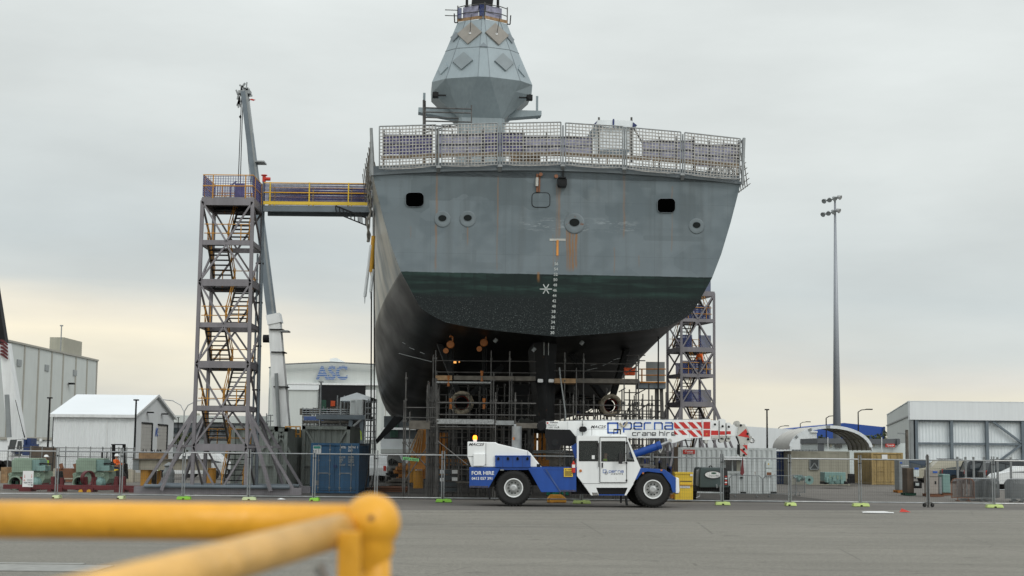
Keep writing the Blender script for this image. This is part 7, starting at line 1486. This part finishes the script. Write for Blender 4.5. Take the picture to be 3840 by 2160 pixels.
def L2(nm, m, pts, D, dep, par): mb = MB(); mb.pprism([l2(*p) for p in pts], D, dep); return mb.build(nm, M[m], par)
mb = MB(); a, b = at(*l2(60, 1165), 77.5), at(*l2(2440, 1165), 77.5); mb.bx(a.x, b.x, 77.4, 77.7, .12, .34); mb.build('rail_beam', M['maroon'], tr_)
for x0, x1 in ((330, 530), (1010, 1070), (1430, 1600), (1970, 2145), (2230, 2450)): mb = MB(); a, b = at(*l2(x0, 1200), 77.3), at(*l2(x1, 1200), 77.3); mb.bx(a.x, b.x, 77.2, 78.2, 0, .22); mb.build('foot', M['maroon'], tr_)
for x0, x1, y0 in ((875, 925, 860), (1030, 1080, 880), (1975, 2030, 860), (2090, 2150, 860)): L2('upright', 'maroon', [(x0, y0), (x1, y0), (x1, 1200), (x0, 1200)], 77.8, .3, tr_)
L2('cross_plate', 'maroon', [(875, 990), (1075, 990), (1075, 1140), (875, 1140)], 78, .2, tr_); L2('cross_plate', 'maroon', [(1975, 900), (2150, 900), (2150, 1070), (1930, 1070)], 78, .2, tr_)
L2('saddle', 'dark_steel', [(975, 770), (1035, 770), (1050, 900), (1080, 930), (1060, 985), (975, 990)], 78.2, .5, tr_)
for x in (845, 1000): L2('lug', 'maroon', [(x - 30, 1130), (x - 30, 1090), (x - 10, 1072), (x + 20, 1080), (x + 40, 1130)], 77.2, .1, tr_)
rg = thing('bearing_frame', (at(*l2(1515, 1000), 78.6).x, 78.6, 0), 'maroon frame with an upright ring and yellow lugs before the right green housing', 'frame')
c = at(*l2(1515, 890), 78.6); mb = MB(); R = 130 / 4.6 / F * 78.6
vs = []
mb.lathe(c, (.82, -.57, 0), [(R * .86, -.12), (R, -.12), (R, .12), (R * .86, .12), (R * .86, -.12)], 32); mb.build('ring', M['maroon'], rg)
L2('side_plate', 'maroon', [(1430, 900), (1480, 860), (1500, 1010), (1570, 1020), (1590, 880), (1610, 880), (1610, 1180), (1420, 1180)], 78.4, .15, rg)
for x in (1385, 1528): L2('lug', 'yellow', [(x - 32, 1150), (x - 32, 1105), (x - 12, 1085), (x + 20, 1085), (x + 35, 1110), (x + 35, 1150)], 77.1, .1, rg)
L2('yellow_foot', 'yellow', [(1410, 1190), (1455, 1190), (1455, 1245), (1410, 1245)], 77.1, .2, rg)
# forklift
fk = thing('forklift', (at(*l2(1900, 1050), 92).x, 92, 0), 'yellow and black forklift with raised mast behind the fence at the left', 'forklift'); D = 92
L2('counterweight', 'bright_yellow', [(1870, 730), (2030, 735), (2045, 800), (1920, 815), (1870, 790)], D, 1.3, fk); L2('lower_body', 'red_orange', [(1920, 815), (2040, 800), (2045, 850), (1920, 850)], D, 1.3, fk)
L2('body', 'dark_steel', [(1780, 790), (1915, 790), (1920, 850), (2000, 850), (2000, 1010), (1900, 1050), (1780, 1010)], D - .1, 1.4, fk)
L2('seat', 'black', [(1830, 620), (1850, 600), (1960, 605), (1970, 720), (1830, 720)], D + .3, .6, fk)
for x in (1930, 2110): L2('mast_rail', 'black', [(x, 300), (x + 42, 300), (x + 42, 1080), (x, 1080)], D + 1.2, .25, fk)
L2('mast_crossbar', 'black', [(1915, 300), (2155, 300), (2155, 318), (1915, 318)], D + 1.15, .2, fk); L2('mast_crossbar', 'black', [(1930, 440), (2150, 440), (2150, 460), (1930, 460)], D + 1.15, .2, fk); L2('carriage', 'black', [(2090, 620), (2190, 640), (2200, 900), (2100, 900)], D + 1.1, .2, fk)
mb = MB(); mb.bar(at(*l2(1755, 430), D + .2), at(*l2(1755, 790), D + .2), .05); mb.bar(at(*l2(1755, 435), D + .2), at(*l2(1850, 435), D + .2), .05); mb.bar(at(*l2(1850, 435), D + .2), at(*l2(1830, 620), D + .3), .05); mb.build('overhead_guard', M['black'], fk)
for x, r in ((1845, .36), (2040, .45)): c = at(*l2(x, 1000), D); mb = MB(); mb.lathe((c.x, D - .15, r), (0, 1, 0), [(0, 0), (r * .5, 0), (r, .03), (r, .3), (0, .3)], 22); mb.build('wheel', M['rubber'], fk)
p = at(*l2(1998, 720), D + .5); person(Vector((p.x, D + .5, p.z - .5)), 'forklift driver in an orange high-visibility vest and white helmet', facing=math.radians(70), pose='sit', scale=1.0)
# drums, beam, box
sb = thing('beam_stack', (at(630, 1745, 88).x, 88, 0), 'long pale concrete-coloured box girder resting on orange drums', 'girder'); mb = MB(); mb.pbox(519, 1724, 780, 1763, 88, 1.0); mb.build('girder', M['concrete'], sb)
mb = MB(); mb.pbox(498, 1724, 520, 1763, 87.9, 1.1); mb.build('end_plate', M['plastic_grey'], sb); mb = MB(); mb.pbox(496, 1721, 782, 1725, 87.8, 1.2); mb.build('top_flange', M['grey_timber'], sb)
bxw = thing('timber_crate', at(572, 1722, 88.2), 'open orange-brown timber crate standing on the long girder', 'crate'); mb = MB(); mb.pbox(520, 1696, 621, 1721, 88.2, .7); mb.build('crate_side', M['timber'], bxw)
mb = MB(); rnd = random.Random(9)
for k in range(14): x = rnd.uniform(525, 615); mb.bar(at(x, 1700, 88.5), at(x + rnd.uniform(-3, 3), 1684 + rnd.uniform(0, 6), 88.5), .04)
mb.build('rods', M['dark_steel'], bxw)
for x0, x1, la in ((498, 540, 'orange steel drum under the left end of the girder'), (746, 786, 'orange steel drum under the right end of the girder, behind the tower')):
    a, b = at(x0, 1766, 86.5), at(x1, 1766, 86.5); zc = a.z; simple('support_drum', la, 'drum', 'yellow_orange', lambda mb: (mb.tube(((a.x + b.x) / 2, 88.4, 0), ((a.x + b.x) / 2, 88.4, 1.08), (b.x - a.x) / 2, 22), mb.tube(((a.x + b.x) / 2, 88.4, 1.08), ((a.x + b.x) / 2, 88.4, 1.13), (b.x - a.x) / 2 + .04, 22)))
for x0, x1, m, la in ((588, 600, 'yellow_orange', 'slim orange post below the girder'), (572, 583, 'grey_timber', 'brown block of timber under the girder')): simple('short_post', la, 'post', m, lambda mb: mb.pbox(x0, 1765, x1, 1832, 89, .3))
simple('white_drum', 'tall ribbed white plastic drum between the raking legs of the tower', 'drum', 'plastic_grey', lambda mb: (lambda c: mb.lathe((c.x, 84, 0), (0, 0, 1), [(0, 0), (.32, 0), (.33, .3), (.30, .32), (.33, .6), (.30, .62), (.33, .9), (.2, 1.2), (.3, 1.3), (0, 1.5)], 18))(at(632, 1800, 84)))
simple('yellow_crate', 'yellow-brown mesh crate at the far left edge behind the fence', 'crate', 'timber', lambda mb: (mb.pbox(2, 1752, 27, 1812, 84, 1.0),))
mb = MB(); a, b = at(200, 1752, 100), at(500, 1752, 100); mb.bx(a.x, b.x, 100, 100.6, 0, .85); mb.bx(a.x - 8, b.x, 102, 102.4, 0, .6); o = tag(mb.build('concrete_barrier', M['concrete']), 'long pale concrete barrier behind the green housings', 'barrier')
mb = MB(); a, b = at(210, 1770, 97), at(305, 1770, 97); mb.bx(a.x, b.x, 97, 98, .3, .9); mb.bx(a.x, b.x, 97, 98, .05, .2)
for k in range(5): mb.bar((a.x + .4 + k * .9, 96.9, .9), (a.x + .3 + k * .9, 96.9, 1.2), .2)
tag(mb.build('rusty_pallet_load', M['rusty']), 'low rusty load of steel parts on pallets between the green housings', 'steel parts')
# back row of mesh fencing with paired posts
for k, (xa_, xb_) in enumerate(((30, 200), (200, 385), (385, 505))):
    r = thing('rear_fence', (at((xa_ + xb_) / 2, 1700, 104).x, 104, 0), ('rear mesh fence behind the left green housing', 'rear mesh fence in front of the white workshop', 'rear mesh fence behind the forklift')[k], 'fence'); a, b = at(xa_, 1700, 104).x, at(xb_, 1700, 104).x
    for i in range(5): x = a + (b - a) * i / 4; mb = MB(); mb.tube((x, 104, 0), (x, 104, 2.3), .035, 6); mb.build('post', M['galv'], r)
    mb = MB()
    for z in (.2, 1.6, 2.2): mb.tube((a, 104, z), (b, 104, z), .025, 6)
    for i in range(60): x = a + (b - a) * i / 60; mb.bar((x, 104, .2), (x, 104, 2.2), .006)
    mb.build('mesh', M['scaf'], r)
p = at(405, 1700, 96)
for px, D, la, fc, tp, lg, ps in ((608, 93, 'worker in a lime vest crouched low beyond the girder, seen under it', .5, M['hivis'], M['navy_cloth'], 'walk'), (551, 97, 'worker in a red-orange jacket standing behind the orange drum', 0.2, M['hivis_orange'], M['navy_cloth'], 'stand'), (566, 98, 'second worker in orange beside the one behind the orange drum', -.4, M['hivis_orange'], M['hair'], 'stand'), (168, 90, 'worker in a lime vest bending near the left green housing', 1.2, M['hivis'], M['navy_cloth'], 'walk')):
    person(Vector((at(px, 1800, D).x, D, 0)), la, fc, ps, tp, lg)
def climber():
    q = at(2616, 1360, 110); person(Vector((q.x, 110 - 1.2, at(2616, 1404, 109).z)), 'worker in orange and white helmet climbing the right stair tower', 2.4, 'walk', M['hivis_orange'], M['navy_cloth'])
climber()
# white vehicles behind tower legs
def car(label, px, D, m, rz=0.0, L_=4.7, kind='suv', grp='vehicles parked in front of the steel framed shed', rack=False):
    x = at(px, 1750, D).x; r = thing('parked_car', (x, D, 0), label, 'car', grp); H = 1.85 if kind == 'suv' else 1.55; h = L_ / 2; W_ = 1.85
    if kind == 'ute': prof = [(-h, .45), (-h, 1.05), (-h + .05, 1.1), (-.5, 1.1), (-.35, 1.75), (.85, 1.78), (1.35, 1.15), (h - .1, 1.0), (h, .85), (h, .45)]
    else: prof = [(-h, .45), (-h, 1.0), (-h + .12, 1.15), (-h + .35, H - .1), (-h + .6, H), (.5, H), (1.25, 1.18), (h - .2, 1.02), (h, .8), (h, .45)]
    mb = MB(); cx, cy = x, D; vs = []
    for s in (-1, 1):
        for px_, pz in prof: k = .86 if pz > 1.3 else 1; vs.append((cx + px_, cy + s * W_ / 2 * k, pz))
    n = len(prof); mb.add(vs, [tuple(range(n)), tuple(range(2 * n - 1, n - 1, -1))] + [(i, (i + 1) % n, (i + 1) % n + n, i + n) for i in range(n)]); b = mb.build('body', M[m], r, bevel=.05)
    wz0, wz1 = 1.18, (1.7 if kind == 'ute' else H - .14)
    segs = [(-.25, .3), (.38, .85)] if kind == 'ute' else [(-h + .42, -.95), (-.85, .0), (.1, .78)]
    for s in (-1, 1):
        for x0, x1 in segs:
            mb = MB(); yb, yt = W_ / 2 * 1.004, W_ / 2 * .875; tx = .35 if x1 == segs[-1][1] else 0
            mb.quad((cx + x0, cy + s * yb * .985, wz0), (cx + x1 + tx * .9, cy + s * yb * .985, wz0), (cx + x1 - tx * .2, cy + s * yt, wz1), (cx + x0, cy + s * yt, wz1)); mb.build('side_window', M['glass_dark'], r)
    for xx in (-h + .85, h - .9):
        for s in (-1, 1): mb = MB(); mb.lathe((cx + xx, cy + s * (W_ / 2 - .1), .36), (0, s, 0), [(0, .13), (.2, .13), (.22, .1), (.36, .12), (.37, -.1), (0, -.1)], 20); mb.build('wheel', M['rubber'], r)
    mb = MB(); mb.box((cx - h - .01, cy - .75, .98), (.05, .2, .35)); mb.build('tail_light', M['red'], r); mb = MB(); mb.box((cx + h - .02, cy - .7, .82), (.08, .35, .16)); mb.build('headlight', M['lamp_glass'], r)
    if rack:
        mb = MB(); [mb.bar((cx - 1.3 + k * .5, cy - .7, H + .12), (cx - 1.3 + k * .5, cy + .7, H + .12), .05) for k in range(4)]; mb.bar((cx - 1.5, cy - .7, H + .14), (cx + .3, cy - .7, H + .14), .05); mb.bar((cx - 1.5, cy + .7, H + .14), (cx + .3, cy + .7, H + .14), .05); mb.build('roof_rack', M['black'], r)
    r.rotation_euler = (0, 0, rz); return r
car('white utility truck behind the raking legs of the stair tower', 715, 112, 'car_white', .2, 5.2, 'ute', 'vehicles parked behind the stair tower'); car('white van-like car right of the white utility truck', 790, 118, 'car_white', -.1, 4.9, 'suv', 'vehicles parked behind the stair tower')
car('white car parked left below the ship beyond the cables', 1448, 110, 'car_white', 1.3, 4.6, 'suv', 'vehicles parked behind the stair tower')
car('light sand-coloured four-wheel drive with a black roof rack', 3535, 128, 'car_sand', math.pi, 4.9, 'suv', rack=True); car('dark grey car behind the wrapped grey pallet', 3440, 130, 'car_blue', 0.1, 4.6, 'suv'); car('dark blue utility right of the sand four-wheel drive', 3640, 127, 'car_blue', 0.0, 5.1, 'ute'); car('black four-wheel drive at the right before the shed column', 3718, 124, 'car_dark', 0.0, 4.8, 'suv'); car('dark four-wheel drive with roof rack at the far right', 3795, 121, 'car_dark', .1, 4.9, 'suv', rack=True); car('low white car in front of the dark vehicles at the right edge', 3838, 104, 'car_white', math.pi, 4.4, 'sedan')
# ================================================================ RIGHT YARD
def barrier(label, px0, px1, D, m='barrier', n=18, grp='crowd control barriers', base=.0, lean=0.0):
    a, b = at(px0, 1800, D).x, at(px1, 1800, D).x; r = thing('crowd_barrier', ((a + b) / 2, D, 0), label, 'crowd barrier', grp); z1 = 1.12
    mb = MB(); P_ = [(a, D, .15), (a, D, z1 - .15), (a + .15, D + lean, z1), (b - .15, D + lean, z1), (b, D, z1 - .15), (b, D, .15)]; mb.path([Vector(p) for p in P_], .022, 6); mb.bar((a, D, .18), (b, D, .18), .03); mb.build('frame', M[m], r)
    mb = MB()
    for k in range(1, n): x = a + (b - a) * k / n; mb.tube((x, D, .18), (x, D + lean * .9, z1), .008, 5)
    mb.build('bars', M[m], r)
    for x in (a + .3, b - .3): mb = MB(); mb.bar((x, D - .3, .03), (x, D + .3, .03), .04); mb.bar((x, D, .03), (x, D, .18), .03); mb.build('foot', M[m], r)
    return r
barrier('crowd barrier in front of the white cabin, nearest the generator', 2735, 2858, 80); barrier('crowd barrier across the right corner of the white cabin', 2862, 2985, 80.5); barrier('crowd barrier standing before the tan hut, at the left of the open yard', 2962, 3018, 84)
k_ = 0
for i in range(9): barrier('crowd barrier in the dense left stack, layer %s' % ('rusty front', 'second', 'third', 'fourth', 'fifth', 'sixth', 'seventh', 'eighth', 'back')[i], 3567 + i * 5, 3652 + i * 7, 76.5 + i * .35, 'rusty' if i == 0 else 'barrier', 16)
for i in range(7): barrier('crowd barrier in the middle stack, layer %s' % ('front', 'second', 'third', 'fourth', 'fifth', 'sixth', 'back')[i], 3655 + i * 4, 3722 + i * 4, 76.3 + i * .35, 'barrier', 15)
for i in range(7): barrier('crowd barrier in the right-hand stack, layer %s' % ('front', 'second', 'third', 'fourth', 'fifth', 'sixth', 'back')[i], 3768 + i * 3, 3850 + i * 3, 76.0 + i * .4, 'barrier', 15)
for i, x in enumerate((3590, 3620, 3650, 3690, 3740, 3790)):
    o = tag((lambda mb: (mb.tube((at(x, 1800, 90).x, 90, 0), (at(x, 1800, 90).x, 90, 2.2), .04, 6), mb.tube((at(x + 4, 1800, 90).x, 90, 0), (at(x + 4, 1800, 90).x, 90, 2.2), .04, 6), mb.tube((at(x - 14, 1800, 90).x, 90, 2.0), (at(x + 26, 1800, 90).x, 90, 2.0), .03, 6), mb.tube((at(x - 14, 1800, 90).x, 90, .3), (at(x + 26, 1800, 90).x, 90, .3), .03, 6), mb.build('stored_fence_frame', M['galv']))[-1])(MB()), 'empty fence frame stored upright behind the barriers, %s from the left' % ('first', 'second', 'third', 'fourth', 'fifth', 'sixth')[i], 'fence frame')
def r4(x, y): return (3300 + x * .23468, 1600 + y * .23468)
def pallet_load(label, x0, y0, x1, y1, D, m, pm='rusty', extra=None):
    a = at(*r4(x0, y0), D); b = at(*r4(x1, y1), D); r = thing('wrapped_pallet', ((a.x + b.x) / 2, D, 0), label, 'pallet load'); mb = MB(); mb.bx(a.x, b.x, D, D + 1.1, .16, a.z); mb.build('load', M[m], r, bevel=.03)
    mb = MB()
    for k in range(3): mb.bx(a.x - .1, b.x + .1, D - .05 + k * .5, D + .1 + k * .5, .02, .14)
    for k in range(5): x = a.x - .1 + (b.x - a.x + .05) * k / 4; mb.bx(x, x + .15, D - .08, D + 1.15, .14, .16)
    mb.build('pallet', M[pm], r)
    if extra: extra(r, D)
    return r
def e1(r, D): mb = MB(); mb.pbox(*r4(320, 565), *r4(355, 590), D - .02, .02); mb.build('blue_label', M['decal_blue'], r); mb = MB(); mb.pprism([r4(330, 625), r4(455, 618), r4(460, 630), r4(335, 635)], D - .03, .02); mb.build('white_label', M['decal_white'], r)
pallet_load('tall grey wrapped cabinet on an orange pallet by the tan container', 300, 535, 470, 960, 92, 'plastic_grey', 'orange_steel', e1)
def e2(r, D): mb = MB(); mb.pbox(*r4(545, 660), *r4(625, 800), D - .2, .2); mb.pbox(*r4(570, 900), *r4(625, 945), D - .25, .2); mb.build('white_box', M['office_white'], r); mb = MB(); mb.pbox(*r4(550, 655), *r4(620, 685), D - .22, .03); mb.build('blue_wrap', M['decal_blue'], r); mb = MB(); mb.pbox(*r4(548, 875), *r4(668, 985), D - .15, .6); mb.build('black_case', M['black'], r)
pallet_load('dark brown upright cabinet with white boxes on a dark pallet', 430, 660, 545, 1000, 86, 'brown_cladding', 'dark_green', e2)
def e3(r, D): mb = MB(); mb.pbox(*r4(845, 712), *r4(920, 740), D - .02, .02); mb.build('blue_label', M['decal_blue'], r); mb = MB(); mb.pbox(*r4(875, 870), *r4(900, 920), D - .02, .02); mb.build('black_label', M['black'], r); mb = MB(); mb.pbox(*r4(785, 797), *r4(995, 803), D - .01, .02); mb.build('seam', M['dark_steel'], r)
pallet_load('pale grey shrink-wrapped carton stack just right of the gate post', 785, 690, 935, 1010, 84, 'cardboard', 'rusty', e3); pallet_load('silver foil-wrapped carton beside the pale carton stack', 938, 800, 992, 1005, 84.3, 'plastic_grey'); pallet_load('grey-green ribbed crate left of the stacked barriers', 1000, 760, 1125, 990, 87, 'machine_teal')
for i, (x, y) in enumerate(((3215, 1812), (3222, 1822))): pass
# machine group by tan hut
mg = thing('pump_skid', (at(3130, 1800, 105).x, 104, 0), 'pale green machine skid standing before the tan hut', 'machine'); D = 103
mb = MB(); mb.pbox(3092, 1771, 3172, 1805, D, 1.5); mb.build('casing', M['machine_teal'], mg, bevel=.03); mb = MB(); [mb.pbox(3110 + 14 * k, 1783, 3117 + 14 * k, 1798, D - .03, .03) for k in range(4)]; mb.build('louvre', M['machine_green'], mg)
mb = MB(); rnd = random.Random(4); [mb.box(at(rnd.uniform(3096, 3160), rnd.uniform(1796, 1808), D - .4), (rnd.uniform(.1, .3), .2, rnd.uniform(.1, .3)), rnd.uniform(0, 3)) for _ in range(16)]; mb.build('valves', M['machine_teal'], mg)
mb = MB(); [mb.pbox(3090 + 20 * k, 1806, 3100 + 20 * k, 1816, D - .2, 1.4) for k in range(5)]; mb.build('skid_foot', M['dark_steel'], mg)
mg = thing('pipework', (at(3010, 1800, 104).x, 104, 0), 'low tangle of pale green pipework left of the pump skid', 'machine'); mb = MB()
pts = [at(2985 + k * 8, 1795 + rnd.uniform(-8, 8), 103.5 + rnd.uniform(0, .5)) for k in range(8)]; mb.path(pts, .12, 8); mb.path([at(2975, 1790, 104), at(3000, 1785, 104), at(3038, 1806, 103.6)], .1, 8); c = at(3034, 1800, 103.4); mb.lathe(c, (0, -1, 0), [(.1, 0), (.3, 0), (.3, .1), (.1, .1)], 16); mb.build('pipes', M['machine_teal'], mg)
simple('dark_bin', 'small dark machine beside the tan container', 'machine', 'black', lambda mb: (mb.pbox(3186, 1777, 3206, 1812, 108, .6), mb.pbox(3180, 1795, 3190, 1814, 107.6, .4)))
# yellow bin
yb = thing('waste_bin', (at(*q5(412, 1300), 71.5).x, 71.5, 0), 'tall yellow steel waste bin between the crane bumper and the generator', 'bin'); D = 71.5
def y5(nm, m, x0, y0, x1, y1, d, dep): mb = MB(); mb.pbox(*q5(x0, y0), *q5(x1, y1), D - d, dep); return mb.build(nm, M[m], yb)
mb = MB(); a, b = at(*q5(248, 850), D), at(*q5(572, 850), D); mb.bx(a.x, b.x, D, D + 1.0, .05, at(*q5(400, 835), D).z); mb.build('bin_body', M['bright_yellow'], yb, bevel=.02)
y5('lid', 'bright_yellow', 244, 825, 576, 860, .03, 1.06); y5('slot', 'decal_black', 340, 985, 555, 998, .01, .02); y5('ledge', 'yellow', 340, 1045, 572, 1062, .06, .07); y5('panel_line', 'yellow', 330, 990, 338, 1290, .01, .02); sgn = y5('label_plate', 'decal_white', 343, 1072, 518, 1112, .02, .02); text('general waste only', *q5(352, 1084), *q5(508, 1100), D - .03, M['decal_black'], yb); y5('corner_plate', 'decal_white', 522, 860, 566, 895, .04, .01)
y5('skid', 'orange_steel', 180, 1230, 245, 1300, -.3, .6)
# towable generator
ge = thing('towable_generator', (at(*q5(930, 1250), 73).x, 74, 0), 'dark green towable compressor with a white oval Classic Hire sign', 'compressor'); D = 73.0
def G5(nm, m, pts, d, dep, **kw): mb = MB(); mb.pprism([q5(*p) for p in pts], D + d, dep); return mb.build(nm, M[m], ge, **kw)
G5('canopy', 'generator_green', [(735, 738), (1170, 742), (1195, 790), (1225, 1100), (690, 1105), (700, 860), (710, 770)], 0, 2.6, bevel=.04)
G5('side_strip', 'mirror_dark', [(1120, 745), (1172, 745), (1196, 800), (1215, 1060), (1130, 1060)], -.03, .05); G5('side_door', 'plastic_grey', [(640, 790), (705, 765), (695, 1100), (625, 1060)], .4, .3)
G5('chassis', 'black', [(580, 1080), (1240, 1080), (1240, 1190), (580, 1170)], .2, 2.0)
for x in (600, 1205): mb = MB(); c = at(*q5(x, 1200), D + .5); mb.lathe((c.x - .1, D + 1.0, .34), (1, 0, 0), [(0, -.02), (.2, -.02), (.34, 0), (.34, .22), (0, .22)], 22); mb.build('wheel', M['rubber'], ge)
for x in (600, 1205): G5('mudguard', 'black', [(x - 45, 1080), (x + 45, 1070), (x + 48, 1200), (x - 40, 1200)], .5, .9)
mb = MB(); c = at(*q5(936, 870), D - .02); vs = [Vector((c.x + 150 * .20701 / F * D * math.cos(t), D - .03, c.z + 66 * .20701 / F * D * math.sin(t))) for t in [k * math.tau / 28 for k in range(28)]]; mb.prism(vs, (0, .02, 0)); sg_ = mb.build('oval_sign', M['decal_white'], ge)
mb = MB(); vs2 = vs + [vs[0]]; [mb.bar(a + Vector((0, -.01, 0)), b + Vector((0, -.01, 0)), .03, .01, up=(0, 1, 0)) for a, b in zip(vs2, vs2[1:])]; mb.build('sign_border', M['decal_black'], sg_)
text('Classic', *q5(855, 876), *q5(975, 902), D - .045, M['plastic_grey'], ge); text('Hire', *q5(982, 876), *q5(1052, 902), D - .045, M['decal_black'], ge)
mb = MB(); cc = at(*q5(950, 842), D - .045); vs = [Vector((cc.x + 48 * .20701 / F * D * math.cos(t), D - .045, cc.z + 16 * .20701 / F * D * math.sin(t))) for t in [k * math.tau / 20 for k in range(20)]]; mb.prism(vs, (0, .01, 0)); mb.build('logo', M['dark_green'], ge)
for k, y in enumerate((892, 930, 968, 1000, 1030)): mb = MB(); mb.pbox(*q5(1150, y), *q5(1192, y + 22), D - .04, .02); mb.build('tail_lamp', M['red' if k % 2 == 0 else 'decal_white'], ge)
mb = MB(); e_ = [at(*q5(*p), D + .5) for p in ((868, 740), (872, 718), (893, 708), (914, 718), (918, 740))]; mb.path(e_, .03, 6); mb.build('lifting_eye', M['black'], ge)
mb = MB(); mb.bar(at(*q5(1065, 1060), D - .3), at(*q5(1068, 1240), D - .3), .05); mb.bar(at(*q5(1000, 1040), D - .2), at(*q5(1010, 1110), D - .2), .06); mb.path([at(*q5(700, 1200), D + .1), at(*q5(690, 1260), D - .1), at(*q5(630, 1290), D - .2)], .025, 6); mb.build('jack_and_hose', M['galv'], ge)
# clutter behind the crane: pipes and blue plastic by the tower foot
for i, (x0, x1, y) in enumerate(((2000, 2130, 1692), (1995, 2120, 1697), (2560, 2600, 1640))): simple('steel_pipe', ('upper grey pipe lying level behind the crane cab', 'lower grey pipe lying level behind the crane cab', 'short pipe on the tower base behind the white cabin')[i], 'pipe', 'galv', lambda mb: mb.tube(at(x0, y, 76), at(x1, y, 76), .05, 8))
simple('blue_tarp_heap', 'heap of blue plastic sheeting behind the crane front wing', 'tarpaulin', 'tarp_blue', lambda mb: [mb.box(at(2430 + 9 * k, 1740 + (k * 37) % 30, 95), (.5, .4, .6), k * .7, Matrix.Rotation(k * .8, 3, 'Y')) for k in range(9)])
simple('red_blue_load', 'red and blue load on the scaffold right of the rudder', 'load', 'tarp_blue', lambda mb: mb.pbox(2163, 1541, 2180, 1552, 80, .5)); simple('red_beam', 'dark red beam low behind the right shaft boss', 'beam', 'maroon', lambda mb: mb.pbox(2160, 1552, 2225, 1560, 80, .4))

# ================================================================ YELLOW RAILING BY THE CAMERA
yr = thing('handrail', at(1400, 1990, 2.40), 'out-of-focus yellow tubular railing corner right in front of the camera', 'railing')
def AT(x, y, d): return at(x, y, d)
mb = MB(); mb.tube(AT(-500, 1943, 2.42), AT(1400, 1962, 2.40), .0295, 32); mb.build('top_rail', M['amber_rail'], yr, smooth=True)
mb = MB(); c = AT(1393, 1960, 2.40); R = .0455
pr = [(.0262, -R * 1.55), (.030, -R * 1.25), (.036, -R * .95)] + [(R * math.cos(a), R * math.sin(a)) for a in [math.radians(-40 + 10 * k) for k in range(13)]] + [(0, R)]
mb.lathe(c, (0, 0, 1), pr, 36); mb.build('corner_fitting', M['amber_rail'], yr, smooth=True)
mb = MB(); mb.tube(AT(1402, 1990, 2.40), AT(1402, 2500, 2.40), .026, 32); mb.tube(AT(1402, 2050, 2.40), AT(1402, 2085, 2.40), .029, 32); mb.build('post', M['amber_rail'], yr, smooth=True)
mb = MB(); a_ = AT(1297, 1982, 2.40); b_ = AT(1043, 2053, 2.04); a = a_ - (b_ - a_) * .30; b = a_ + (b_ - a_) * 3.6; mb.tube(a, b, .0255, 32); mb.build('return_rail', M['worn_rail'], yr, smooth=True)
mb = MB(); mb.lathe(a, (b - a), [(0, -.03), (.016, -.026), (.0255, -.01), (.0256, .02)], 28); mb.build('end_cap', M['worn_rail'], yr, smooth=True)
mb = MB(); p0, p1 = AT(1308, 1992, 2.26), AT(1308, 2500, 2.26); mb.bar(p0, p1, .033, .012, up=(0, 1, 0)); mb.build('flat_bar', M['amber_rail'], yr, bevel=.002)
mb = MB(); mb.lathe(AT(1392, 1943, 2.31), (0, -1, .2), [(0, 0), (.005, 0), (.004, .004), (0, .005)], 10); mb.build('screw', M['rusty'], yr)
cl = simple('chrome_clip', 'blurred silver clip beneath the railing corner', 'clip', 'galv_bright', lambda mb: mb.tube(AT(1195, 2120, 2.5), AT(1240, 2190, 2.5), .012, 10))
gp = gnd(60, 2120)
simple('metal_plate', 'pale metal trench cover on the ground at the lower left', 'plate', mat('plate', (.26, .26, .24), .5, .3, var=.2, scale=4), lambda mb: (mb.bx(gp.x - 6, gp.x + 1.9, gp.y - 1.6, gp.y - .1, .0, .03), mb.bx(gp.x - 6, gp.x + 1.2, gp.y + .2, gp.y + .5, 0, .02)))
